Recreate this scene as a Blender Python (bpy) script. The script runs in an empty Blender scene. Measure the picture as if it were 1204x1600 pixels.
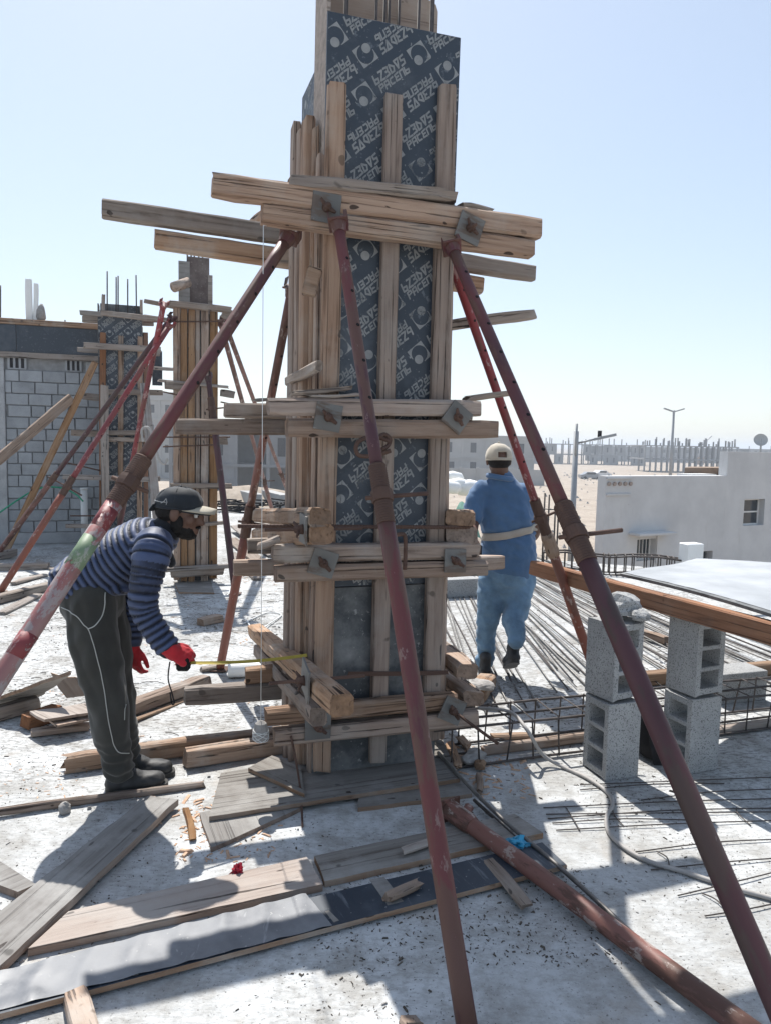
# Column formwork on a roof slab: two workers plumb a timber-clamped column under a hazy midday sun.
import bpy, bmesh, math, random
import numpy as np
from mathutils import Vector, Matrix, noise
from mathutils.bvhtree import BVHTree

random.seed(7)
V = Vector
scene = bpy.context.scene
COL = scene.collection

# ------------------------------------------------------------------ camera
EYE = V((0, 0, 1.65))
cam_data = bpy.data.cameras.new("camera")
cam_data.sensor_fit = 'AUTO'
cam_data.sensor_width = 36.0
cam_data.lens = 25.99
cam_data.clip_start = 0.05
cam_data.clip_end = 6000
cam = bpy.data.objects.new("camera", cam_data)
COL.objects.link(cam)
PITCH, ROLL = math.atan(110 / 1155), 0.021
fwd = V((0, math.cos(PITCH), -math.sin(PITCH)))
r0 = V((1, 0, 0)); u0 = r0.cross(fwd)
rt = r0 * math.cos(ROLL) + u0 * math.sin(ROLL); up = rt.cross(fwd)
cam.matrix_world = Matrix(((rt.x, up.x, -fwd.x, EYE.x), (rt.y, up.y, -fwd.y, EYE.y),
                           (rt.z, up.z, -fwd.z, EYE.z), (0, 0, 0, 1)))
scene.camera = cam

# ------------------------------------------------------------------ sky, sun, exposure
SUN_EL, SUN_AZ = math.radians(57), math.radians(-18)
world = bpy.data.worlds.new("World")
scene.world = world
world.use_nodes = True
wn = world.node_tree.nodes; wl = world.node_tree.links
wn.clear()
sky = wn.new("ShaderNodeTexSky"); sky.sky_type = 'NISHITA'; sky.sun_disc = False
sky.sun_elevation = SUN_EL; sky.sun_rotation = SUN_AZ % (2 * math.pi)
sky.altitude = 0; sky.air_density = 1.0; sky.dust_density = 0.8; sky.ozone_density = 3.0
bg = wn.new("ShaderNodeBackground"); bg.inputs["Strength"].default_value = 0.14
wo = wn.new("ShaderNodeOutputWorld")
gm = wn.new("ShaderNodeGamma"); gm.inputs["Gamma"].default_value = 0.55      # thick desert haze evens out the whole sky
wl.new(sky.outputs[0], gm.inputs["Color"]); wl.new(gm.outputs[0], bg.inputs[0]); wl.new(bg.outputs[0], wo.inputs[0])
sun_data = bpy.data.lights.new("sun", 'SUN')
sun_data.energy = 2.7; sun_data.angle = math.radians(0.53); sun_data.color = (1.0, 0.965, 0.91)
sun = bpy.data.objects.new("sun", sun_data); COL.objects.link(sun)
to_sun = V((math.sin(SUN_AZ) * math.cos(SUN_EL), math.cos(SUN_AZ) * math.cos(SUN_EL), math.sin(SUN_EL)))
sun.rotation_euler = to_sun.to_track_quat('Z', 'Y').to_euler()
sun.location = (0, 0, 60)
scene.view_settings.view_transform = 'Standard'
scene.view_settings.look = 'None'
scene.view_settings.exposure = 1.42
scene.view_settings.gamma = 1.0
scene.view_settings.use_curve_mapping = False
scene.render.engine = 'CYCLES'
scene.cycles.max_bounces = 6
scene.cycles.diffuse_bounces = 4
scene.cycles.glossy_bounces = 3
scene.cycles.transmission_bounces = 4
scene.cycles.volume_bounces = 0
scene.cycles.caustics_reflective = False
scene.cycles.caustics_refractive = False

# ------------------------------------------------------------------ helpers
WM = {}

def tag(o, label=None, cat=None, group=None, kind=None):
    if label: o['label'] = label
    if cat: o['category'] = cat
    if group: o['group'] = group
    if kind: o['kind'] = kind
    return o

def link(o, M=None, parent=None):
    M = M if M is not None else Matrix.Identity(4)
    COL.objects.link(o)
    if parent is not None:
        o.parent = parent
        o.matrix_local = WM[parent.name].inverted() @ M
    else:
        o.matrix_world = M
    WM[o.name] = M.copy()
    return o

def root(name, loc, label=None, cat=None, group=None, M=None):
    o = bpy.data.objects.new(name, None)
    o.empty_display_size = 0.1
    link(o, M if M is not None else Matrix.Translation(V(loc)))
    return tag(o, label, cat, group)

def mesh(name, vs, fs, mat, M=None, parent=None, smooth=False):
    me = bpy.data.meshes.new(name)
    me.from_pydata([tuple(v) for v in vs], [], fs)
    me.materials.append(mat)
    if smooth: me.shade_smooth()
    me.update()
    o = bpy.data.objects.new(name, me)
    return link(o, M, parent)

def again(src, M, parent=None):
    o = src.copy()
    return link(o, M, parent)

def frame(p, q, upv=(0, 0, 1)):
    """matrix with X from p to q, Z near upv, origin in the middle"""
    p, q = V(p), V(q)
    x = (q - p).normalized()
    z = V(upv); z = (z - x * z.dot(x))
    if z.length < 1e-4: z = V((0, 1, 0)) - x * x.y
    z.normalize(); y = z.cross(x)
    c = (p + q) / 2
    return Matrix(((x.x, y.x, z.x, c.x), (x.y, y.y, z.y, c.y), (x.z, y.z, z.z, c.z), (0, 0, 0, 1))), (q - p).length

def beam_geo(L, w, h, rough=0.004, seed=0, ch=0.008, seg=None, split=0.012, warp=0.006):
    """a weathered sawn timber along X: chamfered, waney, with ragged ends"""
    rnd = random.Random(seed * 7919 + 13)
    n = seg or max(4, min(16, int(L / 0.09)))
    ch = min(ch, w * 0.3, h * 0.3)
    vs, fs = [], []
    sec = [(-w/2 + ch, -h/2), (w/2 - ch, -h/2), (w/2, -h/2 + ch), (w/2, h/2 - ch),
           (w/2 - ch, h/2), (-w/2 + ch, h/2), (-w/2, h/2 - ch), (-w/2, -h/2 + ch)]
    ph = [rnd.uniform(0, 100) for _ in range(4)]
    for i in range(n + 1):
        t = i / n; x = -L/2 + L * t
        wy = warp * math.sin(ph[0] + t * 3.1); wz = warp * math.sin(ph[1] + t * 2.7)
        e = 1.0 if 0 < i < n else 0.94
        for k, (a, b) in enumerate(sec):
            j = noise.noise(V((x * 5 + ph[2], k * 1.7, ph[3]))) * rough
            j2 = noise.noise(V((x * 14 + ph[3], k * 2.3, ph[2]))) * rough * 0.7
            dx = rnd.uniform(-split, split) * (1 if i in (0, n) else 0)
            vs.append((x + dx, a * e + wy + j, b * e + wz + j2))
    for i in range(n):
        for k in range(8):
            a = i * 8 + k; b = i * 8 + (k + 1) % 8
            fs.append((a, b, b + 8, a + 8))
    fs.append(tuple(range(7, -1, -1)))
    fs.append(tuple(n * 8 + k for k in range(8)))
    return vs, fs

BSEED = [0]
def beam(name, p, q, h, w, mat, parent=None, upv=(0, 0, 1), label=None, cat=None, group=None, **kw):
    M, L = frame(p, q, upv)
    BSEED[0] += 1
    vs, fs = beam_geo(L, w, h, seed=BSEED[0], **kw)
    o = mesh(name, vs, fs, mat, M, parent)
    return tag(o, label, cat, group)

def box_geo(lo, hi, b=0.0):
    x0, y0, z0 = lo; x1, y1, z1 = hi
    if b <= 0:
        vs = [(x0,y0,z0),(x1,y0,z0),(x1,y1,z0),(x0,y1,z0),(x0,y0,z1),(x1,y0,z1),(x1,y1,z1),(x0,y1,z1)]
        return vs, [(3,2,1,0),(4,5,6,7),(0,1,5,4),(1,2,6,5),(2,3,7,6),(3,0,4,7)]
    bm = bmesh.new()
    bmesh.ops.create_cube(bm, size=1.0)
    for v in bm.verts:
        v.co = V(((x0+x1)/2 + v.co.x*(x1-x0), (y0+y1)/2 + v.co.y*(y1-y0), (z0+z1)/2 + v.co.z*(z1-z0)))
    bmesh.ops.bevel(bm, geom=bm.edges[:], offset=b, segments=1, affect='EDGES')
    bm.verts.index_update()
    vs = [tuple(v.co) for v in bm.verts]; fs = [tuple(v.index for v in f.verts) for f in bm.faces]
    bm.free()
    return vs, fs

def box(name, lo, hi, mat, M=None, parent=None, b=0.0):
    vs, fs = box_geo(lo, hi, b)
    return mesh(name, vs, fs, mat, M, parent)

def join_geo(parts):
    vs, fs = [], []
    for a, b in parts:
        o = len(vs); vs += list(a); fs += [tuple(i + o for i in f) for f in b]
    return vs, fs

def tube_geo(pts, r, sides=8, ab=None, ref=None, cap=True, closed=False):
    """sweep of a circle (or an ellipse, ab) along pts; r is a number or a list"""
    pts = [V(p) for p in pts]; n = len(pts)
    vs, fs = [], []
    t0 = (pts[1] - pts[0]).normalized()
    a = V(ref) if ref is not None else (V((0, 0, 1)) if abs(t0.z) < 0.9 else V((1, 0, 0)))
    for i, p in enumerate(pts):
        if closed: t = (pts[(i + 1) % n] - pts[i - 1]).normalized()
        elif i == 0: t = t0
        elif i == n - 1: t = (pts[-1] - pts[-2]).normalized()
        else: t = ((pts[i + 1] - p).normalized() + (p - pts[i - 1]).normalized()).normalized()
        base = V(ref) if ref is not None else a
        a = (base - t * base.dot(t)).normalized(); b = t.cross(a)
        ri = r[i] if isinstance(r, (list, tuple)) else r
        ra, rb = ri if isinstance(ri, (list, tuple)) else (ri, ri)
        for k in range(sides):
            an = 2 * math.pi * k / sides
            vs.append(p + a * (math.cos(an) * ra) + b * (math.sin(an) * rb))
    m = n if closed else n - 1
    for i in range(m):
        for k in range(sides):
            k2 = (k + 1) % sides; i2 = (i + 1) % n
            fs.append((i * sides + k, i * sides + k2, i2 * sides + k2, i2 * sides + k))
    if cap and not closed:
        fs.append(tuple(range(sides - 1, -1, -1)))
        fs.append(tuple((n - 1) * sides + k for k in range(sides)))
    return vs, fs

def tube(name, pts, r, mat, parent=None, sides=8, **kw):
    c = sum((V(p) for p in pts), V((0, 0, 0))) / len(pts)
    vs, fs = tube_geo([V(p) - c for p in pts], r, sides, **kw)
    return mesh(name, vs, fs, mat, Matrix.Translation(c), parent, smooth=True)

def prism_geo(pts, z0, z1):
    n = len(pts)
    vs = [(x, y, z0) for x, y in pts] + [(x, y, z1) for x, y in pts]
    fs = [tuple(range(n - 1, -1, -1)), tuple(range(n, 2 * n))]
    for i in range(n):
        j = (i + 1) % n
        fs.append((i, j, n + j, n + i))
    return vs, fs

def smooth_path(pts, sub=6):
    pts = [V(p) for p in pts]; out = []
    for i in range(len(pts) - 1):
        p0 = pts[max(i - 1, 0)]; p1 = pts[i]; p2 = pts[i + 1]; p3 = pts[min(i + 2, len(pts) - 1)]
        for k in range(sub):
            t = k / sub
            out.append(0.5 * ((2 * p1) + (p2 - p0) * t + (2 * p0 - 5 * p1 + 4 * p2 - p3) * t * t + (3 * p1 - p0 - 3 * p2 + p3) * t ** 3))
    out.append(pts[-1])
    return out

def board(name, corners, thick, mat, parent=None, label=None, cat=None, group=None, ragged=0.0, seed=1):
    """flat board whose top face has the given world corners (in order, first edge = long side)"""
    cs = [V(c) for c in corners]
    c = sum(cs, V((0, 0, 0))) / len(cs)
    x = (cs[1] - cs[0]).normalized()
    nrm = (cs[1] - cs[0]).cross(cs[2] - cs[1]).normalized()
    if nrm.z < 0: nrm = -nrm
    y = nrm.cross(x)
    M = Matrix(((x.x, y.x, nrm.x, c.x), (x.y, y.y, nrm.y, c.y), (x.z, y.z, nrm.z, c.z), (0, 0, 0, 1)))
    flat = [((p - c).dot(x), (p - c).dot(y)) for p in cs]
    area = sum(flat[i][0] * flat[(i + 1) % len(flat)][1] - flat[(i + 1) % len(flat)][0] * flat[i][1] for i in range(len(flat)))
    if area < 0: flat.reverse()
    if ragged > 0:
        rnd = random.Random(seed); out = []
        for i, a in enumerate(flat):
            b = flat[(i + 1) % len(flat)]
            L = math.hypot(b[0] - a[0], b[1] - a[1]); n = max(1, int(L / 0.07))
            for k in range(n):
                t = k / n
                out.append((a[0] + (b[0] - a[0]) * t + rnd.uniform(-1, 1) * ragged, a[1] + (b[1] - a[1]) * t + rnd.uniform(-1, 1) * ragged))
        flat = out
    vs, fs = prism_geo(flat, -thick, 0.0)
    o = mesh(name, vs, fs, mat, M, parent)
    if thick > .008:      # sawn edges show bare wood
        o.data.materials.append(M_OLD)
        for i, p in enumerate(o.data.polygons): p.material_index = 0 if i < 2 else 1
    return tag(o, label, cat, group)


# ------------------------------------------------------------------ materials
def new_mat(name):
    m = bpy.data.materials.new(name); m.use_nodes = True
    nt = m.node_tree
    return m, nt.nodes, nt.links, nt.nodes["Principled BSDF"]

def n_noise(N, L, vec, scale, detail=4, rough=0.55, dist=0.0):
    n = N.new("ShaderNodeTexNoise"); n.inputs["Scale"].default_value = scale
    n.inputs["Detail"].default_value = detail; n.inputs["Roughness"].default_value = rough
    n.inputs["Distortion"].default_value = dist
    L.new(vec, n.inputs["Vector"]); return n.outputs["Fac"]

def n_ramp(N, L, fac, stops, interp='LINEAR'):
    r = N.new("ShaderNodeValToRGB"); r.color_ramp.interpolation = interp
    el = r.color_ramp.elements
    while len(el) < len(stops): el.new(0.5)
    for e, (p, c) in zip(el, stops):
        e.position = p; e.color = (c[0], c[1], c[2], 1) if not isinstance(c, (int, float)) else (c, c, c, 1)
    L.new(fac, r.inputs[0]); return r.outputs[0]

def n_mix(N, L, fac, a, b, mode='MIX'):
    m = N.new("ShaderNodeMix"); m.data_type = 'RGBA'; m.blend_type = mode
    for sock, val in ((m.inputs[0], fac), (m.inputs[6], a), (m.inputs[7], b)):
        if hasattr(val, 'is_linked') or hasattr(val, 'links'): L.new(val, sock)
        elif isinstance(val, (int, float)): sock.default_value = val
        else: sock.default_value = (val[0], val[1], val[2], 1)
    return m.outputs[2]

def n_math(N, L, op, a, b=0.0, clamp=False):
    m = N.new("ShaderNodeMath"); m.operation = op; m.use_clamp = clamp
    for s, v in ((m.inputs[0], a), (m.inputs[1], b)):
        if isinstance(v, (int, float)): s.default_value = v
        else: L.new(v, s)
    return m.outputs[0]

def n_coord(N, L, scale=(1, 1, 1), rand=True, kind="Object"):
    tc = N.new("ShaderNodeTexCoord"); mp = N.new("ShaderNodeMapping")
    mp.inputs["Scale"].default_value = scale
    L.new(tc.outputs[kind], mp.inputs["Vector"])
    if rand:
        oi = N.new("ShaderNodeObjectInfo")
        add = N.new("ShaderNodeVectorMath"); add.operation = 'ADD'
        sc = N.new("ShaderNodeMath"); sc.operation = 'MULTIPLY'; sc.inputs[1].default_value = 37.0
        L.new(oi.outputs["Random"], sc.inputs[0])
        cb = N.new("ShaderNodeCombineXYZ")
        for i in range(3): L.new(sc.outputs[0], cb.inputs[i])
        L.new(mp.outputs[0], add.inputs[0]); L.new(cb.outputs[0], add.inputs[1])
        return add.outputs[0], oi.outputs["Random"]
    return mp.outputs[0], None

def n_bump(N, L, B, height, strength=0.4, dist=0.01):
    b = N.new("ShaderNodeBump"); b.inputs["Strength"].default_value = strength
    b.inputs["Distance"].default_value = dist
    L.new(height, b.inputs["Height"]); L.new(b.outputs[0], B.inputs["Normal"])

def wood_mat(name, light, mid, dark, dust=(0.42, 0.40, 0.37), dust_amt=0.5, tint=0.35, rough=0.85):
    m, N, L, B = new_mat(name)
    v, rnd = n_coord(N, L, (1.2, 22, 22))
    v2, _ = n_coord(N, L, (3.0, 3.0, 3.0))
    v3, _ = n_coord(N, L, (0.5, 70, 70))
    g = n_noise(N, L, v, 1.6, 6, 0.62, 0.6)
    c = n_ramp(N, L, g, [(0.25, dark), (0.42, mid), (0.62, light), (0.85, mid)])
    fine = n_noise(N, L, v3, 1.0, 3, 0.6)
    crack = n_ramp(N, L, fine, [(0.34, 0.0), (0.40, 1.0)])
    c = n_mix(N, L, crack, dark, c)
    v4, _ = n_coord(N, L, (0.9, 26, 26))
    split = n_ramp(N, L, n_noise(N, L, v4, 1.3, 2, 0.45, 0.8), [(0.285, 0.0), (0.305, 1.0)])
    c = n_mix(N, L, split, tuple(x * 0.4 for x in dark), c)
    v5, _ = n_coord(N, L, (14, 30, 30))
    nails = n_ramp(N, L, n_noise(N, L, v5, 1.0, 0, 0.0), [(0.80, 0.0), (0.82, 0.9)])
    c = n_mix(N, L, nails, c, (0.03, 0.02, 0.016))
    du = n_noise(N, L, v2, 1.3, 5, 0.65)
    dm = n_ramp(N, L, du, [(0.48, 0.0), (0.68, dust_amt)])
    c = n_mix(N, L, dm, c, dust)
    knots = n_noise(N, L, v2, 4.5, 1, 0.4)
    km = n_ramp(N, L, knots, [(0.74, 0.0), (0.78, 0.7)])
    c = n_mix(N, L, km, c, tuple(x * 0.35 for x in mid))
    tcn = N.new("ShaderNodeTexCoord"); sx = N.new("ShaderNodeSeparateXYZ"); L.new(tcn.outputs["Normal"], sx.inputs[0])
    endm = n_ramp(N, L, n_math(N, L, 'ABSOLUTE', sx.outputs[0]), [(0.72, 0.0), (0.9, 0.85)])
    endc = n_ramp(N, L, n_noise(N, L, v2, 9, 4, 0.6), [(0.35, tuple(x * 0.6 for x in mid)), (0.65, mid)])
    c = n_mix(N, L, endm, c, endc)          # sawn ends: short-grained, browner
    hs = N.new("ShaderNodeHueSaturation")
    vv = n_math(N, L, 'MULTIPLY_ADD', rnd, tint)
    vv.node.inputs[2].default_value = 1.0 - tint / 2
    L.new(vv, hs.inputs["Value"])
    r2 = n_math(N, L, 'FRACT', n_math(N, L, 'MULTIPLY', rnd, 17.3))
    ss = n_math(N, L, 'MULTIPLY_ADD', r2, 0.55); ss.node.inputs[2].default_value = 0.72
    L.new(ss, hs.inputs["Saturation"]); L.new(c, hs.inputs["Color"])
    L.new(hs.outputs[0], B.inputs["Base Color"])
    B.inputs["Roughness"].default_value = rough
    B.inputs["Specular IOR Level"].default_value = 0.25
    hgt = n_math(N, L, 'ADD', g, n_math(N, L, 'MULTIPLY', n_math(N, L, 'MULTIPLY', crack, split), 0.8))
    n_bump(N, L, B, hgt, 0.7, 0.008)
    return m

M_WOOD = wood_mat("weathered_timber", (0.34, 0.248, 0.19), (0.26, 0.18, 0.135), (0.07, 0.044, 0.032), (0.34, 0.30, 0.26), 0.5, 0.45)
M_GREYWOOD = wood_mat("grey_timber", (0.31, 0.26, 0.222), (0.245, 0.20, 0.168), (0.075, 0.058, 0.048), (0.35, 0.32, 0.29), 0.6, 0.45)
M_TAN = wood_mat("tan_timber", (0.32, 0.205, 0.125), (0.245, 0.15, 0.09), (0.10, 0.055, 0.034), (0.33, 0.27, 0.22), 0.4, 0.45)
M_RED = wood_mat("red_brown_timber", (0.27, 0.125, 0.06), (0.20, 0.088, 0.042), (0.08, 0.034, 0.018), (0.27, 0.20, 0.15), 0.25, 0.3)
M_OLD = wood_mat("dusty_old_timber", (0.34, 0.245, 0.182), (0.25, 0.17, 0.122), (0.06, 0.037, 0.026), (0.38, 0.34, 0.30), 0.65, 0.45)

def plain_mat(name, col, rough=0.8, var=0.15, scale=6.0, bump=0.0, metal=0.0, spec=0.3, bscale=60.0):
    m, N, L, B = new_mat(name)
    v, rnd = n_coord(N, L)
    n = n_noise(N, L, v, scale, 5, 0.6)
    lo = tuple(c * (1 - var) for c in col); hi = tuple(min(1, c * (1 + var)) for c in col)
    c = n_ramp(N, L, n, [(0.3, lo), (0.7, hi)])
    L.new(c, B.inputs["Base Color"])
    B.inputs["Roughness"].default_value = rough; B.inputs["Metallic"].default_value = metal
    B.inputs["Specular IOR Level"].default_value = spec
    if bump > 0: n_bump(N, L, B, n_noise(N, L, v, bscale, 4, 0.6), bump, 0.004)
    return m

def film_mat(name, base=(0.022, 0.03, 0.042), dust=(0.24, 0.26, 0.28), amt=0.35, rough=0.42, lo=0.5):
    m, N, L, B = new_mat(name)
    v, _ = n_coord(N, L, (1, 1, 1)); v2, _ = n_coord(N, L, (9, 1.2, 9))
    a = n_noise(N, L, v, 2.5, 6, 0.68); s = n_noise(N, L, v2, 3.0, 5, 0.65)
    f = n_ramp(N, L, a, [(lo, 0.0), (lo + 0.25, amt)])
    sc = n_ramp(N, L, s, [(0.60, 0.0), (0.68, amt * 1.1)])
    fm = n_math(N, L, 'MAXIMUM', f, sc)
    c = n_mix(N, L, fm, base, dust)
    sp = n_noise(N, L, v, 60, 2, 0.5)
    c = n_mix(N, L, n_ramp(N, L, sp, [(0.70, 0.0), (0.74, 0.5)]), c, (0.4, 0.4, 0.38))
    L.new(c, B.inputs["Base Color"])
    r = n_ramp(N, L, a, [(0.4, rough), (0.7, 0.75)]); L.new(r, B.inputs["Roughness"])
    n_bump(N, L, B, s, 0.15, 0.003)
    return m

M_FILM = film_mat("film_faced_plywood", (0.026, 0.037, 0.053), (0.23, 0.255, 0.28))
M_FILM_OLD = film_mat("worn_dark_plywood", (0.045, 0.05, 0.055), (0.30, 0.30, 0.29), 0.75, 0.6, 0.42)
M_PLYGREY = wood_mat("dusty_plywood", (0.235, 0.222, 0.205), (0.195, 0.18, 0.165), (0.13, 0.115, 0.103), (0.33, 0.318, 0.30), 0.75, 0.25)
M_PLYPINK = wood_mat("bare_ply_face", (0.36, 0.295, 0.25), (0.325, 0.262, 0.222), (0.22, 0.17, 0.14), dust_amt=0.4, tint=0.1)
def print_mat():
    m, N, L, B = new_mat("grey_print_ink")
    v, _ = n_coord(N, L, (1, 1, 1), False); v2, _ = n_coord(N, L, (10, 10, 1.5), False)
    n = n_noise(N, L, v, 16, 5, 0.65); w = n_noise(N, L, v, 3.2, 6, 0.72); s_ = n_noise(N, L, v2, 3, 5, 0.7)
    L.new(n_ramp(N, L, n, [(0.3, (0.20, 0.21, 0.215)), (0.7, (0.31, 0.315, 0.31))]), B.inputs["Base Color"])
    a = n_math(N, L, 'MULTIPLY', n_ramp(N, L, w, [(0.34, 0.3), (0.44, 0.95)]), n_ramp(N, L, s_, [(0.32, 0.15), (0.38, 1.0)]))
    L.new(a, B.inputs["Alpha"]); B.inputs["Roughness"].default_value = 0.6
    return m
M_PRINT = print_mat()
M_PRINT_FAINT = plain_mat("faint_print_ink", (0.11, 0.125, 0.14), 0.6, 0.3, 18)

def concrete_mat(name, lo, hi, speck=(0.06, 0.055, 0.05), speck_amt=0.8, wood_chips=0.0, rough=0.85, bump=0.3, rand=False, spec=0.3):
    m, N, L, B = new_mat(name)
    v, _ = n_coord(N, L, (1, 1, 1), rand)
    big = n_noise(N, L, v, 0.55, 6, 0.62, 0.3)
    mid = n_noise(N, L, v, 3.5, 8, 0.7)
    c = n_ramp(N, L, big, [(0.36, lo), (0.58, hi)])
    c = n_mix(N, L, n_ramp(N, L, mid, [(0.40, 0.55), (0.60, 0.0)]), c, tuple(x * 0.72 for x in lo))
    f = n_noise(N, L, v, 42, 3, 0.6)
    dens = n_ramp(N, L, n_noise(N, L, v, 1.1, 4, 0.6), [(0.40, 0.0), (0.62, speck_amt)])
    c = n_mix(N, L, n_math(N, L, 'MULTIPLY', n_ramp(N, L, f, [(0.60, 0.0), (0.66, 1.0)]), dens), c, speck)
    w = N.new("ShaderNodeTexVoronoi"); w.feature = 'DISTANCE_TO_EDGE'; w.inputs["Scale"].default_value = 1.4
    wv = N.new("ShaderNodeVectorMath"); wv.operation = 'ADD'
    nn = N.new("ShaderNodeTexNoise"); nn.inputs["Scale"].default_value = 5; L.new(v, nn.inputs["Vector"])
    L.new(v, wv.inputs[0]); L.new(nn.outputs["Color"], wv.inputs[1]); L.new(wv.outputs[0], w.inputs["Vector"])
    ck = n_ramp(N, L, w.outputs["Distance"], [(0.0, 0.35), (0.006, 0.0)])
    c = n_mix(N, L, ck, c, tuple(x * 0.45 for x in lo))
    L.new(c, B.inputs["Base Color"])
    B.inputs["Roughness"].default_value = rough; B.inputs["Specular IOR Level"].default_value = spec
    hg = n_math(N, L, 'ADD', n_math(N, L, 'MULTIPLY', mid, 0.7), n_math(N, L, 'MULTIPLY', f, 0.25))
    n_bump(N, L, B, hg, bump, 0.02)
    return m

def slab_mat():
    """site concrete: pale laitance patches, trowel arcs, mud and dust drifts, fine dark crumbs"""
    m, N, L, B = new_mat("site_concrete")
    v, _ = n_coord(N, L, (1, 1, 1), False)
    vs, _ = n_coord(N, L, (1.0, 2.6, 1), False)
    big = n_noise(N, L, v, 0.7, 5, 0.6, 0.5); mid = n_noise(N, L, v, 4.0, 8, 0.72, 0.2); fine = n_noise(N, L, v, 26, 6, 0.7)
    c = n_ramp(N, L, big, [(0.34, (0.40, 0.405, 0.40)), (0.50, (0.515, 0.525, 0.525)), (0.62, (0.585, 0.60, 0.605))])
    c = n_mix(N, L, n_ramp(N, L, mid, [(0.38, 0.85), (0.56, 0.0)]), c, (0.31, 0.30, 0.28))
    c = n_mix(N, L, n_ramp(N, L, mid, [(0.60, 0.0), (0.72, 0.7)]), c, (0.63, 0.64, 0.645))
    c = n_mix(N, L, n_ramp(N, L, fine, [(0.36, 0.45), (0.50, 0.0)]), c, (0.28, 0.27, 0.255))
    # churned, dusty floor further back: flattened dark flecks
    flk = n_noise(N, L, vs, 22, 5, 0.72, 0.6)
    sp = N.new("ShaderNodeSeparateXYZ"); tc = N.new("ShaderNodeTexCoord"); L.new(tc.outputs["Object"], sp.inputs[0])
    far = n_ramp(N, L, n_math(N, L, 'MULTIPLY', sp.outputs[1], 0.1), [(0.30, 0.25), (0.45, 1.0)])
    pat = n_ramp(N, L, n_noise(N, L, v, 0.9, 3, 0.6), [(0.36, 0.25), (0.56, 1.0)])
    fl = n_math(N, L, 'MULTIPLY', n_math(N, L, 'MULTIPLY', n_ramp(N, L, flk, [(0.50, 0.0), (0.57, 0.9)]), far), pat)
    c = n_mix(N, L, fl, c, (0.085, 0.075, 0.065))
    tiny = n_noise(N, L, v, 70, 3, 0.6)
    c = n_mix(N, L, n_math(N, L, 'MULTIPLY', n_ramp(N, L, tiny, [(0.62, 0.0), (0.66, 0.9)]), pat), c, (0.06, 0.052, 0.045))
    stain = n_noise(N, L, v, 1.7, 4, 0.55, 1.2)
    c = n_mix(N, L, n_ramp(N, L, stain, [(0.60, 0.0), (0.72, 0.6)]), c, (0.37, 0.33, 0.285))
    L.new(c, B.inputs["Base Color"]); B.inputs["Roughness"].default_value = 0.88; B.inputs["Specular IOR Level"].default_value = 0.25
    h = n_math(N, L, 'ADD', n_math(N, L, 'MULTIPLY', mid, 0.8), n_math(N, L, 'MULTIPLY', n_math(N, L, 'ADD', flk, fine), 0.4))
    n_bump(N, L, B, h, 0.55, 0.025)
    return m
M_SLAB = slab_mat()
M_CONC = concrete_mat("grey_concrete", (0.33, 0.34, 0.35), (0.42, 0.425, 0.43), speck_amt=0.3, rand=True, bump=0.2)
M_SAND = concrete_mat("desert_sand", (0.29, 0.235, 0.185), (0.40, 0.34, 0.275), speck=(0.17, 0.135, 0.105), speck_amt=0.5, bump=0.5)

def block_mat(name, col, pits=0.7):
    m, N, L, B = new_mat(name)
    v, rnd = n_coord(N, L)
    n1 = n_noise(N, L, v, 5, 4, 0.6); n2 = n_noise(N, L, v, 150, 3, 0.6); n3 = n_noise(N, L, v, 330, 2, 0.5)
    c = n_ramp(N, L, n1, [(0.3, tuple(x * 0.82 for x in col)), (0.7, tuple(x * 1.12 for x in col))])
    c = n_mix(N, L, n_ramp(N, L, n2, [(0.55, 0.0), (0.63, pits)]), c, tuple(x * 0.3 for x in col))
    c = n_mix(N, L, n_ramp(N, L, n3, [(0.60, 0.0), (0.70, 0.4)]), c, tuple(min(1, x * 1.7) for x in col))
    hs = N.new("ShaderNodeHueSaturation"); vv = n_math(N, L, 'MULTIPLY_ADD', rnd, 0.22); vv.node.inputs[2].default_value = 0.89
    L.new(vv, hs.inputs["Value"]); L.new(c, hs.inputs["Color"]); L.new(hs.outputs[0], B.inputs["Base Color"])
    B.inputs["Roughness"].default_value = 0.92; B.inputs["Specular IOR Level"].default_value = 0.15
    n_bump(N, L, B, n2, 0.6, 0.006)
    return m
M_BLOCK = block_mat("concrete_block", (0.35, 0.35, 0.345), 1.0)
M_WALLBLOCK = block_mat("wall_block", (0.33, 0.345, 0.36), 0.25)
M_MORTAR = plain_mat("mortar", (0.27, 0.275, 0.28), 0.95, 0.2, 9)

def paint_mat(name, paint, rust, splat, rust_lo=0.55, splat_lo=0.66, paint2=None, rough=0.55):
    """chipped paint over rust with cement splashes, grain running along X"""
    m, N, L, B = new_mat(name)
    v, rnd = n_coord(N, L, (2.2, 9, 9)); v2, _ = n_coord(N, L, (6, 12, 12)); v3, _ = n_coord(N, L, (0.9, 2, 2))
    a = n_noise(N, L, v, 1.5, 6, 0.66); b = n_noise(N, L, v2, 1.6, 6, 0.7); big = n_noise(N, L, v3, 1.4, 3, 0.5)
    c = n_mix(N, L, n_ramp(N, L, big, [(0.42, 0.0), (0.58, 1.0)]), paint, paint2 or tuple(x * 0.75 for x in paint))
    c = n_mix(N, L, n_ramp(N, L, a, [(rust_lo, 0.0), (rust_lo + 0.06, 0.9)]), c, rust)
    c = n_mix(N, L, n_ramp(N, L, b, [(splat_lo, 0.0), (splat_lo + 0.04, 0.85)]), c, splat)
    L.new(c, B.inputs["Base Color"])
    B.inputs["Roughness"].default_value = rough; B.inputs["Specular IOR Level"].default_value = 0.35
    n_bump(N, L, B, b, 0.35, 0.004)
    return m
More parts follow.
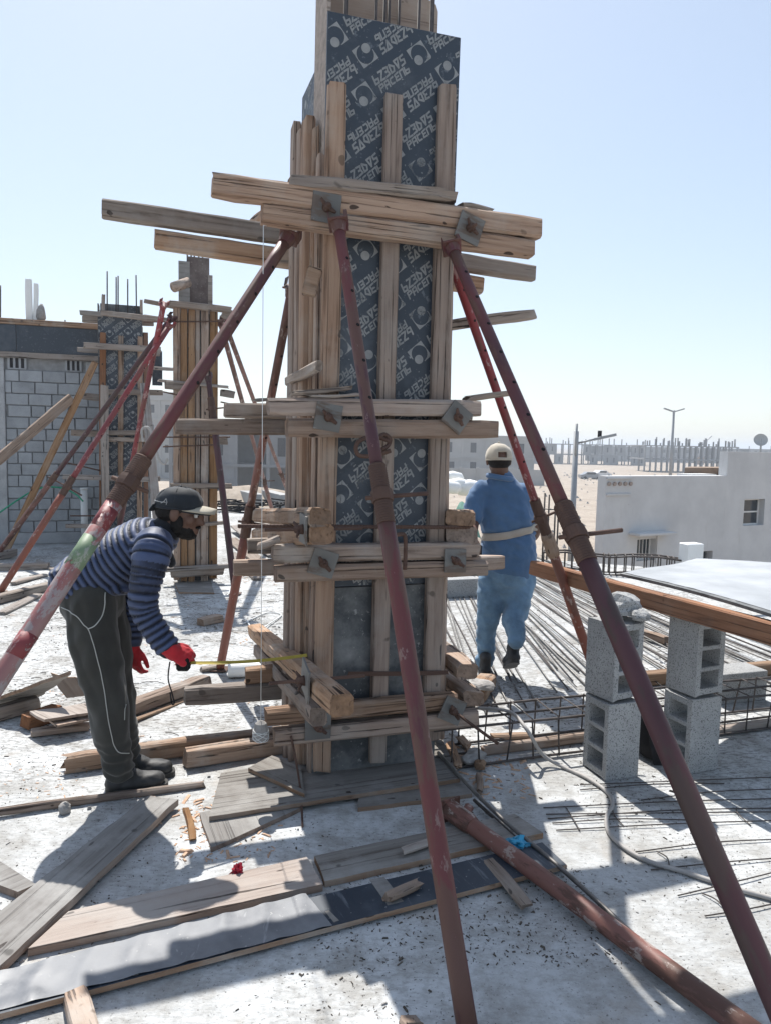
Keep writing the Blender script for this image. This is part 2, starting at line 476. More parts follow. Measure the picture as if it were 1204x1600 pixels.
M_MAROON = paint_mat("maroon_paint", (0.125, 0.036, 0.036), (0.11, 0.056, 0.042), (0.21, 0.14, 0.125), 0.47, 0.62, (0.075, 0.030, 0.036))
M_BRIGHT = paint_mat("red_paint", (0.23, 0.035, 0.04), (0.15, 0.06, 0.05), (0.36, 0.24, 0.23), 0.54, 0.58, (0.17, 0.04, 0.045))
M_ORANGE = paint_mat("orange_red_paint", (0.22, 0.07, 0.045), (0.14, 0.06, 0.045), (0.36, 0.27, 0.24), 0.54, 0.60, (0.17, 0.065, 0.05))
M_RUSTP = paint_mat("rusty_prop", (0.19, 0.085, 0.068), (0.085, 0.042, 0.03), (0.33, 0.27, 0.24), 0.50, 0.58, (0.14, 0.07, 0.058))
M_SPLAT = paint_mat("splashed_prop", (0.27, 0.10, 0.095), (0.20, 0.11, 0.10), (0.29, 0.255, 0.25), 0.54, 0.48, (0.27, 0.16, 0.15))
M_GREENP = paint_mat("green_paint", (0.20, 0.28, 0.17), (0.07, 0.08, 0.06), (0.36, 0.36, 0.33), 0.55, 0.57)
def ragged(m, lo=.40):
    N, L = m.node_tree.nodes, m.node_tree.links
    v, _ = n_coord(N, L, (12, 16, 16))
    L.new(n_ramp(N, L, n_noise(N, L, v, 1.2, 5, .65), [(lo, 0.0), (lo + .03, 1.0)]), N["Principled BSDF"].inputs["Alpha"])
    return m
M_GREENB = ragged(paint_mat("green_paint_patch", (0.20, 0.28, 0.17), (0.07, 0.08, 0.06), (0.30, 0.30, 0.27), 0.55, 0.57))
M_REDB = ragged(paint_mat("red_paint_patch", (0.21, 0.04, 0.045), (0.17, 0.06, 0.05), (0.33, 0.22, 0.21), 0.56, 0.58), .44)
M_DARKP = paint_mat("dark_prop", (0.075, 0.030, 0.034), (0.055, 0.035, 0.03), (0.17, 0.13, 0.125), 0.50, 0.63)
M_RUST = paint_mat("rust", (0.11, 0.062, 0.045), (0.075, 0.042, 0.032), (0.28, 0.25, 0.22), 0.5, 0.72, rough=0.8)
M_STEEL = paint_mat("grey_plate_steel", (0.17, 0.165, 0.155), (0.115, 0.085, 0.066), (0.32, 0.30, 0.28), 0.52, 0.66, rough=0.55)
M_REBAR = plain_mat("rebar_steel", (0.085, 0.072, 0.066), 0.65, 0.4, 20, 0.0, 0.2)
M_REBARL = plain_mat("pale_rebar", (0.17, 0.16, 0.15), 0.5, 0.3, 20, 0.0, 0.4)
M_HOLE = plain_mat("hole_dark", (0.008, 0.007, 0.007), 0.9, 0.1)
def plaster_mat():
    m, N, L, B = new_mat("white_plaster")
    v, _ = n_coord(N, L, (1, 1, 1), False); v2, _ = n_coord(N, L, (2.2, 2.2, 0.35), False)
    a = n_noise(N, L, v, 0.7, 6, 0.65); b = n_noise(N, L, v2, 1.6, 5, 0.65); d = n_noise(N, L, v, 5, 6, 0.7)
    c = n_ramp(N, L, a, [(0.35, (0.52, 0.52, 0.52)), (0.62, (0.62, 0.62, 0.615))])
    c = n_mix(N, L, n_ramp(N, L, b, [(0.60, 0.0), (0.74, 0.45)]), c, (0.40, 0.385, 0.36))
    c = n_mix(N, L, n_ramp(N, L, d, [(0.64, 0.0), (0.70, 0.4)]), c, (0.36, 0.35, 0.33))
    L.new(c, B.inputs["Base Color"]); B.inputs["Roughness"].default_value = 0.9; B.inputs["Specular IOR Level"].default_value = 0.2
    n_bump(N, L, B, d, 0.3, 0.02)
    return m
M_WHITE = plaster_mat()
M_PVC = plain_mat("white_pvc", (0.75, 0.75, 0.73), 0.4, 0.05, 4)
M_FRAMEW = plain_mat("white_frame", (0.72, 0.72, 0.70), 0.5, 0.05)
M_GLASS = plain_mat("window_glass", (0.03, 0.04, 0.05), 0.08, 0.2, 2, spec=0.6)
M_FAR = plain_mat("far_concrete", (0.22, 0.225, 0.235), 0.9, 0.18, 0.4)
M_FARL = plain_mat("far_render", (0.36, 0.355, 0.345), 0.9, 0.12, 0.3)
M_DARKWIN = plain_mat("dark_opening", (0.05, 0.05, 0.055), 0.8, 0.3)
M_GREEN = plain_mat("green_net", (0.10, 0.22, 0.17), 0.8, 0.3, 3)
M_GALV = plain_mat("galvanised_steel", (0.28, 0.29, 0.30), 0.5, 0.12, 3, metal=0.3)
M_CABLE = plain_mat("grey_cable", (0.36, 0.34, 0.32), 0.6, 0.15, 12)
M_BLACK = plain_mat("black_cloth", (0.012, 0.012, 0.014), 0.8, 0.4, 12, 0.3, bscale=90)
M_STONE = plain_mat("stone", (0.30, 0.285, 0.27), 0.95, 0.3, 14, 0.5)
M_CHIP = plain_mat("wood_chips", (0.48, 0.32, 0.22), 0.9, 0.35, 40)
M_GRIT = plain_mat("dark_grit", (0.10, 0.085, 0.07), 0.95, 0.5, 30)
M_GLAREFILM = plain_mat("sheet_glare_film", (0.36, 0.365, 0.37), 0.35, 0.25, 3, 0.25, bscale=5, spec=0.6)  # pale film colour with the sun's glare painted into its white
M_BLUEBAG = plain_mat("blue_plastic", (0.03, 0.30, 0.48), 0.3, 0.3, 30, 0.6, bscale=40, spec=0.6)
M_REDRAG = plain_mat("red_rag", (0.33, 0.02, 0.04), 0.8, 0.3, 30)
M_STRING = plain_mat("white_string", (0.7, 0.7, 0.68), 0.8, 0.05)
M_BLUEPIPE = plain_mat("green_hose_plastic", (0.03, 0.30, 0.17), 0.5, 0.1)
M_TIN = plain_mat("dish_grey", (0.42, 0.42, 0.41), 0.6, 0.1, 4)


# ------------------------------------------------------------------ ground, slab
E1 = V((math.sin(math.radians(72)), math.cos(math.radians(72)), 0)); E2 = V((-E1.y, E1.x, 0))
def col_frame(o):   # local X along the column fronts, local Y into the depth
    o = V(o)
    return Matrix(((E1.x, E2.x, 0, o.x), (E1.y, E2.y, 0, o.y), (0, 0, 1, o.z), (0, 0, 0, 1)))

def grid_sheet(name, x0, x1, y0, y1, nx, ny, hfun, mat, kind):
    vs, fs = [], []
    for j in range(ny + 1):
        for i in range(nx + 1):
            x = x0 + (x1 - x0) * i / nx; y = y0 + (y1 - y0) * j / ny
            vs.append((x, y, hfun(x, y)))
    for j in range(ny):
        for i in range(nx):
            a = j * (nx + 1) + i
            fs.append((a, a + 1, a + nx + 2, a + nx + 1))
    o = mesh(name, vs, fs, mat, smooth=True); tag(o, kind=kind); return o

# desert ground, one sheet out to the horizon
def sand_h(x, y):
    return -5.0 + 0.25 * noise.noise(V((x * 0.06, y * 0.06, 0))) + 0.12 * noise.noise(V((x * 0.3, y * 0.3, 5)))
vs, fs = [], []
rings = [0, 12, 20, 28, 36, 44, 52, 62, 74, 88, 105, 125, 150, 180, 220, 280, 380, 550, 900, 1600, 3000]
NA = 96
vs.append((0, 0, -5.0))
for r in rings[1:]:
    for k in range(NA):
        a = 2 * math.pi * k / NA; x, y = r * math.cos(a), r * math.sin(a)
        vs.append((x, y, sand_h(x, y)))
for k in range(NA): fs.append((0, 1 + k, 1 + (k + 1) % NA))
for j in range(len(rings) - 2):
    for k in range(NA):
        a = 1 + j * NA + k; b = 1 + j * NA + (k + 1) % NA
        fs.append((a, a + NA, b + NA, b))
tag(mesh("desert_ground", vs, fs, M_SAND, smooth=True), kind='structure')

# the roof slab: a thick plate with a returned far edge, its top slightly uneven
outline = [(-16, -6), (9, -6), (9, 7.6), (6.6, 9.0), (1.2, 11.0), (0.3, 17.5), (-16, 21.5)]
bm = bmesh.new()
top = [bm.verts.new((x, y, 0)) for x, y in outline]; bot = [bm.verts.new((x, y, -0.35)) for x, y in outline]
bm.faces.new(top); bm.faces.new(list(reversed(bot)))
for i in range(len(outline)):
    j = (i + 1) % len(outline); bm.faces.new((bot[i], bot[j], top[j], top[i]))
bm.normal_update()
me = bpy.data.meshes.new("roof_slab"); bm.to_mesh(me); bm.free(); me.materials.append(M_SLAB)
slab = bpy.data.objects.new("roof_slab", me); link(slab); tag(slab, kind='structure')
# the storey below the slab
vs, fs = join_geo([box_geo((-15.6, -5.6, -5.2), (0, 16.5, -0.352)), box_geo((0.0, -5.6, -5.2), (1.0, 10.6, -0.352)), box_geo((1.0, -5.6, -5.2), (6.2, 8.6, -0.352))])
tag(mesh("storey_below", vs, fs, M_WALLBLOCK), kind='structure')

# ------------------------------------------------------------------ block wall with beam formwork, left
WO = V((-5.231, 11.064, 0.000))
MW = col_frame((WO.x, WO.y, 0))
wall = root("block_wall", WO, "grey concrete block wall with black plywood beam form along its top", "wall", M=MW)
def wl_(px_world):     # world point -> wall-local coordinates
    return MW.inverted() @ V(px_world)
xr = wl_((-3.675, 11.570, 1.474)).x; xl = wl_((-6.169, 10.759, 1.429)).x
zb = wl_((-5.227, 11.066, 0.175)).z; zt = wl_((-4.759, 11.218, 2.762)).z
pil_r = wl_((-5.607, 10.942, 1.439)).x
box("concrete_pillar", (xl, -0.02, 0), (pil_r, 0.22, zt), M_CONC, MW, wall, 0.01)
box("plinth", (pil_r + 0.003, 0.0, 0), (xr, 0.2, zb), M_CONC, MW, wall, 0.01)
box("mortar_bed", (pil_r, 0.035, zb + 0.002), (xr - 0.01, 0.19, zt - 0.002), M_MORTAR, MW, wall)
rows = 15; rh = (zt - zb) / rows
rnd = random.Random(3)
bl = 0.315
shared = {}
v1l, v1r = wl_((-5.590, 10.948, 2.669)).x, wl_((-5.331, 11.032, 2.683)).x
vents = [(wl_((-5.328, 11.033, 2.665)).x, wl_((-5.328, 11.033, 2.665)).x)]
vspans = [(wl_((-5.566, 10.955, 2.652)).x, wl_((-5.324, 11.034, 2.665)).x), (wl_((-4.827, 11.195, 2.673)).x, wl_((-4.608, 11.267, 2.685)).x)]
postx = (wl_((-5.323, 11.034, 2.479)).x, wl_((-5.262, 11.054, 2.482)).x)
for r in range(rows):
    x = pil_r + 0.006 - (0.0 if r % 2 else bl * 0.52)
    z0 = zb + r * rh + 0.006; z1 = zb + (r + 1) * rh - 0.006
    while x < xr - 0.05:
        L = bl * rnd.choice([1, 1, 1, 1, 0.62, 0.8]); a, b = max(x, pil_r + 0.006), min(x + L - 0.012, xr)
        x += L
        if b - a < 0.07: continue
        if r == rows - 1 and any(a < q + 0.02 and b > p - 0.02 for p, q in vspans): continue
        key = (round(b - a, 2), rnd.randint(0, 2))
        dy = rnd.uniform(-0.006, 0.006); tilt = rnd.uniform(-0.006, 0.006)
        Mb = MW @ Matrix.Translation(((a + b) / 2, 0.1 + dy, (z0 + z1) / 2)) @ Matrix.Rotation(tilt, 4, 'Y')
        if key not in shared:
            w = round(b - a, 2)
            shared[key] = box("block", (-w/2, -0.1, -(z1-z0)/2), (w/2, 0.08, (z1-z0)/2), M_WALLBLOCK, Mb, wall, 0.006)
        else:
            again(shared[key], Mb, wall)
for (p, q) in vspans:      # square ventilation openings under the beam
    zA, zB = zb + (rows - 1) * rh + 0.004, zt - 0.004
    vb = box("vent_block", (p, 0.0, zA), (q, 0.034, zA + 0.02), M_WALLBLOCK, MW, wall)
    n = 3
    for i in range(n + 1):
        xx = p + (q - p - 0.03) * i / n
        box("vent_bar", (xx, 0.0, zA + 0.021), (xx + 0.03, 0.034, zB), M_WALLBLOCK, MW, wall)
    box("vent_opening", (p, 0.0345, zA), (q, 0.0365, zB), M_DARKWIN, MW, wall)
# beam form: dark film plywood between two battens
bt0, bt1 = zt + 0.004, wl_((-4.751, 11.220, 3.232)).z
box("timber_batten", (xl, -0.06, bt0 - 0.01), (xr - 0.15, -0.022, bt0 + 0.075), M_GREYWOOD, MW, wall, 0.006)
jx = wl_((-5.439, 10.997, 2.936)).x
for a, b in ((xl, jx - 0.004), (jx + 0.004, xr - 0.05)):
    box("beam_panel", (a, -0.045, bt0 + 0.078), (b, -0.025, bt1), M_FILM, MW, wall, 0.002)
box("timber_cap", (xl, -0.07, bt1 + 0.003), (xr - 0.1, 0.2, bt1 + 0.085), M_OLD, MW, wall, 0.006)
box("beam_core", (xl, -0.02, bt0 + 0.003), (xr - 0.1, 0.2, bt1), M_CONC, MW, wall)

# stuff standing on top of the beam
for i, (px, tp, w) in enumerate(((46, 437, 0.1), (56, 443, 0.07))):
    p = V((-5.322, 11.140, 3.264)) if i == 0 else V((-5.240, 11.167, 3.261))
    q = V((-5.308, 11.144, 3.912)) if i == 0 else V((-5.227, 11.171, 3.864))
    p.z = bt1 + 0.086
    beam("upright_plank", p, q, w, 0.03, M_PVC, None, (1, 0, 0),
         label=("taller pale upright plank on top of the block wall" if i == 0 else "shorter pale upright plank right beside the taller one on the wall"), cat="plank", rough=0.001)
sack = V((-5.180, 11.207, 3.371)); sack.z = bt1 + 0.086
vs, fs = tube_geo([(0, 0, 0), (0, 0, 0.06), (0, 0, 0.16), (0.015, 0, 0.22), (0.02, 0, 0.26)], [0.05, 0.075, 0.065, 0.04, 0.015], 12)
o = mesh("grey_bundle", vs, fs, M_STONE, Matrix.Translation(sack), smooth=True); tag(o, "small grey cloth bundle behind the pale planks on the wall", "bundle")
def wall_rebar(name, p, q, r, label, group=None):
    o = tube(name, [p, q], r, M_REBAR, sides=6); tag(o, label, "rebar", group); return o
wall_rebar("starter_bar", ((-5.687, 11.021, 3.229)), ((-5.673, 11.026, 3.798)), 0.012, "dark rebar standing on the wall at the photo's left edge")
wall_rebar("starter_bar", ((-4.857, 11.291, 3.269)), ((-4.855, 11.292, 3.363)), 0.010, "short rebar stub on top of the block wall")

# ------------------------------------------------------------------ white house to the right
ah = math.radians(63)
HE1 = V((math.sin(ah), math.cos(ah), 0)); HE2 = V((-HE1.y, HE1.x, 0))
HO = V((5.920, 19.979, -0.128)); HO.z = -5.0
MH = Matrix(((HE1.x, HE2.x, 0, HO.x), (HE1.y, HE2.y, 0, HO.y), (0, 0, 1, HO.z), (0, 0, 0, 1)))
house = root("white_house", HO, "white plastered house with flat roof and satellite dish at the right", "house", M=MH)
def hl(p): return MH.inverted() @ V(p)
top1 = hl((5.905, 19.971, 0.845)).z; top2 = hl((10.503, 22.314, 1.564)).z
step = hl((10.174, 22.147, 1.292)).x
HW = 11.0
def panel_with_holes(name, x0, x1, z0, z1, y0, y1, holes, mat, M, parent):
    """wall slab with rectangular openings, built of butted boxes"""
    xs = sorted({x0, x1, *[h[0] for h in holes], *[h[1] for h in holes]})
    zs = sorted({z0, z1, *[h[2] for h in holes], *[h[3] for h in holes]})
    bm = bmesh.new()
    def solid(i, k):
        if i < 0 or k < 0 or i >= len(xs) - 1 or k >= len(zs) - 1: return False
        cx, cz = (xs[i] + xs[i+1]) / 2, (zs[k] + zs[k+1]) / 2
        return not any(h[0] < cx < h[1] and h[2] < cz < h[3] for h in holes)
    def q(*c): bm.faces.new([bm.verts.new(p) for p in c])
    for i in range(len(xs) - 1):
        for k in range(len(zs) - 1):
            if not solid(i, k): continue
            a, b, c, d = xs[i], xs[i+1], zs[k], zs[k+1]
            q((a, y0, c), (b, y0, c), (b, y0, d), (a, y0, d)); q((b, y1, c), (a, y1, c), (a, y1, d), (b, y1, d))
            if not solid(i-1, k): q((a, y1, c), (a, y0, c), (a, y0, d), (a, y1, d))
            if not solid(i+1, k): q((b, y0, c), (b, y1, c), (b, y1, d), (b, y0, d))
            if not solid(i, k-1): q((a, y1, c), (b, y1, c), (b, y0, c), (a, y0, c))
            if not solid(i, k+1): q((a, y0, d), (b, y0, d), (b, y1, d), (a, y1, d))
    bmesh.ops.remove_doubles(bm, verts=bm.verts[:], dist=1e-4)
    me = bpy.data.meshes.new(name); bm.to_mesh(me); bm.free(); me.materials.append(mat)
    o = bpy.data.objects.new(name, me); link(o, M, parent); return o
def hrect(a, b, c, d):   # two opposite corners
    return (min(a.x, b.x), max(a.x, b.x), min(c.z, d.z), max(c.z, d.z))
w_up = hrect(hl((10.945, 22.539, -0.266)), hl((11.793, 22.971, -0.289)), hl((11.329, 22.735, 0.120)), hl((11.403, 22.773, -0.696)))
w_low = hrect(hl((7.061, 20.560, -1.242)), hl((7.701, 20.887, -1.276)), hl((7.346, 20.705, -0.929)), hl((7.387, 20.726, -1.552)))
w_sm = hrect(hl((9.447, 21.776, -1.563)), hl((9.816, 21.964, -1.585)), hl((9.605, 21.856, -1.399)), hl((9.636, 21.872, -1.787)))
panel_with_holes("front_wall", 0, step, 0, top1, 0, 0.3, [w_low, w_sm], M_WHITE, MH, house)
panel_with_holes("front_wall", step + 0.002, HW, 0, top2, 0, 0.3, [w_up], M_WHITE, MH, house)
SHX = 1.38      # the plot is skewed: side walls run back along the lane, not square to the front
def hbox(name, lo, hi, mat):
    vs, fs = box_geo(lo, hi)
    return mesh(name, [(x + SHX * (y - .302), y, z) for x, y, z in vs], fs, mat, MH, house)
hbox("side_wall", (0, 0.302, 0), (0.3, 9.0, top1 - 0.5), M_WHITE)
hbox("rear_wall", (0.302, 8.7, 0), (HW, 9.0, top1 - 0.5), M_WHITE)
hbox("flat_roof", (0.302, 0.302, top1 - 0.7), (HW - .4, 8.698, top1 - 0.52), M_WHITE)
hbox("stair_tower", (step + 0.004, 0.302, top1 - 0.5), (HW, 1.8, top2 - 0.01), M_WHITE)
box("roof_kerb", (hl((9.208, 21.654, 0.873)).x, 0.36, top1 - 0.5), (step - 0.01, 0.9, top1 + 0.03), M_WHITE, MH, house)
hbox("roof_shed", (hl((8.733, 21.412, 0.911)).x, 1.0, top1 - 0.5), (step - 0.02, 2.0, top1 + 0.2), plain_mat("brown_board", (0.22, 0.16, 0.12), 0.85))
for (x0, x1, z0, z1), kind in ((w_up, 'sash'), (w_low, 'grille'), (w_sm, 'plain')):
    t = 0.045
    fr = join_geo([box_geo((x0, 0.2, z0), (x0 + t, 0.26, z1)), box_geo((x1 - t, 0.2, z0), (x1, 0.26, z1)),
                   box_geo((x0 + t, 0.2, z0), (x1 - t, 0.26, z0 + t)), box_geo((x0 + t, 0.2, z1 - t), (x1 - t, 0.26, z1))]
                  + ([box_geo((x0 + t, 0.195, (z0 + z1) / 2 - t / 2), (x1 - t, 0.255, (z0 + z1) / 2 + t / 2))] if kind == 'sash' else []))
    f = mesh("window", *fr, M_FRAMEW if kind != 'plain' else M_GALV, MH, house)
    box("pane", (x0 + t, 0.228, z0 + t), (x1 - t, 0.236, z1 - t), M_GLASS, MH, f)
    if kind == 'grille':
        for i in range(5):
            xx = x0 + (x1 - x0) * (i + 0.7) / 5.6
            box("grille_bar", (xx - 0.008, 0.12, z0), (xx + 0.008, 0.136, z1), M_FRAMEW, MH, f)
        box("side_trim", (x1 + 0.004, -0.05, z0 - 0.1), (x1 + 0.16, -0.002, z1 + 0.12), M_WHITE, MH, f)
cz = w_low[3] + 0.14
box("canopy", (w_low[0] - 0.35, -0.42, cz), (w_low[1] + 0.38, -0.002, cz + 0.07), M_WHITE, MH, house, 0.01)
vp = hl((5.954, 19.996, 0.706)); vq = hl((6.473, 20.261, 0.316))
vf = join_geo([box_geo((vp.x, -0.05, vq.z), (vq.x + .3, -0.002, vq.z + 0.05)), box_geo((vp.x, -0.05, vp.z + 0.06), (vq.x + .3, -0.002, vp.z + 0.1))])
vent = mesh("plaster_vent_frame", *vf, M_WHITE, MH, house)
for i in range(5):
    xx = vp.x + 0.02 + (vq.x + .3 - vp.x - 0.1) * i / 4
    vs, fs = tube_geo([(xx + 0.05, -0.004, vq.z + 0.32), (xx + 0.05, -0.05, vq.z + 0.32)], 0.055, 10)
    mesh("vent_hole", vs, fs, plain_mat("vent_brown", (0.36, 0.29, 0.25), 0.9) if i == 0 else bpy.data.materials["vent_brown"], MH, vent)
# satellite dish on the tower
dp = V((11.880, 23.689, 1.939)); db = V((11.914, 23.706, 1.574)); db.z = top2 + HO.z
dish = root("satellite_dish", db, "round grey satellite dish on the white house roof", "dish")
tube("mast", [db, db + V((0, 0, (dp.z - db.z)))], 0.03, M_GALV, dish)
vs, fs = [], []
for j in range(6):
    rr = 0.2 * j / 5
    for k in range(20):
        a = 2 * math.pi * k / 20
        vs.append((rr * math.cos(a), rr * math.sin(a), rr * rr * 1.2))
for j in range(5):
    for k in range(20): fs.append((j*20+k, j*20+(k+1)%20, (j+1)*20+(k+1)%20, (j+1)*20+k))
Md = Matrix.Translation(dp) @ V((-0.25, -0.85, 0.35)).to_track_quat('Z', 'Y').to_matrix().to_4x4()
mesh("reflector", vs, fs, M_TIN, Md, dish, True)
tube("feed_arm", [Md @ V((0, -0.19, 0.05)), Md @ V((0, 0, 0.17))], 0.012, M_GALV, dish)
tube("rim", [Md @ V((0.2*math.cos(a), 0.2*math.sin(a), 0.048)) for a in [2*math.pi*k/24 for k in range(24)]], 0.007, M_GALV, dish, closed=True, sides=6)

# ------------------------------------------------------------------ lamps
def pole_lamp():
    p = V((6.292, 25.000, -2.357)); q = V((6.394, 25.000, 2.127)); p.z = -5.0; p.x = q.x = (p.x + q.x) / 2
    lp = root("street_lamp", p, "grey single-arm street lamp post between the red prop and the house", "street lamp")
    tube("pole", [p, q], [0.13, 0.085], M_GALV, lp, 12)
    a0 = V((6.434, 25.000, 1.721)); a1 = V((6.952, 24.800, 1.881)); a2 = V((7.566, 24.600, 2.041))
    tube("arm", [V((q.x, q.y, a0.z)), a1], 0.035, M_GALV, lp, 8)
    beam("lamp_head", a1 - (a2 - a1) * 0.1, a2, 0.09, 0.26, M_GALV, lp, rough=0.003, warp=0.0)
    tube("photocell", [a1 + V((0.12, 0, 0.05)), a1 + V((0.12, 0, 0.28))], 0.07, M_HOLE, lp, 10)
    tube("bracket", [V((q.x - 0.02, q.y - 0.09, a0.z - 0.4)), V((q.x - 0.02, q.y - 0.09, q.z + 0.25))], 0.04, M_GALV, lp, 8)
pole_lamp()
p = V((42.268, 110.000, 1.592)); q = V((42.137, 110.000, 7.137)); p.z = -5; p.x = q.x
lp = root("street_lamp", p, "tall double-headed street lamp rising above the far building site", "street lamp")
tube("pole", [p, q], [0.28, 0.16], M_GALV, lp, 8)
for s in (-1, 1):
    beam("lamp_head", q + V((s * 0.1, 0, -0.2)), q + V((s * 1.5, 0, 0.25)), 0.18, 0.4, M_GALV, lp, rough=0.0, warp=0)
for i, (px, d, h) in enumerate(((838, 120, 6), (972, 140, 7), (876, 130, 5))):
    pass

# ------------------------------------------------------------------ far building sites
def far_building(name, x0, x1, yb, depth, floors, fh, mat, label, cat="building", cols=0.0, seed=0, windows=True, parapet=0.4, starters=0, z0=-5.0, bay=3.2, open_frame=False):
    """unfinished frame building: slabs, columns, infill panels with window openings, column stubs above"""
    r = random.Random(seed); b = root(name, (x0, yb, z0), label, cat)
    W = x1 - x0; n = max(2, int(W / bay))
    M = WM[b.name]
    for f in range(floors):
        za = f * fh
        sl = box("floor_slab", (-0.2, -0.2, za + fh - 0.3), (W + 0.2, depth, za + fh), mat, M, b)
        if not open_frame: box("back_wall", (0.02, depth * 0.6, za), (W - 0.02, depth * 0.6 + 0.2, za + fh - 0.302), mat, M, b)
        for i in range(n + 1):
            xx = W * i / n
            box("column", (xx - 0.18, -0.12, za), (xx + 0.18, 0.22, za + fh - 0.302), mat, M, b)
            if open_frame: box("column", (xx + bay * .4 - 0.18, depth * .5, za), (xx + bay * .4 + 0.18, depth * .5 + .36, za + fh - 0.302), mat, M, b)
        for i in range(n):
            if r.random() < cols: continue
            xa, xb = W * i / n + 0.182, W * (i + 1) / n - 0.182
            w0 = xa + (xb - xa) * r.uniform(0.25, 0.4); ww = (xb - xa) * r.uniform(0.25, 0.35)
            hole = [(w0, w0 + ww, za + 0.9, za + fh - 1.0)] if windows else []
            pw = panel_with_holes("infill_wall", xa, xb, za, za + fh - 0.303, 0.0, 0.18, hole, mat, M, b)
            if hole:
                box("window", (w0, 0.1, za + 0.9), (w0 + ww, 0.16, za + fh - 1.0), M_DARKWIN, M, b)
    for i in range(starters):
        xx = r.uniform(0, W)
        hh = r.uniform(0.6, 2.2)
        box("column_stub", (xx - 0.15, 0.5, floors * fh + 0.002), (xx + 0.15, 0.8, floors * fh + hh), mat, M, b)
    if parapet:
        box("parapet", (-0.2, -0.2, floors * fh + 0.002), (W + 0.2, 0.0, floors * fh + parapet), mat, M, b)
    return b
def span(d, px0, px1): return None
a, b = V((0.819, 150.000, -2.201)), V((29.573, 150.000, -1.598))
far_building("unfinished_building", a.x, b.x, 150, 14, 2, 3.9, M_FARL, "pale two-storey concrete building behind the worker in blue", cols=0.05, seed=4, parapet=0.5, bay=4.4)
a, b = V((49.913, 260.000, -4.009)), V((91.194, 260.000, -3.144))
far_building("unfinished_building", a.x, b.x, 262, 12, 2, 3.6, M_FAR, "long far row of grey unfinished villas left of the lamp with two heads", cols=0.55, seed=5, parapet=0, starters=34, bay=2.4, open_frame=True)
a, b = V((69.459, 200.000, -2.052)), V((94.297, 200.000, -1.531))
far_building("unfinished_building", a.x, b.x, 200, 12, 2, 3.6, M_FAR, "bare concrete frame with many column stubs under the two-headed lamp", cols=0.93, seed=6, parapet=0, starters=44, bay=1.5, open_frame=True)
a, b = V((-18.230, 80.000, -0.795)), V((-9.240, 80.000, -0.607))
far_building("unfinished_building", a.x - 5, b.x, 80, 10, 2, 3.9, M_FAR, "grey unfinished two-storey building seen left of the big column", cols=0.35, seed=8, parapet=0.4, bay=3.0)
a, b = V((-39.197, 120.000, 5.965)), V((-34.041, 120.000, 6.072))
far_building("far_tower", a.x, b.x, 120, 10, 4, 3.2, M_FARL, "pale far block visible between the two left columns", cols=0.0, seed=9, parapet=1.0, bay=3)
a, b = V((149.716, 330.000, -0.881)), V((173.880, 330.000, -0.375))
far_building("far_building_row", a.x - 60, b.x + 120, 330, 10, 2, 3.4, M_FAR, "farthest low row of buildings on the right horizon", cols=0.2, seed=10, parapet=0, starters=20, bay=5)
a, b = V((-234.414, 300.000, -8.411)), V((-78.729, 300.000, -5.150))
far_building("far_building_row", a.x - 40, b.x + 40, 300, 10, 2, 3.4, M_FARL, "far low row of buildings on the left horizon behind the block wall", cols=0.1, seed=11, parapet=0.5, bay=6)
# perimeter wall of the plot behind the worker
a, b = V((3.827, 120.000, -3.957)), V((25.629, 120.000, -3.499))
pwall = root("perimeter_wall", (a.x, 120, -5), "low pale boundary wall in front of the two-storey concrete building", "wall")
for i in range(8):
    xa = (b.x - a.x) * i / 8
    box("wall_panel", (xa + 0.2, 0, 0), (xa + (b.x - a.x) / 8 - 0.01, 0.2, 2.6), M_FARL, WM[pwall.name], pwall)
    box("pier", (xa - 0.2, -0.1, 0), (xa + 0.195, 0.3, 2.8), M_FARL, WM[pwall.name], pwall)
# tower crane jib far away
p = V((92.437, 300.000, 3.074)); q = V((97.983, 300.000, 5.762))
crane = root("mobile_crane", (p.x, 300, -5), "thin crane jib above the far site right of the tall lamp", "crane")
p = V((126.353, 300.000, 2.239)); q = V((130.727, 300.000, 6.703))
crane.location.x = p.x; WM[crane.name] = Matrix.Translation((p.x, 300, -5))
tube("jib", [p, q], 0.22, M_GALV, crane, 5); box("cab", (-1.5, -1, 0), (1.5, 1, 3), M_TAN, WM[crane.name], crane, 0.2)
tube("mast", [V((p.x, 300, -2)), p], 0.3, M_GALV, crane, 5)

# parked cars out on the sand
def far_car(px_world, mat, label, ang):
    c = V(px_world); c.z = -5.0
    M = Matrix.Translation(c) @ Matrix.Rotation(ang, 4, 'Z')
    r = root("parked_car", c, label, "car", "cars on the sand", M=M)
    prof = [(-2.2, 0.35), (-2.2, 0.95), (-1.5, 1.05), (-0.9, 1.5), (0.7, 1.5), (1.3, 1.0), (2.15, 0.85), (2.2, 0.35)]
    n = len(prof)
    vs = [(x, -0.85, z) for x, z in prof] + [(x, 0.85, z) for x, z in prof]
    fs = [tuple(range(n)), tuple(range(2*n-1, n-1, -1))] + [(i, i + n, (i + 1) % n + n, (i + 1) % n) for i in range(n)]
    mesh("body", vs, fs, mat, M, r)
    box("window", (-0.95, -0.87, 1.02), (0.75, -0.855, 1.4), M_GLASS, M, r)
    for sx in (-1.35, 1.35):
        for sy in (-0.8, 0.8):
            vs, fs = tube_geo([(sx, sy - 0.1, 0.33), (sx, sy + 0.1, 0.33)], 0.33, 12)
            mesh("wheel", vs, fs, M_HOLE, M, r)
far_car((40.460, 147.118, -4.600), plain_mat("grey_car_paint", (0.25, 0.26, 0.28), 0.3, 0.02, spec=0.6), "grey car parked on the sand, right of the near lamp post", 0.1)
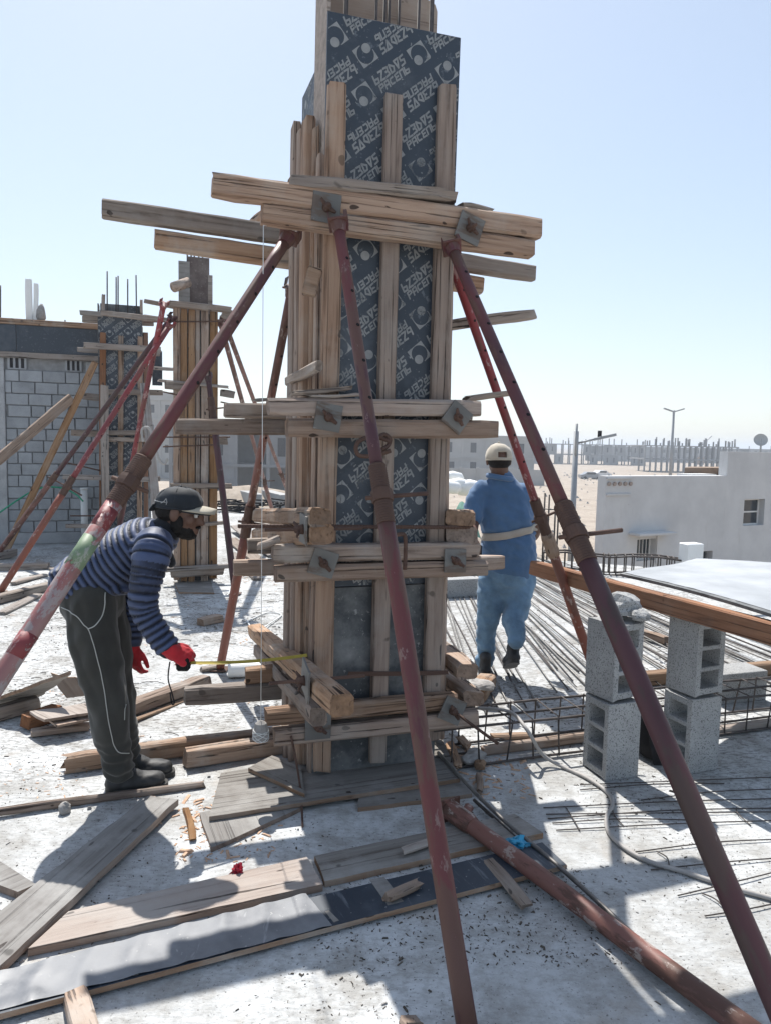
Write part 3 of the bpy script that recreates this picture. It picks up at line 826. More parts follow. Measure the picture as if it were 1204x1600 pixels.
far_car((45.728, 157.905, -4.600), plain_mat("white_car_paint", (0.7, 0.7, 0.7), 0.3, 0.02, spec=0.6), "white car partly behind the grey car on the sand", 0.4)
# sand bags and netting heap between the column and the worker
for i, (w, s) in enumerate((((3.563, 40.000, -0.275), 0.55), ((3.790, 39.000, -0.626), 0.6), ((4.370, 39.000, -0.783), 0.75), ((3.245, 38.500, -0.741), 0.6))):
    c = V(w); L = s * 1.1
    o = tube("sand_bag", [c + V((-L, 0, 0)), c + V((-L * .7, 0, .05)), c + V((0, 0, .1)), c + V((L * .7, 0, .04)), c + V((L, 0, -.02))],
             [0.1, s * .5, s * .6, s * .5, 0.1], M_PVC, None, 12)
    tag(o, ["upper white bulk bag on the heap left of the worker", "middle white bulk bag on the heap left of the worker",
            "long low white bulk bag nearest the worker's cap", "white bulk bag on the heap beside the column edge"][i], "bag", "white bags on the heap")
c = V((3.657, 37.000, -1.474))
def heap(name, c, rx, ry, h, mat, label, cat, seed, kind=None):
    vs, fs = [], []; n, m = 22, 8
    vs.append((0, 0, h))
    for j in range(1, m + 1):
        t = j / m
        for k in range(n):
            a = 2 * math.pi * k / n
            x, y = math.cos(a) * t, math.sin(a) * t
            z = h * (0.5 + 0.5 * math.cos(math.pi * t)) * (1 + 0.5 * noise.noise(V((x * 2.2, y * 2.2, seed)))) + 0.06 * h * noise.noise(V((x * 9, y * 9, seed)))
            vs.append((x * rx, y * ry, z if j < m else -0.05))
    for k in range(n): fs.append((0, 1 + k, 1 + (k + 1) % n))
    for j in range(m - 1):
        for k in range(n):
            a = 1 + j * n + k; b = 1 + j * n + (k + 1) % n
            fs.append((a, a + n, b + n, b))
    o = mesh(name, vs, fs, mat, Matrix.Translation(c), smooth=True)
    return tag(o, label, cat, kind=kind)
heap("green_net_heap", V((c.x, c.y, -5.0)), 2.6, 2.0, 3.2, M_GREEN, "heap under green netting between column and worker", "heap", 3)
heap("sand_heap", V((V((3.328, 33.000, -1.423)).x, 33, -5.0)), 5.0, 3.0, 2.4, M_SAND, "pale rubble heap below the green netting", "heap", 5)
hz_c = V((-3.291, 18.272, 0.000))
heap("sand_heap", V((hz_c.x, 19.0, 0.0)), 2.6, 1.4, 0.42, M_SAND, "pale sand heap on the slab behind the column's left side", "heap", 8)
# rubble dots on the sand
r = random.Random(5); parts = []
for i in range(900):
    a = math.radians(r.uniform(-8, 26)); d = r.uniform(30, 190) ; x, y = d * math.sin(a), d * math.cos(a)
    s = r.uniform(0.06, 0.38) * (0.6 + d / 150); z = sand_h(x, y)
    vs = [(x + s * r.uniform(.6, 1.2) * math.cos(k * 2.1), y + s * math.sin(k * 2.1), z - 0.1) for k in range(3)] + [(x, y, z + s * r.uniform(.4, .9))]
    parts.append((vs, [(0, 1, 3), (1, 2, 3), (2, 0, 3)]))
tag(mesh("sand_rubble", *join_geo(parts), M_STONE), kind='stuff')
# white upstand post and thin plank at the slab edge, right
p = V((3.849, 9.222, 0.000)); M = col_frame(p)
o = box("white_pillar", (-0.12, -0.09, 0), (0.12, 0.09, 0.46), M_PVC, M, None, 0.01); tag(o, "short white square pillar at the slab edge in front of the house", "pillar")


# ------------------------------------------------------------------ lettering of the film-faced plywood
GLYPH = {
 'P': [[(0, 0), (0, 1), (.5, 1), (.55, .62), (0, .5)]],
 'A': [[(0, 0), (.02, .95), (.52, 1), (.55, 0)], [(.02, .45), (.53, .45)]],
 'C': [[(.52, .92), (.08, .88), (0, .5), (.08, .1), (.5, .06)]],
 'E': [[(.55, 1), (.02, .92), (.1, .52), (.45, .52)], [(.1, .52), (0, .08), (.55, .02)]],
 'N': [[(0, 0), (0, .95), (.55, 1), (.55, 0)]],
 'b': [[(0, 1), (0, .05), (.48, 0), (.55, .45), (.02, .52)]],
 'Z': [[(.02, 1), (.55, .95), (0, .05), (.58, 0)]],
 '3': [[(0, 1), (.52, .92), (.42, .52), (.15, .52)], [(.42, .52), (.55, .08), (0, .02)]],
 'D': [[(.02, .98), (.02, .04), (.42, .05), (.56, .5), (.02, .98)]],
 'V': [[(0, 1), (.28, .04), (.58, 1), (0, 1)]],
 'S': [[(.55, 1), (.05, .95), (.08, .55), (.52, .48), (.5, .06), (0, 0)]],
}
def stroke(pl, w):
    polys = []
    for (x0, y0), (x1, y1) in zip(pl[:-1], pl[1:]):
        dx, dy = x1 - x0, y1 - y0; L = math.hypot(dx, dy) or 1e-6
        nx, ny = -dy / L * w / 2, dx / L * w / 2; ex, ey = dx / L * w * .35, dy / L * w * .35
        polys.append([(x0 - ex + nx, y0 - ey + ny), (x0 - ex - nx, y0 - ey - ny), (x1 + ex - nx, y1 + ey - ny), (x1 + ex + nx, y1 + ey + ny)])
    return polys
def word(txt, h, adv, w, slant=0.22):
    out = []; x = 0
    for ch in txt:
        for pl in GLYPH[ch]:
            for q in stroke([(a * adv / .78, b * h) for a, b in pl], w):
                out.append([(x + a + b * slant, b) for a, b in q])
        x += adv
    return out, x
def circle(cx, cy, r, n=18): return [(cx + r * math.cos(2*math.pi*k/n), cy + r * math.sin(2*math.pi*k/n)) for k in range(n)]
def unit_print():
    """one mark: two lines of letters and the emblem, in strip coordinates (u along the strip)"""
    P = []
    a, la = word("bZ3DVS", 0.037, 0.0315, 0.0085); P += [[(x + 0.075, y + 0.004) for x, y in q] for q in a]
    a, lb = word("PACENb", 0.029, 0.0300, 0.0075); P += [[(x + 0.078, y - 0.036) for x, y in q] for q in a]
    s = 0.044; r = 0.0405      # emblem: square less a circle, one corner missing
    def arc(a0, a1, n=6): return [(r * math.cos(math.radians(a0 + (a1 - a0) * i / n)), r * math.sin(math.radians(a0 + (a1 - a0) * i / n))) for i in range(n + 1)]
    for cx, cy, a0 in ((s, s, 0), (-s, s, 90), (s, -s, 270)):
        ar = arc(a0, a0 + 90)
        mid = len(ar) // 2
        e0 = (r if False else math.copysign(s, cx), ar[0][1] if abs(ar[0][0]) > abs(ar[0][1]) else math.copysign(s, cy))
        c0 = (math.copysign(s, ar[0][0]), 0) if abs(ar[0][0]) > abs(ar[0][1]) else (0, math.copysign(s, ar[0][1]))
        c1 = (math.copysign(s, ar[-1][0]), 0) if abs(ar[-1][0]) > abs(ar[-1][1]) else (0, math.copysign(s, ar[-1][1]))
        outer = [c0, ((c0[0] or cx), (c0[1] or cy)), c1]
        path = [c0, (cx, cy), c1]
        for i in range(len(ar) - 1):
            t0, t1 = i / (len(ar) - 1), (i + 1) / (len(ar) - 1)
            def along(t): 
                if t < .5: return (c0[0] + (cx - c0[0]) * t * 2, c0[1] + (cy - c0[1]) * t * 2)
                return (cx + (c1[0] - cx) * (t * 2 - 1), cy + (c1[1] - cy) * (t * 2 - 1))
            P.append([ar[i], along(t0), along(t1), ar[i + 1]])
    P.append(circle(-0.019, -0.019, 0.0215))
    return P
UNIT = unit_print()
def clip(poly, x0, x1, y0, y1):
    for ax, lim, sgn in ((0, x0, 1), (0, x1, -1), (1, y0, 1), (1, y1, -1)):
        out = []
        for i in range(len(poly)):
            a, b = poly[i - 1], poly[i]
            ia, ib = (a[ax] - lim) * sgn >= 0, (b[ax] - lim) * sgn >= 0
            if ia != ib:
                t = (lim - a[ax]) / (b[ax] - a[ax])
                out.append((a[0] + (b[0] - a[0]) * t, a[1] + (b[1] - a[1]) * t))
            if ib: out.append(b)
        poly = out
        if len(poly) < 3: return None
    return poly
def print_geo(W, H, ang=41, pitch=0.132, period=0.335, k=1.0, gaps=0.0, seed=0):
    """film print clipped to a W x H rectangle in local XZ, facing -Y"""
    rnd = random.Random(seed)
    ca, sa = math.cos(math.radians(ang)), math.sin(math.radians(ang))
    pitch *= k; period *= k
    vs, fs = [], []; R = math.hypot(W, H)
    ns = int(R / pitch) + 2; nu = int(R / period) + 2
    for j in range(-ns, ns + 1):
        flip = j % 2
        for i in range(-nu, nu + 1):
            u0 = i * period + (0.19 * j + (0.1 if flip else 0)) * k; v0 = j * pitch
            if rnd.random() < gaps: continue
            for q in UNIT:
                pl = []
                for x, y in q:
                    x, y = x * k, y * k
                    if flip: x, y = 0.16 * k - x, -y
                    u, v = u0 + x, v0 + y
                    pl.append((u * ca - v * sa, u * sa + v * ca))
                if max(p[0] for p in pl) < 0 or min(p[0] for p in pl) > W or max(p[1] for p in pl) < 0 or min(p[1] for p in pl) > H: continue
                c = clip(pl, 0.004, W - 0.004, 0.004, H - 0.004)
                if c:
                    o = len(vs); vs += [(x, -0.0006, z) for x, z in c]; fs.append(tuple(range(o, o + len(c))))
    return vs, fs

# ------------------------------------------------------------------ the big column formwork
LEAN = 0.009
CO = V((-0.329, 3.442, -0.000))
MC = col_frame(CO) @ Matrix(((1, 0, LEAN, 0), (0, 1, 0, 0), (0, 0, 1, 0), (0, 0, 0, 1)))
col = root("column_formwork", CO, "big timber-clamped column formwork with printed dark plywood in the middle", "column formwork", M=col_frame(CO))
WMC = col_frame(CO)
def cmesh(name, vs, fs, mat, parent=col, smooth=False):
    """geometry given in column coordinates (u, v, z), sheared by the slight lean"""
    out = [(x + LEAN * z, y, z) for x, y, z in vs]
    return mesh(name, out, fs, mat, WMC, parent, smooth)
TOPZ = 3.535; JZ = 0.955
vs, fs = box_geo((0, 0, JZ), (0.634, 0.018, TOPZ), 0.0015); panel = cmesh("front_panel", vs, fs, M_FILM)
vs, fs = print_geo(0.634, TOPZ - JZ, seed=2, gaps=0.03)
pr = cmesh("print", [(x, y, z + JZ) for x, y, z in vs], fs, M_PRINT, panel); pr['kind'] = 'stuff'
vs, fs = box_geo((0, 0.002, 0.006), (0.634, 0.02, JZ - 0.004), 0.0015); cmesh("front_panel", vs, fs, M_FILM_OLD)
# left side: bare-faced sheet that stands taller, film sheet behind it; right side and back
vs, fs = box_geo((0.0, 0.0205, 0.0), (0.018, 0.262, 3.98), 0.0015); cmesh("side_panel", vs, fs, M_PLYPINK)
vs, fs = box_geo((0.002, 0.264, 0.0), (0.02, 0.56, 3.40), 0.0015); sp = cmesh("side_panel", vs, fs, M_FILM)
vs, fs = print_geo(0.29, 1.4, seed=5)
pr = cmesh("print", [(0.0012, 0.266 + (0.29 - x), z + 2.0) for x, y, z in vs], fs, M_PRINT, sp); pr['kind'] = 'stuff'
vs, fs = box_geo((0.616, 0.0205, 0.0), (0.634, 0.262, 3.50), 0.0015); cmesh("side_panel", vs, fs, M_FILM_OLD)
vs, fs = prism_geo([(0.022, 0.02), (0.612, 0.02), (0.612, 3.78), (0.600, 3.81), (0.58, 3.82), (0.022, 3.98)], 0.262, 0.280)
cmesh("back_panel", [(x, z, y) for x, y, z in vs], [tuple(reversed(f)) for f in fs], M_PLYPINK)
vs, fs = box_geo((0.022, 0.5, 0.0), (0.612, 0.518, 3.3), 0.001); cmesh("back_panel", vs, fs, M_FILM_OLD)
# reinforcing bars inside, showing above the sheets
for u, v in ((0.09, 0.06), (0.125, 0.17), (0.235, 0.06), (0.275, 0.06), (0.345, 0.22), (0.395, 0.22), (0.44, 0.06), (0.50, 0.06), (0.56, 0.2)):
    vs, fs = tube_geo([(u, v, 0.05), (u, v, 2.2), (u + 0.004, v, 4.35)], 0.008, 8); cmesh("rebar", vs, fs, M_REBAR, smooth=True)
# studs on the front
for p, q, w in ((((-0.255, 3.441, 3.215)), ((-0.280, 3.433, 0.063)), 0.086), (((-0.002, 3.523, 3.211)), ((-0.015, 3.519, 0.079)), 0.084), (((0.240, 3.602, 3.299)), ((0.250, 3.605, 0.163)), 0.088)):
    beam("stud", p, q, w, 0.046, M_WOOD, col, upv=E1, rough=0.003, warp=0.003, split=0.012)
# studs on the left side, on edge: their narrow faces show
for p, q, w, d in ((((-0.320, 3.482, 2.927)), ((-0.335, 3.477, -0.056)), 0.045, 0.06), (((-0.392, 3.590, 3.128)), ((-0.399, 3.587, 0.020)), 0.055, 0.09),
                   (((-0.437, 3.701, 3.123)), ((-0.458, 3.695, -0.013)), 0.045, 0.09), (((-0.472, 3.753, 3.164)), ((-0.494, 3.746, -0.019)), 0.042, 0.09),
                   (((-0.354, 3.539, 3.074)), ((-0.371, 3.533, 0.061)), 0.03, 0.05)):
    beam("side_stud", p, q, w, d, M_WOOD, col, upv=E1, rough=0.003, warp=0.003)
for p, q in ((((0.263, 3.687, 3.292)), ((0.286, 3.694, 0.141))), (((0.278, 3.850, 3.334)), ((0.309, 3.859, 0.074)))):
    beam("side_stud", p, q, 0.05, 0.08, M_WOOD, col, upv=E1, rough=0.003)
# front walers, pairs at four levels
OFF_W = 0.085
WAL = [(((-0.753, 3.215, 2.706)), ((0.711, 3.691, 2.682)), .098), (((-0.557, 3.279, 2.615)), ((0.676, 3.679, 2.585)), .086),
       (((-0.524, 3.289, 1.797)), ((0.438, 3.602, 1.813)), .078), (((-0.444, 3.315, 1.703)), ((0.532, 3.632, 1.723)), .086),
       (((-0.501, 3.297, 1.140)), ((0.454, 3.607, 1.132)), .080), (((-0.492, 3.300, 1.049)), ((0.497, 3.621, 1.035)), .076),
       (((-0.529, 3.287, 0.381)), ((0.370, 3.580, 0.378)), .078), (((-0.492, 3.299, 0.286)), ((0.477, 3.614, 0.281)), .080)]
for i, (p, q, h) in enumerate(WAL):
    beam("waler", p, q, h, 0.072, M_WOOD if i not in (4,) else M_OLD, col, rough=0.006, warp=0.004, split=0.006, ch=0.012)
# back walers, reaching far out to both sides
for p, q, h in ((((-1.402, 3.703, 2.742)), ((0.830, 4.428, 2.642)), .088), (((-1.169, 3.779, 2.622)), ((0.521, 4.328, 2.549)), .092),
                (((-0.845, 3.884, 1.795)), ((0.481, 4.315, 1.815)), .080), (((-1.081, 3.808, 1.709)), ((0.569, 4.344, 1.733)), .082),
                (((-0.729, 3.922, 1.079)), ((0.505, 4.323, 1.075)), .080), (((-0.803, 3.898, 0.967)), ((0.701, 4.386, 0.942)), .084),
                (((-1.045, 3.819, 0.283)), ((0.355, 4.274, 0.266)), .095), (((-0.740, 3.918, 0.365)), ((0.352, 4.273, 0.375)), .085)):
    beam("waler", p, q, h, 0.075, M_GREYWOOD if BSEED[0] % 2 else M_OLD, col, rough=0.005, warp=0.004, split=0.006, ch=0.01)
# side walers, seen nearly end on (left and right)
for p, q, h, w in ((((-0.256, 2.973, 1.346)), ((-0.818, 4.705, 1.160)), .082, .10), (((-0.254, 2.969, 1.268)), ((-0.791, 4.621, 1.051)), .086, .10),
                   (((-0.146, 2.620, 0.681)), ((-0.823, 4.703, 0.421)), .085, .10), (((-0.265, 3.018, 0.498)), ((-0.790, 4.632, 0.298)), .08, .08)):
    beam("waler", p, q, h, w, M_OLD, col, rough=0.008, warp=0.006, split=0.014, ch=0.014)
for p, q, h, w in ((((0.353, 3.559, 1.294)), ((0.445, 4.482, 1.209)), .082, .15), (((0.369, 3.564, 1.203)), ((0.448, 4.483, 1.095)), .09, .16),
                   (((0.432, 3.626, 0.508)), ((0.272, 4.373, 0.450)), .085, .11), (((0.460, 3.635, 0.357)), ((0.308, 4.385, 0.285)), .085, .11)):
    beam("waler", p, q, h, w, M_OLD, col, rough=0.008, warp=0.006, split=0.014, ch=0.014)
beam("side_cleat", ((-0.285, 3.129, 1.961)), ((-0.517, 3.842, 1.950)), .05, .03, M_GREYWOOD, col)
beam("waler", ((-0.302, 3.263, 0.522)), ((-0.650, 4.334, 0.406)), .05, .05, M_OLD, col)
# clamp plates with wing nuts on the tie rods
def clamp(c, size, rot, nrm, rod_len=0.16, rod_dir=None, parent=col, mat=M_STEEL, right=E1):
    c = V(c); n = V(nrm).normalized(); x = (V(right) - n * V(right).dot(n)).normalized(); z = n.cross(x) * -1
    x, z = x * math.cos(rot) + z * math.sin(rot), z * math.cos(rot) - x * math.sin(rot)
    y = z.cross(x)
    M = Matrix(((x.x, y.x, z.x, c.x), (x.y, y.y, z.y, c.y), (x.z, y.z, z.z, c.z), (0, 0, 0, 1)))
    bmx = bmesh.new(); g = 6
    for s in range(2):
        for j in range(g + 1):
            for i in range(g + 1):
                a, b = (i / g - .5) * size, (j / g - .5) * size
                bend = 0.010 * noise.noise(V((a * 9 + c.x * 7, b * 9 + c.z * 5, c.y)))
                bmx.verts.new((a, bend + (0.004 if s else -0.004), b))
    bmx.verts.ensure_lookup_table(); k = (g + 1) ** 2
    for j in range(g):
        for i in range(g):
            a = j * (g + 1) + i
            bmx.faces.new([bmx.verts[t] for t in (a, a + 1, a + g + 2, a + g + 1)])
            bmx.faces.new([bmx.verts[t + k] for t in (a, a + g + 1, a + g + 2, a + 1)])
    ring = [i for i in range(g)] + [g + j * (g + 1) for j in range(g)] + [k - 1 - i for i in range(g)] + [(g - j) * (g + 1) for j in range(g)]
    for i in range(len(ring)):
        a, b = ring[i], ring[(i + 1) % len(ring)]
        bmx.faces.new([bmx.verts[t] for t in (b, a, a + k, b + k)])
    bmx.verts.index_update(); vs = [tuple(v.co) for v in bmx.verts]; fs = [tuple(v.index for v in f.verts) for f in bmx.faces]; bmx.free()
    pl = mesh("clamp_plate", vs, fs, mat, M, parent)
    out = -1 if y.dot(n) < 0 else 1
    # cast wing nut: hub with two lugs, then the rod through it
    geo = [tube_geo([(0, out * .004, 0), (0, out * .014, 0), (0, out * .034, 0), (0, out * .04, 0)], [.022, .02, .017, .012], 10)]
    for s in (-1, 1):
        geo.append(tube_geo([(0, out * .02, 0), (s * .018, out * .026, s * .012), (s * .035, out * .036, s * .024)], [(.012, .009), (.010, .007), (.007, .004)], 8))
    mesh("wing_nut", *join_geo(geo), M_RUST, M, pl, True)
    rd = V(rod_dir).normalized() if rod_dir is not None else n
    tube("tie_rod", [c - n * 0.25, c, c + rd * rod_len], 0.0075, M_RUST, pl, 8)
FN = -E2
for c, s, r_, L in ((((-0.284, 3.322, 2.655)), .125, 0.08, .06), (((0.360, 3.527, 2.639)), .125, 0.32, .07), (((-0.264, 3.330, 1.753)), .120, 0.15, .06),
                    (((0.326, 3.521, 1.771)), .118, 0.62, .06), (((-0.277, 3.324, 1.094)), .118, 0.30, .05), (((0.338, 3.524, 1.086)), .112, 0.03, .05),
                    (((-0.291, 3.320, 0.328)), .122, 0.02, .06)):
    clamp(c, s, r_, FN, L)
clamp(((0.347, 3.523, 0.343)), .12, 0.45, FN, .30, (-E2 * 0.8 + E1 * 0.35 + V((0, 0, -0.22))), mat=M_STEEL)
clamp(((-0.334, 3.029, 1.283)), .12, 0.05, -E1, .16, right=E2)
clamp(((-0.310, 2.947, 0.670)), .14, 0.2, -E1, .15, right=E2)
# ribbed tie bar crossing the front between the upper pair, and the loose flat tie below
p, q = V((-0.647, 3.234, 1.266)), V((0.426, 3.582, 1.243))
L = (q - p).length; n = 150
vs, fs = tube_geo([p + (q - p) * (i / n) for i in range(n + 1)], [0.0085 + (0.0018 if i % 2 else 0) for i in range(n + 1)], 8)
mesh("tie_bar", vs, fs, M_RUST, Matrix.Identity(4), col)
for a, b in ((((-0.158, 3.440, 0.545)), ((0.330, 3.598, 0.509))),):
    beam("tie_strap", a, b, 0.022, 0.006, M_RUST, col, rough=0.002, warp=0.003)
# scraps of timber lying on the walers (loose things)
def scrap(p, q, h, w, mat, label, cat="timber offcut", **kw):
    return beam("timber_offcut", p, q, h, w, mat, None, label=label, cat=cat, **kw)
scrap(((-0.445, 3.315, 2.756)), ((0.284, 3.552, 2.774)), .052, .08, M_GREYWOOD, "splintered grey timber lying on the topmost front waler of the column", rough=0.014)
scrap(((0.321, 3.590, 2.749)), ((0.466, 3.637, 2.745)), .028, .07, M_GREYWOOD, "short grey offcut on the top right waler end")
scrap(((-0.641, 3.948, 2.806)), ((-0.839, 4.557, 2.919)), .05, .04, M_OLD, "small wedge under the left end of the top waler")
for i, (p, q, h) in enumerate(((((-0.413, 3.351, 1.862)), ((-0.182, 3.427, 1.889)), .022), (((-0.583, 3.307, 1.813)), ((-0.392, 3.369, 1.837)), .014), (((-0.365, 3.335, 1.847)), ((-0.134, 3.411, 1.860)), .014))):
    scrap(p, q, h, .06, M_GREYWOOD, ["upper splintered lath on the middle waler left of the red prop", "thin splinter at the left end of the middle waler", "lower splintered lath on the middle waler beside the stud"][i], rough=0.008, split=0.03)
scrap(((0.383, 3.778, 1.877)), ((0.616, 3.907, 1.906)), .03, .06, M_GREYWOOD, "thin grey board sticking out right of the column at mid height", rough=0.006, split=0.03)
beam("brace_timber", ((0.286, 4.115, 2.276)), ((0.812, 4.286, 2.387)), .058, .06, M_GREYWOOD, col)
scrap(((-0.469, 3.291, 1.202)), ((-0.566, 3.260, 1.179)), .03, .05, M_OLD, "small offcut wedged at the left end of the lower waler pair")
box("timber_wedge", (-.03, -.02, -.06), (.03, .02, .06), M_OLD, Matrix.Translation(V((-0.331, 3.220, 2.320))) @ Matrix.Rotation(0.25, 4, 'Y'), col, 0.006)

# bent iron hook bar hanging behind the prop, and the short pin bar below
pts = smooth_path([((0.017, 3.375, 1.650)), ((-0.056, 3.352, 1.672)), ((-0.119, 3.332, 1.653)), ((-0.138, 3.325, 1.619)), ((-0.120, 3.331, 1.585)), ((-0.055, 3.352, 1.586)), ((0.017, 3.344, 1.610))], 5)
hook = root("bent_iron_hook", pts[0], "bent rusty iron hook hung across the front prop near its middle", "hook")
tube("hook_bar", pts, 0.010, M_RUST, hook, 8)
pts = smooth_path([((-0.041, 3.336, 1.666)), ((-0.013, 3.366, 1.682)), ((0.013, 3.374, 1.662)), ((0.005, 3.372, 1.633)), ((-0.020, 3.342, 1.615))], 5)
tube("hook_end", pts, 0.010, M_RUST, hook, 8)
pts = smooth_path([((0.031, 3.328, 1.223)), ((0.084, 3.366, 1.228)), ((0.094, 3.369, 1.183)), ((0.094, 3.369, 1.064))], 5)
o = tube("pin_bar", pts, 0.010, M_RUST, None, 8); tag(o, "bent rusty pin bar hanging from the collar of the front prop", "pin")

# plumb line: string from the top waler, wrapped stone bob
s0, s1 = V((-0.538, 3.216, 2.547)), V((-0.549, 3.213, 0.386)); s1 = V((s0.x, s0.y, s1.z))
bob = root("plumb_line", s0, "white plumb string with a wrapped weight hanging left of the column", "plumb line")
tube("string", [s0 + V((0, 0.08, 0.02)), s0, s1], 0.0016, M_STRING, bob, 5)
vs, fs = tube_geo([(0, 0, .05), (0, 0, .038), (0, 0, .0), (0, 0, -.035), (0, 0, -.045)], [.008, .026, .036, .034, .02], 9)
vs = [(x * (1 + .15 * noise.noise(V((x * 30, y * 30, z * 30)))), y, z) for x, y, z in vs]
wgt = mesh("weight", vs, fs, M_STONE, Matrix.Translation(s1 - V((0, 0, .045))), bob)
for i in range(6):     # string wound tight round the stone, up over its shoulder
    tl = (-.5 + .2 * i); ph = i * 1.1
    ring = []
    for a in [2 * math.pi * k / 14 for k in range(14)]:
        zz = -.012 + .03 * math.sin(a + ph) * (.4 + abs(tl)); rr = .036 - max(0, zz) * .28 + .001
        ring.append(s1 - V((0, 0, .045)) + V((rr * math.cos(a) * .98, rr * math.sin(a), zz)))
    tube("wrapping", ring, .0016, M_STRING, wgt, 4, closed=True)
strap_ = tube("rusty_strap", smooth_path([((-0.410, 3.279, 0.296)), ((-0.385, 3.276, 0.176)), ((-0.360, 3.246, 0.050)), ((-0.323, 3.005, 0.010))], 5), .005, M_RUST, None, 6); tag(strap_, "thin rusty strip hanging from the lowest waler down onto the base sheet", "metal strip")

# ------------------------------------------------------------------ second column (orange boards) and third (printed film), behind
def kbeam(name, p, q, h, w, mat, parent, **kw): return beam(name, p, q, h, w, mat, parent, rough=0.003, warp=0.004, **kw)
M_BROWNPLY = film_mat("brown_stained_ply", (0.075, 0.052, 0.046), (0.26, 0.22, 0.20), 0.6, 0.7, 0.42)
K0 = V((-2.151, 8.313, -0.001)); MK = col_frame((K0.x, K0.y, 0))
c2 = root("column_formwork", MK.translation, "column formwork clad in upright orange boards behind the bending worker", "column formwork", M=MK)
def kl(p): return MK.inverted() @ V(p)
BD = [(271, 281, -.03, M_OLD), (283, 293, 0.0, M_TAN), (295, 305, 0.0, M_TAN), (306, 313, 0.02, M_OLD), (315, 326, 0.0, M_OLD), (328, 340, 0.0, M_TAN)]
ups = [V((-2.328, 8.256, 3.065)), V((-2.251, 8.281, 3.112)), V((-2.174, 8.306, 3.077)), V((-2.109, 8.327, 3.055)), V((-2.043, 8.349, 3.060)), V((-1.951, 8.378, 3.102))]
dns = [V((-2.345, 8.251, 0.051)), V((-2.265, 8.276, 0.025)), V((-2.185, 8.303, 0.007)), V((-2.117, 8.325, 0.079)), V((-2.049, 8.346, 0.017)), V((-1.954, 8.377, 0.050))]
for (a, b, off, m), u_, d_ in zip(BD, ups, dns):
    w = (b - a) / 1155 * 8.45
    kbeam("board", u_ + E2 * off, d_ + E2 * off, w, 0.045, m, c2, upv=E1)
for (px0, tp, off, w, m) in ((V((-2.130, 8.447, 3.646)), 0, 0, 0.23, M_BROWNPLY), (V((-2.280, 8.398, 3.590)), 0, 0, 0.12, M_PLYGREY), (V((-2.011, 8.485, 3.463)), 0, 0, .05, M_GREYWOOD)):
    L = px0.z
    box("core_panel", (kl(px0).x - w / 2, kl(px0).y, 0), (kl(px0).x + w / 2, kl(px0).y + .02, L), m, MK, c2)
box("core_panel", (kl(((-2.357, 8.331, 2.939))).x, 0.05, 0.02), (kl(((-1.956, 8.461, 2.968))).x, 0.075, kl(((-2.161, 8.394, 3.023))).z), M_FILM_OLD, MK, c2)
for i, (a, t) in enumerate(((((-2.264, 8.487, 3.178)), ((-2.268, 8.486, 3.709))), (((-2.224, 8.500, 3.181)), ((-2.229, 8.499, 3.726))), (((-2.191, 8.511, 3.184)), ((-2.196, 8.509, 3.723))), (((-2.151, 8.524, 3.187)), ((-2.149, 8.524, 3.742))), (((-2.111, 8.537, 3.190)), ((-2.109, 8.537, 3.732))))):
    tube("rebar", [a, t], 0.009, M_REBAR, c2, 6)
tube("timber_stub", [((-2.332, 8.150, 3.255)), ((-2.205, 8.296, 3.342))], 0.055, M_OLD, c2, 10)
KW = [(((-2.373, 8.168, 3.089)), ((-1.757, 8.368, 3.062)), .07), (((-2.492, 8.129, 2.263)), ((-1.776, 8.362, 2.219)), .03), (((-2.417, 8.132, 2.210)), ((-2.186, 8.207, 2.206)), .09),
      (((-1.858, 8.409, 3.046)), ((-1.751, 8.443, 3.012)), .11), (((-1.878, 8.402, 2.156)), ((-1.736, 8.448, 2.140)), .08), (((-2.378, 8.166, 1.121)), ((-1.741, 8.373, 1.108)), .06),
      (((-2.031, 8.279, 0.681)), ((-1.816, 8.349, 0.692)), .04), (((-2.450, 8.122, 0.174)), ((-1.763, 8.345, 0.201)), .05), (((-2.378, 8.166, 0.124)), ((-1.829, 8.344, 0.133)), .08),
      (((-1.912, 8.391, 1.625)), ((-1.804, 8.426, 1.612)), .08)]
for p, q, h in KW: kbeam("waler", p, q, h, .06, M_GREYWOOD, c2)
for p, q in ((((-2.634, 8.093, 2.875)), ((-1.752, 8.380, 2.946))), (((-2.487, 8.141, 1.647)), ((-1.764, 8.376, 1.664))), (((-2.444, 8.113, 1.543)), ((-1.890, 8.293, 1.575))), (((-2.440, 8.114, 2.139)), ((-2.152, 8.208, 2.082))), (((-1.856, 8.304, 2.051)), ((-1.485, 8.425, 1.979)))):
    tube("tie_bar", [p, q], 0.008, M_RUST, c2, 6)
board("base_board", [((-2.163, 7.704, 0.020)), ((-1.791, 7.709, 0.020)), ((-2.008, 8.452, 0.020)), ((-2.385, 8.292, 0.020))], .018, M_PLYGREY, c2)

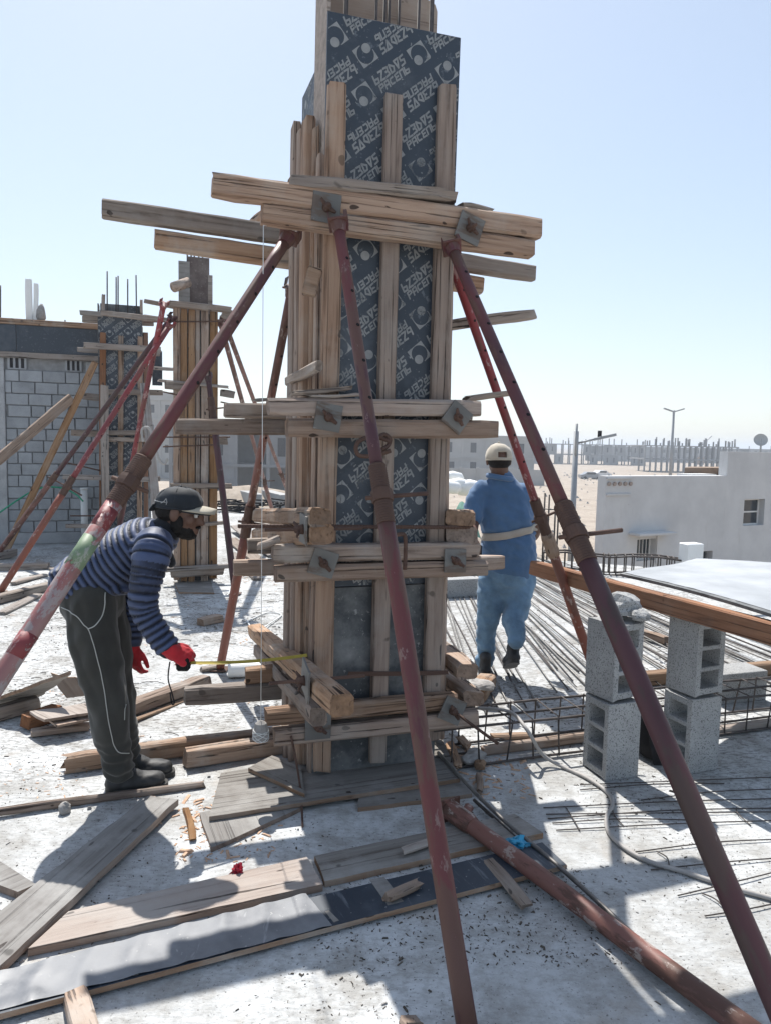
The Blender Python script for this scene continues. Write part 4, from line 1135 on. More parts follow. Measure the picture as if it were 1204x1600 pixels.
J0 = V((-3.886, 10.767, -0.006)); MJ = col_frame((J0.x, J0.y, 0))
c3 = root("column_formwork", MJ.translation, "column formwork of printed dark plywood next to the block wall", "column formwork", M=MJ)
def jl(p): return MJ.inverted() @ V(p)
xa, xb = jl(((-4.129, 10.688, 2.384))).x, jl(((-3.566, 10.871, 2.410))).x; zt3 = jl(((-3.845, 10.781, 3.517))).z
pn = box("front_panel", (xa, 0, 0), (xb, .018, zt3 - .12), M_FILM, MJ, c3, .001)
vs, fs = print_geo(xb - xa, zt3 - .14, seed=8, k=1.0)
pr = mesh("print", [(x + xa, y, z) for x, y, z in vs], fs, M_PRINT, MJ, pn); pr['kind'] = 'stuff'
box("back_panel", (xa + .02, .25, 0), (xb - .02, .268, zt3 + .04), M_FILM_OLD, MJ, c3)
box("side_panel", (xa - .005, .02, 0), (xa + .012, .25, zt3), M_PLYGREY, MJ, c3); box("side_panel", (xb - .012, .02, 0), (xb + .005, .25, zt3 + .05), M_PLYGREY, MJ, c3)
for a, b in ((((-4.048, 10.820, 3.124)), ((-4.037, 10.823, 3.986))), (((-3.933, 10.857, 3.131)), ((-3.923, 10.860, 3.916))), (((-3.942, 10.959, 3.146)), ((-3.932, 10.963, 3.956))), (((-3.783, 10.906, 3.141)), ((-3.775, 10.908, 3.902))), (((-3.682, 10.991, 3.156)), ((-3.682, 10.991, 3.976)))):
    tube("rebar", [a, b], 0.010, M_REBAR, c3, 6)
for (a, b, w, m) in ((((-4.061, 10.684, 3.095)), ((-4.101, 10.671, 0.173)), .085, M_RED), (((-3.833, 10.758, 3.074)), ((-3.877, 10.744, 0.073)), .075, M_OLD), (((-3.585, 10.839, 3.082)), ((-3.622, 10.827, 0.067)), .07, M_OLD),
                     (((-4.062, 10.731, 3.646)), ((-4.065, 10.730, 3.379)), .05, M_GREYWOOD), (((-3.578, 10.888, 3.614)), ((-3.571, 10.890, 3.416)), .04, M_GREYWOOD)):
    kbeam("stud", a, b, w, .045, m, c3, upv=E1)
for a, b, h in ((((-4.317, 10.543, 3.351)), ((-4.046, 10.631, 3.354)), .07), (((-4.068, 10.619, 3.369)), ((-3.339, 10.855, 3.343)), .075), (((-4.430, 10.906, 3.328)), ((-3.505, 11.206, 3.331)), .10),
                (((-4.276, 10.556, 2.904)), ((-3.293, 10.876, 2.911)), .085), (((-4.510, 10.880, 2.886)), ((-3.421, 11.234, 2.886)), .07), (((-4.028, 10.637, 2.274)), ((-3.281, 10.880, 2.287)), .08),
                (((-3.588, 11.179, 2.678)), ((-3.230, 11.296, 2.669)), .05), (((-4.491, 10.781, 2.219)), ((-4.120, 10.901, 2.197)), .10), (((-4.036, 10.634, 1.694)), ((-3.505, 10.807, 1.707)), .07),
                (((-4.037, 10.634, 1.593)), ((-3.472, 10.817, 1.605)), .07), (((-4.565, 10.757, 1.684)), ((-4.127, 10.899, 1.676)), .09), (((-4.577, 10.459, 1.058)), ((-3.452, 10.824, 1.027)), .075), (((-3.655, 11.158, 1.025)), ((-3.435, 11.229, 1.016)), .08),
                (((-4.534, 10.452, 0.357)), ((-4.096, 10.594, 0.350)), .06), (((-3.653, 11.263, 3.664)), ((-3.252, 11.394, 3.602)), .06), (((-3.655, 11.263, 3.440)), ((-3.341, 11.365, 3.406)), .06)):
    kbeam("waler", a, b, h, .06, M_GREYWOOD, c3)
box("beam_side_panel", (jl(((-3.586, 11.390, 2.833))).x, .5, jl(((-3.590, 11.389, 2.430))).z), (jl(((-3.445, 11.436, 2.841))).x, .52, jl(((-3.585, 11.391, 2.948))).z), M_FILM, MJ, c3)
kbeam("side_stud", ((-3.579, 11.077, 3.170)), ((-3.605, 11.069, 0.229)), .07, .06, M_RED, c3, upv=E1)
for p, q in ((((-4.549, 10.446, 1.267)), ((-4.069, 10.603, 1.145))), (((-4.483, 10.468, 0.504)), ((-4.078, 10.600, 0.499)))):
    tube("tie_bar", [p, q], .010, M_RUST, c3, 6)
beam("prop_plank", ((-3.967, 10.478, 2.354)), ((-4.067, 10.699, 0.000)), .11, .03, M_GREYWOOD, None, upv=E1, label="upright grey plank standing against the printed column by the wall", cat="plank")
beam("prop_plank", ((-3.479, 10.689, 2.398)), ((-2.925, 9.588, -0.000)), .12, .03, M_GREYWOOD, None, upv=E1, label="pale plank leaning between the two left columns", cat="plank")
# long timbers leaning at the left
beam("leaning_timber", ((-4.082, 10.441, 2.666)), ((-5.308, 10.270, 0.000)), .095, .05, M_TAN, None, upv=E1, label="light brown timber leaning from the wall column down to the left", cat="timber")
beam("leaning_timber", ((-4.400, 10.390, 2.162)), ((-5.032, 9.449, 1.252)), .13, .06, M_TAN, None, upv=(0, 0, 1), label="orange timber brace slanting in from the photo's left edge", cat="timber")


# ------------------------------------------------------------------ steel push-pull props
def to_ground(p, q, z=0.0):
    p, q = V(p), V(q); d = q - p
    return p + d * ((z - p.z) / d.z)

def prop(top, foot, tc, label, inner, outer, ri=0.024, ro=0.030, thread=0.22, group="steel props", holes=True, extra=None, rod=0.14, seed=0, head=True):
    """telescopic prop: inner tube from the head, threaded sleeve and collar, outer tube down to its base plate"""
    top, foot = V(top), V(foot)
    r = root("steel_prop", foot, label, "steel prop", group)
    M, L = frame(top, foot, (0, -1, 0.2)); ax = (foot - top).normalized()
    def at(d): return top + ax * d
    c = L * tc
    def seg(name, a, b, rad, mat, sides=16, rads=None, n=1, parent=r):
        Ms, Ls = frame(at(a), at(b), (0, -1, .2))
        pts = [(-Ls/2 + Ls * i / n, 0, 0) for i in range(n + 1)]
        vs, fs = tube_geo(pts, rads or rad, sides)
        return mesh(name, vs, fs, mat, Ms, parent, True)
    it = seg("inner_tube", 0.0, c, ri, inner, n=8)
    seg("outer_tube", c + thread, L, ro, outer, n=8)
    n = 96
    sleeve = seg("threaded_sleeve", c - 0.01, c + thread + 0.004, 0, M_RUST if inner is not M_SPLAT else M_RUSTP, rads=[ro + (0.0032 if (i // 2) % 2 else 0.0012) for i in range(n + 1)], n=n)
    cl_ = seg("collar", c + thread * .42, c + thread * .42 + 0.045, 0, M_RUST, sides=8, rads=[ro + .009, ro + .011, ro + .011, ro + .009], n=3)
    cl_.data.shade_flat()
    # handle rod through the collar
    side = V((1, 0.15, 0)); side = (side - ax * side.dot(ax)).normalized()
    hc = at(c + thread * .42 + .025)
    tube("handle", [hc - side * (ro + .03), hc + side * (ro + rod)], 0.008, M_RUST, r, 6)
    if holes:
        toward = (EYE - top); toward = (toward - ax * toward.dot(ax)).normalized()
        k = int((c - 0.25) / 0.17)
        for i in range(k):
            p = at(0.2 + i * 0.17)
            tw = (EYE - p); tw = (tw - ax * tw.dot(ax)).normalized()
            sd = tw.cross(ax)
            dirs = (toward * .8 + toward.cross(ax) * .6).normalized()
            q = p + dirs * (ri - 0.004)
            vs, fs = tube_geo([(0, 0, 0), (0, 0, 0.0048)], 0.0075, 10)
            mesh("pin_hole", vs, fs, M_HOLE, Matrix.Translation(q) @ dirs.to_track_quat('Z', 'Y').to_matrix().to_4x4(), it)
    if head:   # welded head plate with two lugs
        Mh, _ = frame(at(-.012), at(.0), (0, -1, .2))
        geo = [box_geo((-.006, -.042, -.042), (.004, .042, .042), .002), tube_geo([(.004, 0, 0), (.05, 0, 0)], [ri + .012, ri + .004], 12)]
        for s in (-1, 1): geo.append(box_geo((-.05, s * .034 - .005, -.03), (-.007, s * .04 + .005, .03), .002))
        mesh("head_plate", *join_geo(geo), inner, Mh, r)
    Mf = Matrix.Translation(foot)
    box("base_plate", (-.06, -.06, 0.0), (.06, .06, .008), M_RUST, Mf, r, .002)
    if extra: extra(at, seg, r, c, thread, L)
    return r

# A: front, over the middle of the column
ta = V((-0.226, 3.265, 2.567)); fa = to_ground(ta, ((0.253, 1.900, 0.053)))
prop(ta, fa, 0.395, "dark red steel prop running down the front of the big column", M_MAROON, M_MAROON)
# B: front right
tb = V((0.276, 3.439, 2.525)); fb = to_ground(tb, ((0.873, 1.780, 0.569)))
prop(tb, fb, 0.43, "dark maroon steel prop slanting down to the lower right in front of the blocks", M_MAROON, M_DARKP, ro=0.031)
# C: behind, right
def wrap(at, seg, r, c, th, L):
    seg("cement_wrap", c + th + .0, c + th + .16, 0, M_OLD, rads=[.036, .041, .039, .042, .036], n=4)
tcp, fc = V((0.298, 3.961, 2.632)), V((1.453, 4.716, 0.008))
prop(tcp, fc, 0.50, "orange-red steel prop standing between the worker in blue and the blocks", M_BRIGHT, M_ORANGE, extra=wrap)
# D: left, passing in front of the bending worker
def band(at, seg, r, c, th, L):
    seg("green_band", c + th + .15, c + th + .27, .0312, M_GREENB); seg("red_band", c + th + .03, c + th + .11, .0309, M_REDB); seg("red_band", c + th + .52, c + th + .60, .0309, M_REDB)
td = V((-0.457, 3.379, 2.540)); fd = to_ground(td, ((-1.165, 2.250, 0.929)))
prop(td, fd, 0.385, "cement-splashed red prop crossing in front of the bending worker, green band on it", M_MAROON, M_SPLAT, ri=.0255, ro=.0305, thread=.19, extra=band, rod=.05)
# E: behind the column, left
te, fe = V((-0.522, 4.031, 2.447)), V((-1.154, 5.139, 0.008))
prop(te, fe, 0.50, "rusty red prop standing on the slab left of the column behind the plumb line", M_RUSTP, M_ORANGE)
# thin props around the second column
for a, b, t, lab, mi, mo in ((((-1.970, 8.215, 2.309)), ((-1.570, 7.723, 0.008)), 0.1, "dark prop leaning against the orange board column on its right side", M_DARKP, M_DARKP),
                        (((-1.900, 8.500, 2.940)), ((-2.094, 14.172, 0.008)), 0.66, "first thin prop slanting right from the orange board column", M_RUSTP, M_RUSTP),
                        (((-1.909, 8.707, 3.009)), ((-2.044, 16.788, 0.008)), 0.66, "second thin prop slanting right, behind the first one", M_RUSTP, M_RUSTP)):
    prop(a, b, t, lab, mi, mo, ri=.03, ro=.036, holes=False)
# three long props at the left
for a, b, t, lab, mi, mo in ((((-2.353, 8.143, 2.930)), ((-5.151, 9.668, 0.008)), 0.60, "dark maroon prop slanting left from the orange board column", M_DARKP, M_RUSTP),
                        (((-2.352, 8.091, 2.847)), ((-3.976, 7.541, 0.008)), 0.58, "pale rusty prop slanting left just below the dark maroon one", M_BRIGHT, M_ORANGE),
                        (((-2.327, 7.783, 3.007)), ((-3.729, 10.083, 0.008)), 0.58, "bright red prop hanging steeply between the two left columns", M_BRIGHT, M_MAROON)):
    prop(a, b, t, lab, mi, mo, ri=.029, ro=.035, thread=.2)
# bent cable loop on the prop D and the second column
pts = smooth_path([((-2.297, 7.004, 1.602)), ((-2.307, 7.001, 1.710)), ((-2.252, 7.019, 1.735)), ((-2.209, 7.033, 1.640)), ((-2.166, 7.047, 1.453)), ((-2.117, 7.063, 1.393)), ((-2.088, 7.072, 1.448))], 5)
tag(tube("bent_bar", pts, .012, M_CABLE, None, 8), "grey bent bar looped behind the left crossing prop", "bent bar")
# fallen prop on the slab
p, q = V((0.317, 3.077, 0.055)), V((1.058, 1.875, 0.045))
ax = (q - p).normalized()
fp = root("steel_prop", (p.x, p.y, 0), "rusty flaking prop lying on the slab at the lower right", "steel prop", "steel props")
M, L = frame(p, q)
n = 14; vs, fs = tube_geo([(-L/2 + .06 + (L - .06) * i / n, 0, 0) for i in range(n + 1)], 0.034, 18); mesh("outer_tube", vs, fs, M_RUSTP, M, fp, True)
Mb, _ = frame(p, p + ax * .03)
geo = [tube_geo([(-.03, 0, 0), (.10, 0, 0), (.13, 0, 0)], [.044, .043, .036], 16), box_geo((-.038, -.052, -.052), (-.03, .052, .052), .002)]
mesh("head_plate", *join_geo(geo), M_RUSTP, Mb, fp, False)
tube("head_lug", [p + ax * .02 + V((.03, -.02, -.01)), p + ax * .0 + V((.075, .03, .005))], .022, M_RUSTP, fp, 8)


# ------------------------------------------------------------------ boards on the slab, foreground
board("plywood_board", [((-1.099, 2.195, 0.030)), ((-0.199, 2.571, 0.030)), ((-0.277, 2.748, 0.030)), ((-1.053, 2.383, 0.030))], .028, M_PLYPINK, label="pinkish bare board on the slab, left half of the long pair in front", cat="board", ragged=.002)
board("plywood_board", [((-0.194, 2.593, 0.026)), ((0.691, 2.970, 0.026)), ((0.596, 3.127, 0.026)), ((-0.248, 2.761, 0.026))], .024, M_PLYGREY, label="dusty grey board continuing the pinkish board to the right", cat="board", ragged=.002)
bd2 = root("film_board", ((-0.327, 2.396, 0.000)), "long shiny dark film-faced board nearest the camera", "board")
o = board("sheet", [((-1.136, 1.890, 0.030)), ((0.729, 2.728, 0.030)), ((0.668, 2.887, 0.030)), ((-1.182, 2.069, 0.030))], .018, M_FILM, bd2)
board("timber_backing", [((-1.150, 1.909, 0.012)), ((0.739, 2.755, 0.012)), ((0.677, 2.915, 0.012)), ((-1.196, 2.090, 0.012))], .011, M_OLD, bd2)
for i, c in enumerate(([((-0.812, 2.215, 0.031)), ((-0.797, 2.218, 0.031)), ((-0.716, 2.092, 0.031)), ((-0.731, 2.086, 0.031))], [((-0.031, 2.603, 0.031)), ((0.024, 2.621, 0.031)), ((0.092, 2.476, 0.031)), ((0.036, 2.452, 0.031))],
                       [((-0.179, 2.410, 0.031)), ((-0.166, 2.417, 0.031)), ((-0.127, 2.364, 0.031)), ((-0.144, 2.353, 0.031))])):
    board("tape_strip", c, .001, M_PLYGREY, bd2)
# stiff wrinkled foil on its left half (creases across)
def foil(corners, nx, ny, mat, name, parent, amp=.0045):
    a, b, c, d = [V(x) for x in corners]; vs, fs = [], []
    rnd = random.Random(4); ph = [rnd.uniform(0, 6) for _ in range(6)]
    for j in range(ny + 1):
        for i in range(nx + 1):
            s, t = i / nx, j / ny
            p = (a + (b - a) * s) * (1 - t) + (d + (c - d) * s) * t
            cr = abs(math.sin(s * 23 + ph[0] + .5 * math.sin(t * 4))) ** 6
            p.z += amp * cr * (1 if 0 < i < nx else 0.2) + .002 * noise.noise(V((s * 18, t * 5, 2)))
            vs.append(p)
    for j in range(ny):
        for i in range(nx):
            q = j * (nx + 1) + i; fs.append((q, q + 1, q + nx + 2, q + nx + 1))
    return mesh(name, vs, fs, mat, None, parent, True)
M_FOIL = film_mat("grey_film_wrap", (0.12, 0.127, 0.14), (0.27, 0.275, 0.285), 0.7, 0.34, 0.4)
foil([((-1.114, 1.913, 0.034)), ((-0.147, 2.332, 0.034)), ((-0.255, 2.505, 0.034)), ((-1.152, 2.078, 0.034))], 90, 8, M_FOIL, "plastic_wrap", bd2)
board("plywood_board", [((-0.896, 3.154, 0.045)), ((-1.176, 1.928, 0.045)), ((-1.346, 2.088, 0.045)), ((-1.037, 3.183, 0.045))], .03, M_PLYGREY, label="grey board with splintered edge lying diagonally at the lower left", cat="board", ragged=.004)
board("plywood_board", [((-1.234, 2.534, 0.030)), ((-1.276, 2.483, 0.030)), ((-1.519, 2.600, 0.030)), ((-1.534, 2.737, 0.030))], .028, M_PLYGREY, label="short grey board end at the left edge of the photo", cat="board", ragged=.002)
scrap(((-0.879, 2.007, 0.025)), ((-0.731, 1.799, 0.025)), .045, .07, M_OLD, "chunky pale timber end at the bottom left corner")
scrap(((0.099, 1.958, 0.020)), ((0.109, 1.908, 0.020)), .035, .06, M_OLD, "small timber block at the bottom edge left of the red prop")
# plywood under the column
board("base_plywood", [((-0.721, 3.014, 0.042)), ((0.385, 3.427, 0.042)), ((0.329, 3.938, 0.042)), ((-0.767, 3.428, 0.042))], .02, M_PLYGREY, label="dusty plywood base sheet under the big column", cat="board", ragged=.002)
board("base_plywood", [((-0.637, 3.447, 0.062)), ((-0.337, 3.198, 0.062)), ((-0.388, 3.487, 0.062)), ((-0.546, 3.598, 0.062))], .018, M_PLYGREY, label="small plywood square on the base sheet left of the column", cat="board", ragged=.002)
board("base_plywood", [((-0.783, 3.087, 0.020)), ((-0.664, 2.810, 0.020)), ((-0.348, 3.151, 0.020)), ((-0.501, 3.215, 0.020))], .02, M_PLYGREY, label="tapered plywood piece sticking out below the base sheet", cat="board", ragged=.003)
board("base_plywood", [((-0.092, 3.161, 0.020)), ((0.432, 3.317, 0.020)), ((0.382, 3.487, 0.020)), ((-0.098, 3.319, 0.020))], .02, M_PLYGREY, label="plywood strip right of the red prop under the base sheet", cat="board", ragged=.003)
scrap(((0.428, 2.739, 0.030)), ((0.529, 2.479, 0.020)), .02, .055, M_GREYWOOD, "thin grey lath beside the fallen prop")
scrap(((0.038, 2.471, 0.045)), ((0.141, 2.559, 0.045)), .03, .04, M_TAN, "small tan wooden wedge on the dark film board", split=.02)
scrap(((0.094, 2.777, 0.040)), ((0.259, 2.893, 0.040)), .018, .04, M_GREYWOOD, "small grey lath lying on the long grey board")
scrap(((-1.680, 3.031, 0.018)), ((-0.835, 3.368, 0.018)), .035, .03, M_OLD, "long thin lath on the slab running past the worker's boots", rough=.004)
scrap(((-0.861, 3.148, 0.010)), ((-0.758, 2.887, 0.010)), .012, .03, M_TAN, "thin pale lath left of the tapered plywood piece")
# timbers left of the column
scrap(((-1.550, 3.490, 0.045)), ((-0.552, 3.884, 0.045)), .085, .07, M_OLD, "long broken timber on the slab behind the worker's boots", rough=.01, split=.03)
scrap(((-0.976, 3.562, 0.045)), ((-0.492, 3.801, 0.045)), .09, .075, M_OLD, "shorter timber in front of the long broken one", rough=.008)
scrap(((-1.496, 4.193, 0.045)), ((-1.167, 4.783, 0.050)), .08, .09, M_OLD, "weathered half-round timber on the slab behind the worker's knees", rough=.012)
scrap(((-1.440, 4.127, 0.010)), ((-1.206, 4.572, 0.010)), .012, .04, M_TAN, "thin split lath beside the half-round timber", split=.03)
scrap(((-1.270, 5.093, 0.020)), ((-1.150, 5.161, 0.020)), .03, .06, M_GREYWOOD, "small grey lath at the foot of the rusty prop")
scrap(((-1.601, 6.379, 0.030)), ((-1.472, 6.556, 0.030)), .07, .09, M_OLD, "single short timber block on the shaded slab behind the worker's hand")
o = root("white_pipe", ((-1.048, 4.943, 0.000)), "short white plastic pipe lying by the foot of the rusty prop", "pipe")
a, b = V((-1.061, 4.982, 0.055)), V((-0.768, 5.031, 0.055)); ln = (b - a).length
Mp, _ = frame(a, b)
vo, fo = tube_geo([(-ln/2, 0, 0), (ln/2, 0, 0)], .052, 20, cap=False); vi, fi = tube_geo([(-ln/2, 0, 0), (ln/2, 0, 0)], .046, 20, cap=False)
rim = [(k, (k + 1) % 20, 40 + (k + 1) % 20, 40 + k) for k in range(20)] + [(20 + (k + 1) % 20, 20 + k, 60 + k, 60 + (k + 1) % 20) for k in range(20)]
mesh("pipe_wall", vo + vi, fo + [tuple(i + 40 for i in reversed(f)) for f in fi] + rim, M_PVC, Mp, o)
# broken boards heap at the left
board("broken_board", [((-2.316, 4.146, 0.060)), ((-2.102, 4.414, 0.030)), ((-1.746, 4.053, 0.300)), ((-1.948, 4.101, 0.340))], .02, M_PLYGREY, label="tilted grey broken plywood sheet at the left edge", cat="broken board", ragged=.012)
board("broken_board", [((-2.025, 4.393, 0.200)), ((-1.936, 4.414, 0.050)), ((-1.831, 4.467, 0.050)), ((-1.768, 4.241, 0.200))], .02, M_GREYWOOD, label="curled broken veneer piece right of the tilted plywood", cat="broken board", ragged=.012)
board("broken_board", [((-1.947, 3.967, 0.120)), ((-1.813, 3.861, 0.120)), ((-1.594, 3.987, 0.120)), ((-1.677, 4.124, 0.120))], .015, M_GREYWOOD, label="pale broken board on the timber ends behind the worker's leg", cat="broken board", ragged=.008)
board("broken_board", [((-1.835, 3.937, 0.090)), ((-1.744, 3.859, 0.090)), ((-1.594, 3.969, 0.090)), ((-1.677, 4.123, 0.090))], .012, M_OLD, label="light broken board lowest in the heap behind the worker's leg", cat="broken board", ragged=.008)
scrap(((-1.983, 3.994, 0.050)), ((-1.886, 4.177, 0.050)), .08, .09, M_RED, "reddish timber end under the broken boards")
scrap(((-1.912, 3.917, 0.020)), ((-1.635, 4.014, 0.020)), .04, .06, M_OLD, "flat split timber on the slab below the broken boards")
scrap(((-2.246, 4.082, 0.040)), ((-2.066, 4.322, 0.040)), .08, .08, M_GREYWOOD, "dark timber under the tilted plywood at the left edge")
# timbers farther left
for i, (p, q, h, w) in enumerate(((((-3.777, 6.927, 0.040)), ((-3.528, 7.911, 0.040)), .08, .1), (((-4.797, 8.823, 0.040)), ((-4.134, 8.999, 0.040)), .08, .1), (((-5.144, 9.467, 0.040)), ((-4.939, 9.788, 0.080)), .1, .1), (((-3.493, 6.615, 0.020)), ((-3.512, 7.403, 0.020)), .03, .1), (((-4.052, 7.956, 0.020)), ((-3.944, 8.515, 0.020)), .03, .08), (((-4.482, 9.470, 0.020)), ((-3.809, 8.615, 0.020)), .03, .06))):
    scrap(p, q, h, w, M_GREYWOOD, ["nearest grey timber on the slab left of the worker's back", "straight grey timber lying left of the worker's back, farther off", "timber stub at the photo's left edge near the wall",
          "flat plank in front of the nearest grey timber at left", "thin plank between the two grey timbers at left", "thin plank lying toward the wall at left"][i])
# planks and cable pile behind, between the left columns and the big one
for i, (p, q, h, w) in enumerate(((((-2.633, 13.051, 0.100)), ((-1.528, 10.243, 0.030)), .03, .22), (((-2.477, 11.869, 0.030)), ((-1.392, 9.024, 0.030)), .03, .2), (((-2.170, 10.397, 0.020)), ((-1.455, 8.515, 0.020)), .03, .12), (((-2.700, 14.309, 0.080)), ((-1.881, 13.365, 0.080)), .03, .2))):
    scrap(p, q, h, w, M_GREYWOOD, ["upper pale plank in the plank pile left of the column", "middle pale plank in the plank pile left of the column", "lowest pale plank of the pile left of the column", "plank lying crosswise at the back of the pile"][i])
for i, (p, q, h, w) in enumerate(((((-3.867, 19.323, 0.200)), ((-3.033, 17.428, 0.200)), .3, .25), (((-3.021, 18.658, 0.200)), ((-2.340, 17.234, 0.200)), .35, .25))):
    beam("concrete_beam", p, q, h, w, M_FARL, None, label=["pale concrete kerb piece on the sand heap left of the rusty prop", "pale concrete kerb piece on the sand heap right of the rusty prop"][i], cat="concrete piece", rough=.003)
rnd = random.Random(9); pts = []
c = V((-3.000, 16.660, 0.000)); geo = []
for k in range(26):
    a0 = rnd.uniform(0, 6.28); ln = rnd.uniform(.5, 1.1); h0 = rnd.uniform(.03, .26)
    pp = [c + V((math.cos(a0 + t * 1.6) * ln * (.6 + .4 * t) + rnd.uniform(-.2, .2), .5 * math.sin(a0 + t * 1.6) * ln, h0 + rnd.uniform(-.05, .05))) for t in (0, .33, .66, 1)]
    geo.append(tube_geo(smooth_path(pp, 4), .02, 5))
tag(mesh("cable_pile", *join_geo(geo), M_BLACK, smooth=True), "dark tangled pile of cables behind the rusty prop", "cables", kind="stuff")
# white pipe post with green hose by the wall
pp = V((-4.566, 11.166, -0.000)); tp = V((-4.006, 9.800, 0.778))
pst = root("white_post", pp, "white plastic pipe post standing before the block wall", "pipe post")
tube("pipe_wall", [pp, V((pp.x, pp.y, tp.z + .05))], .05, M_PVC, pst, 14)
tube("cap", [V((pp.x, pp.y, tp.z + .052)), V((pp.x, pp.y, tp.z + .08))], .055, M_PVC, pst, 14)
pts = smooth_path([((-5.679, 10.656, 0.441)), ((-5.353, 10.762, 0.700)), ((-5.111, 10.893, 0.856)), ((-4.838, 10.982, 0.866)), ((-4.627, 10.998, 0.774)), ((-4.432, 10.798, 0.688))], 6)
tag(tube("green_hose", pts, .012, M_BLUEPIPE, None, 6), "thin green hose arching along the foot of the block wall", "hose")
o = V((-4.913, 11.113, 0.000)); 
rnd = random.Random(2)
geo = []
cc = V((-3.514, 8.909, 0.100))
for k in range(9):
    a0 = rnd.uniform(0, 6); geo.append(tube_geo([cc + V((.12 * math.cos(a0 + t), .12 * math.sin(a0 + t), .1 * math.sin(2 * t + a0))) for t in [i * .6 for i in range(9)]], .006, 5))
tag(mesh("wire_tangle", *join_geo(geo), M_REBAR), "small tangle of tie wire beside the white pipe post", "wire", kind="stuff")

# ------------------------------------------------------------------ hollow blocks in two stacks
def hollow_block():
    """block standing on end, three core holes running through local Y, ends flush; grooved foot"""
    w, d, h = .195, .195, .392; t = .028
    bmh = bmesh.new()
    def q(*c): bmh.faces.new([bmh.verts.new(p) for p in c])
    xs = [-w/2, -w/2 + .034, w/2 - .034, w/2]; zs = [0.0, .030]
    zz = [0.0, .040, .137, .1525 - .0, .2495, .265, .352, h]
    zz = [0.0, .042, .130, .152, .240, .262, .350, h]
    for s, y in ((-1, -d/2), (1, d/2)):
        for k in range(7):
            hole = k in (1, 3, 5)
            for i in range(3):
                if hole and i == 1: continue
                c = [(xs[i], y, zz[k]), (xs[i+1], y, zz[k]), (xs[i+1], y, zz[k+1]), (xs[i], y, zz[k+1])]
                q(*(c if s < 0 else reversed(c)))
    for k in (1, 3, 5):
        a, b, c, e = xs[1], xs[2], zz[k], zz[k+1]; y0, y1 = -d/2, d/2
        q((a, y0, c), (a, y1, c), (a, y1, e), (a, y0, e)); q((b, y1, c), (b, y0, c), (b, y0, e), (b, y1, e))
        q((a, y1, c), (a, y0, c), (b, y0, c), (b, y1, c)); q((a, y0, e), (a, y1, e), (b, y1, e), (b, y0, e))
    for s in (-1, 1):
        for k in range(7):
            c = [(s*w/2, -d/2, zz[k]), (s*w/2, d/2, zz[k]), (s*w/2, d/2, zz[k+1]), (s*w/2, -d/2, zz[k+1])]
            q(*(c if s > 0 else reversed(c)))
    for z, up_ in ((0, False), (h, True)):
        for i in range(3):
            c = [(xs[i], -d/2, z), (xs[i+1], -d/2, z), (xs[i+1], d/2, z), (xs[i], d/2, z)]
            q(*(c if up_ else reversed(c)))
    bmesh.ops.remove_doubles(bmh, verts=bmh.verts[:], dist=1e-5)
    # groove in both ends
    for v in bmh.verts:
        if abs(v.co.x) < w/2 - .02:
            if v.co.z < .001: v.co.z += .014
            elif v.co.z > h - .001: v.co.z -= .012
    bmesh.ops.bevel(bmh, geom=[e for e in bmh.edges if e.is_manifold and e.calc_face_angle(0) > 1.2], offset=.003, segments=1, affect='EDGES')
    me = bpy.data.meshes.new("hollow_block"); bmh.to_mesh(me); bmh.free(); me.materials.append(M_BLOCK)
    return me
HB = hollow_block()
def put_block(near_corner, z, yaw, holes_left, label):
    """near vertical edge at near_corner; the side faces run away at yaw (right) and yaw+90 (left)"""
    o = bpy.data.objects.new("hollow_block", HB)
    a = math.radians(yaw)
    er = V((math.cos(a), math.sin(a), 0)); el = V((-math.sin(a), math.cos(a), 0))
    c = V(near_corner) + (er + el) * .0975; c.z = z
    M = Matrix.Translation(c) @ Matrix.Rotation(a + (math.pi / 2 if holes_left else 0), 4, 'Z')
    link(o, M); tag(o, label, "concrete block", "hollow blocks in two stacks"); return o
put_block(((1.111, 3.508, 0.000)), 0.0, 20, True, "lower hollow block of the left stack, its holes facing left")
put_block(((1.559, 3.606, 0.000)), 0.0, 22, True, "lower hollow block of the right stack, mostly behind the maroon prop")
nb = V((1.111, 3.508, 0.000)); nc = V((1.559, 3.606, 0.000))
put_block(nb + V((.022, .02, 0)), 0.394, 29, False, "upper hollow block of the left stack, under a broken chunk")
put_block(nc + V((.02, .02, 0)), 0.394, 26, False, "upper hollow block of the right stack, under the orange timber")
# broken chunk on top of the left stack
def rock(name, c, sx, sy, sz, mat, seed, label=None, cat=None, group=None, sub=3, amp=.35):
    bmr = bmesh.new(); bmesh.ops.create_icosphere(bmr, subdivisions=sub, radius=1)
    for v in bmr.verts:
        n = 1 + amp * noise.noise(v.co * 1.3 + V((seed, seed * 2, 0))) + amp * .35 * noise.noise(v.co * 4 + V((seed, 0, 0)))
        v.co = V((v.co.x * sx, v.co.y * sy, v.co.z * sz)) * n
        if v.co.z < -sz * .6: v.co.z = -sz * .6
    me = bpy.data.meshes.new(name); bmr.to_mesh(me); bmr.free(); me.materials.append(mat)
    o = bpy.data.objects.new(name, me); link(o, Matrix.Translation(V(c)) @ Matrix.Rotation(seed, 4, 'Z')); return tag(o, label, cat, group)
rock("broken_chunk", nb + V((.10, .20, .845)), .10, .085, .065, M_BLOCK, 3.3, "broken concrete chunk on top of the left block stack", "concrete chunk")
rock("broken_chunk", nb + V((.16, .10, .815)), .05, .05, .035, M_BLOCK, 5.1, "smaller concrete fragment wedged beside the broken chunk", "concrete chunk")
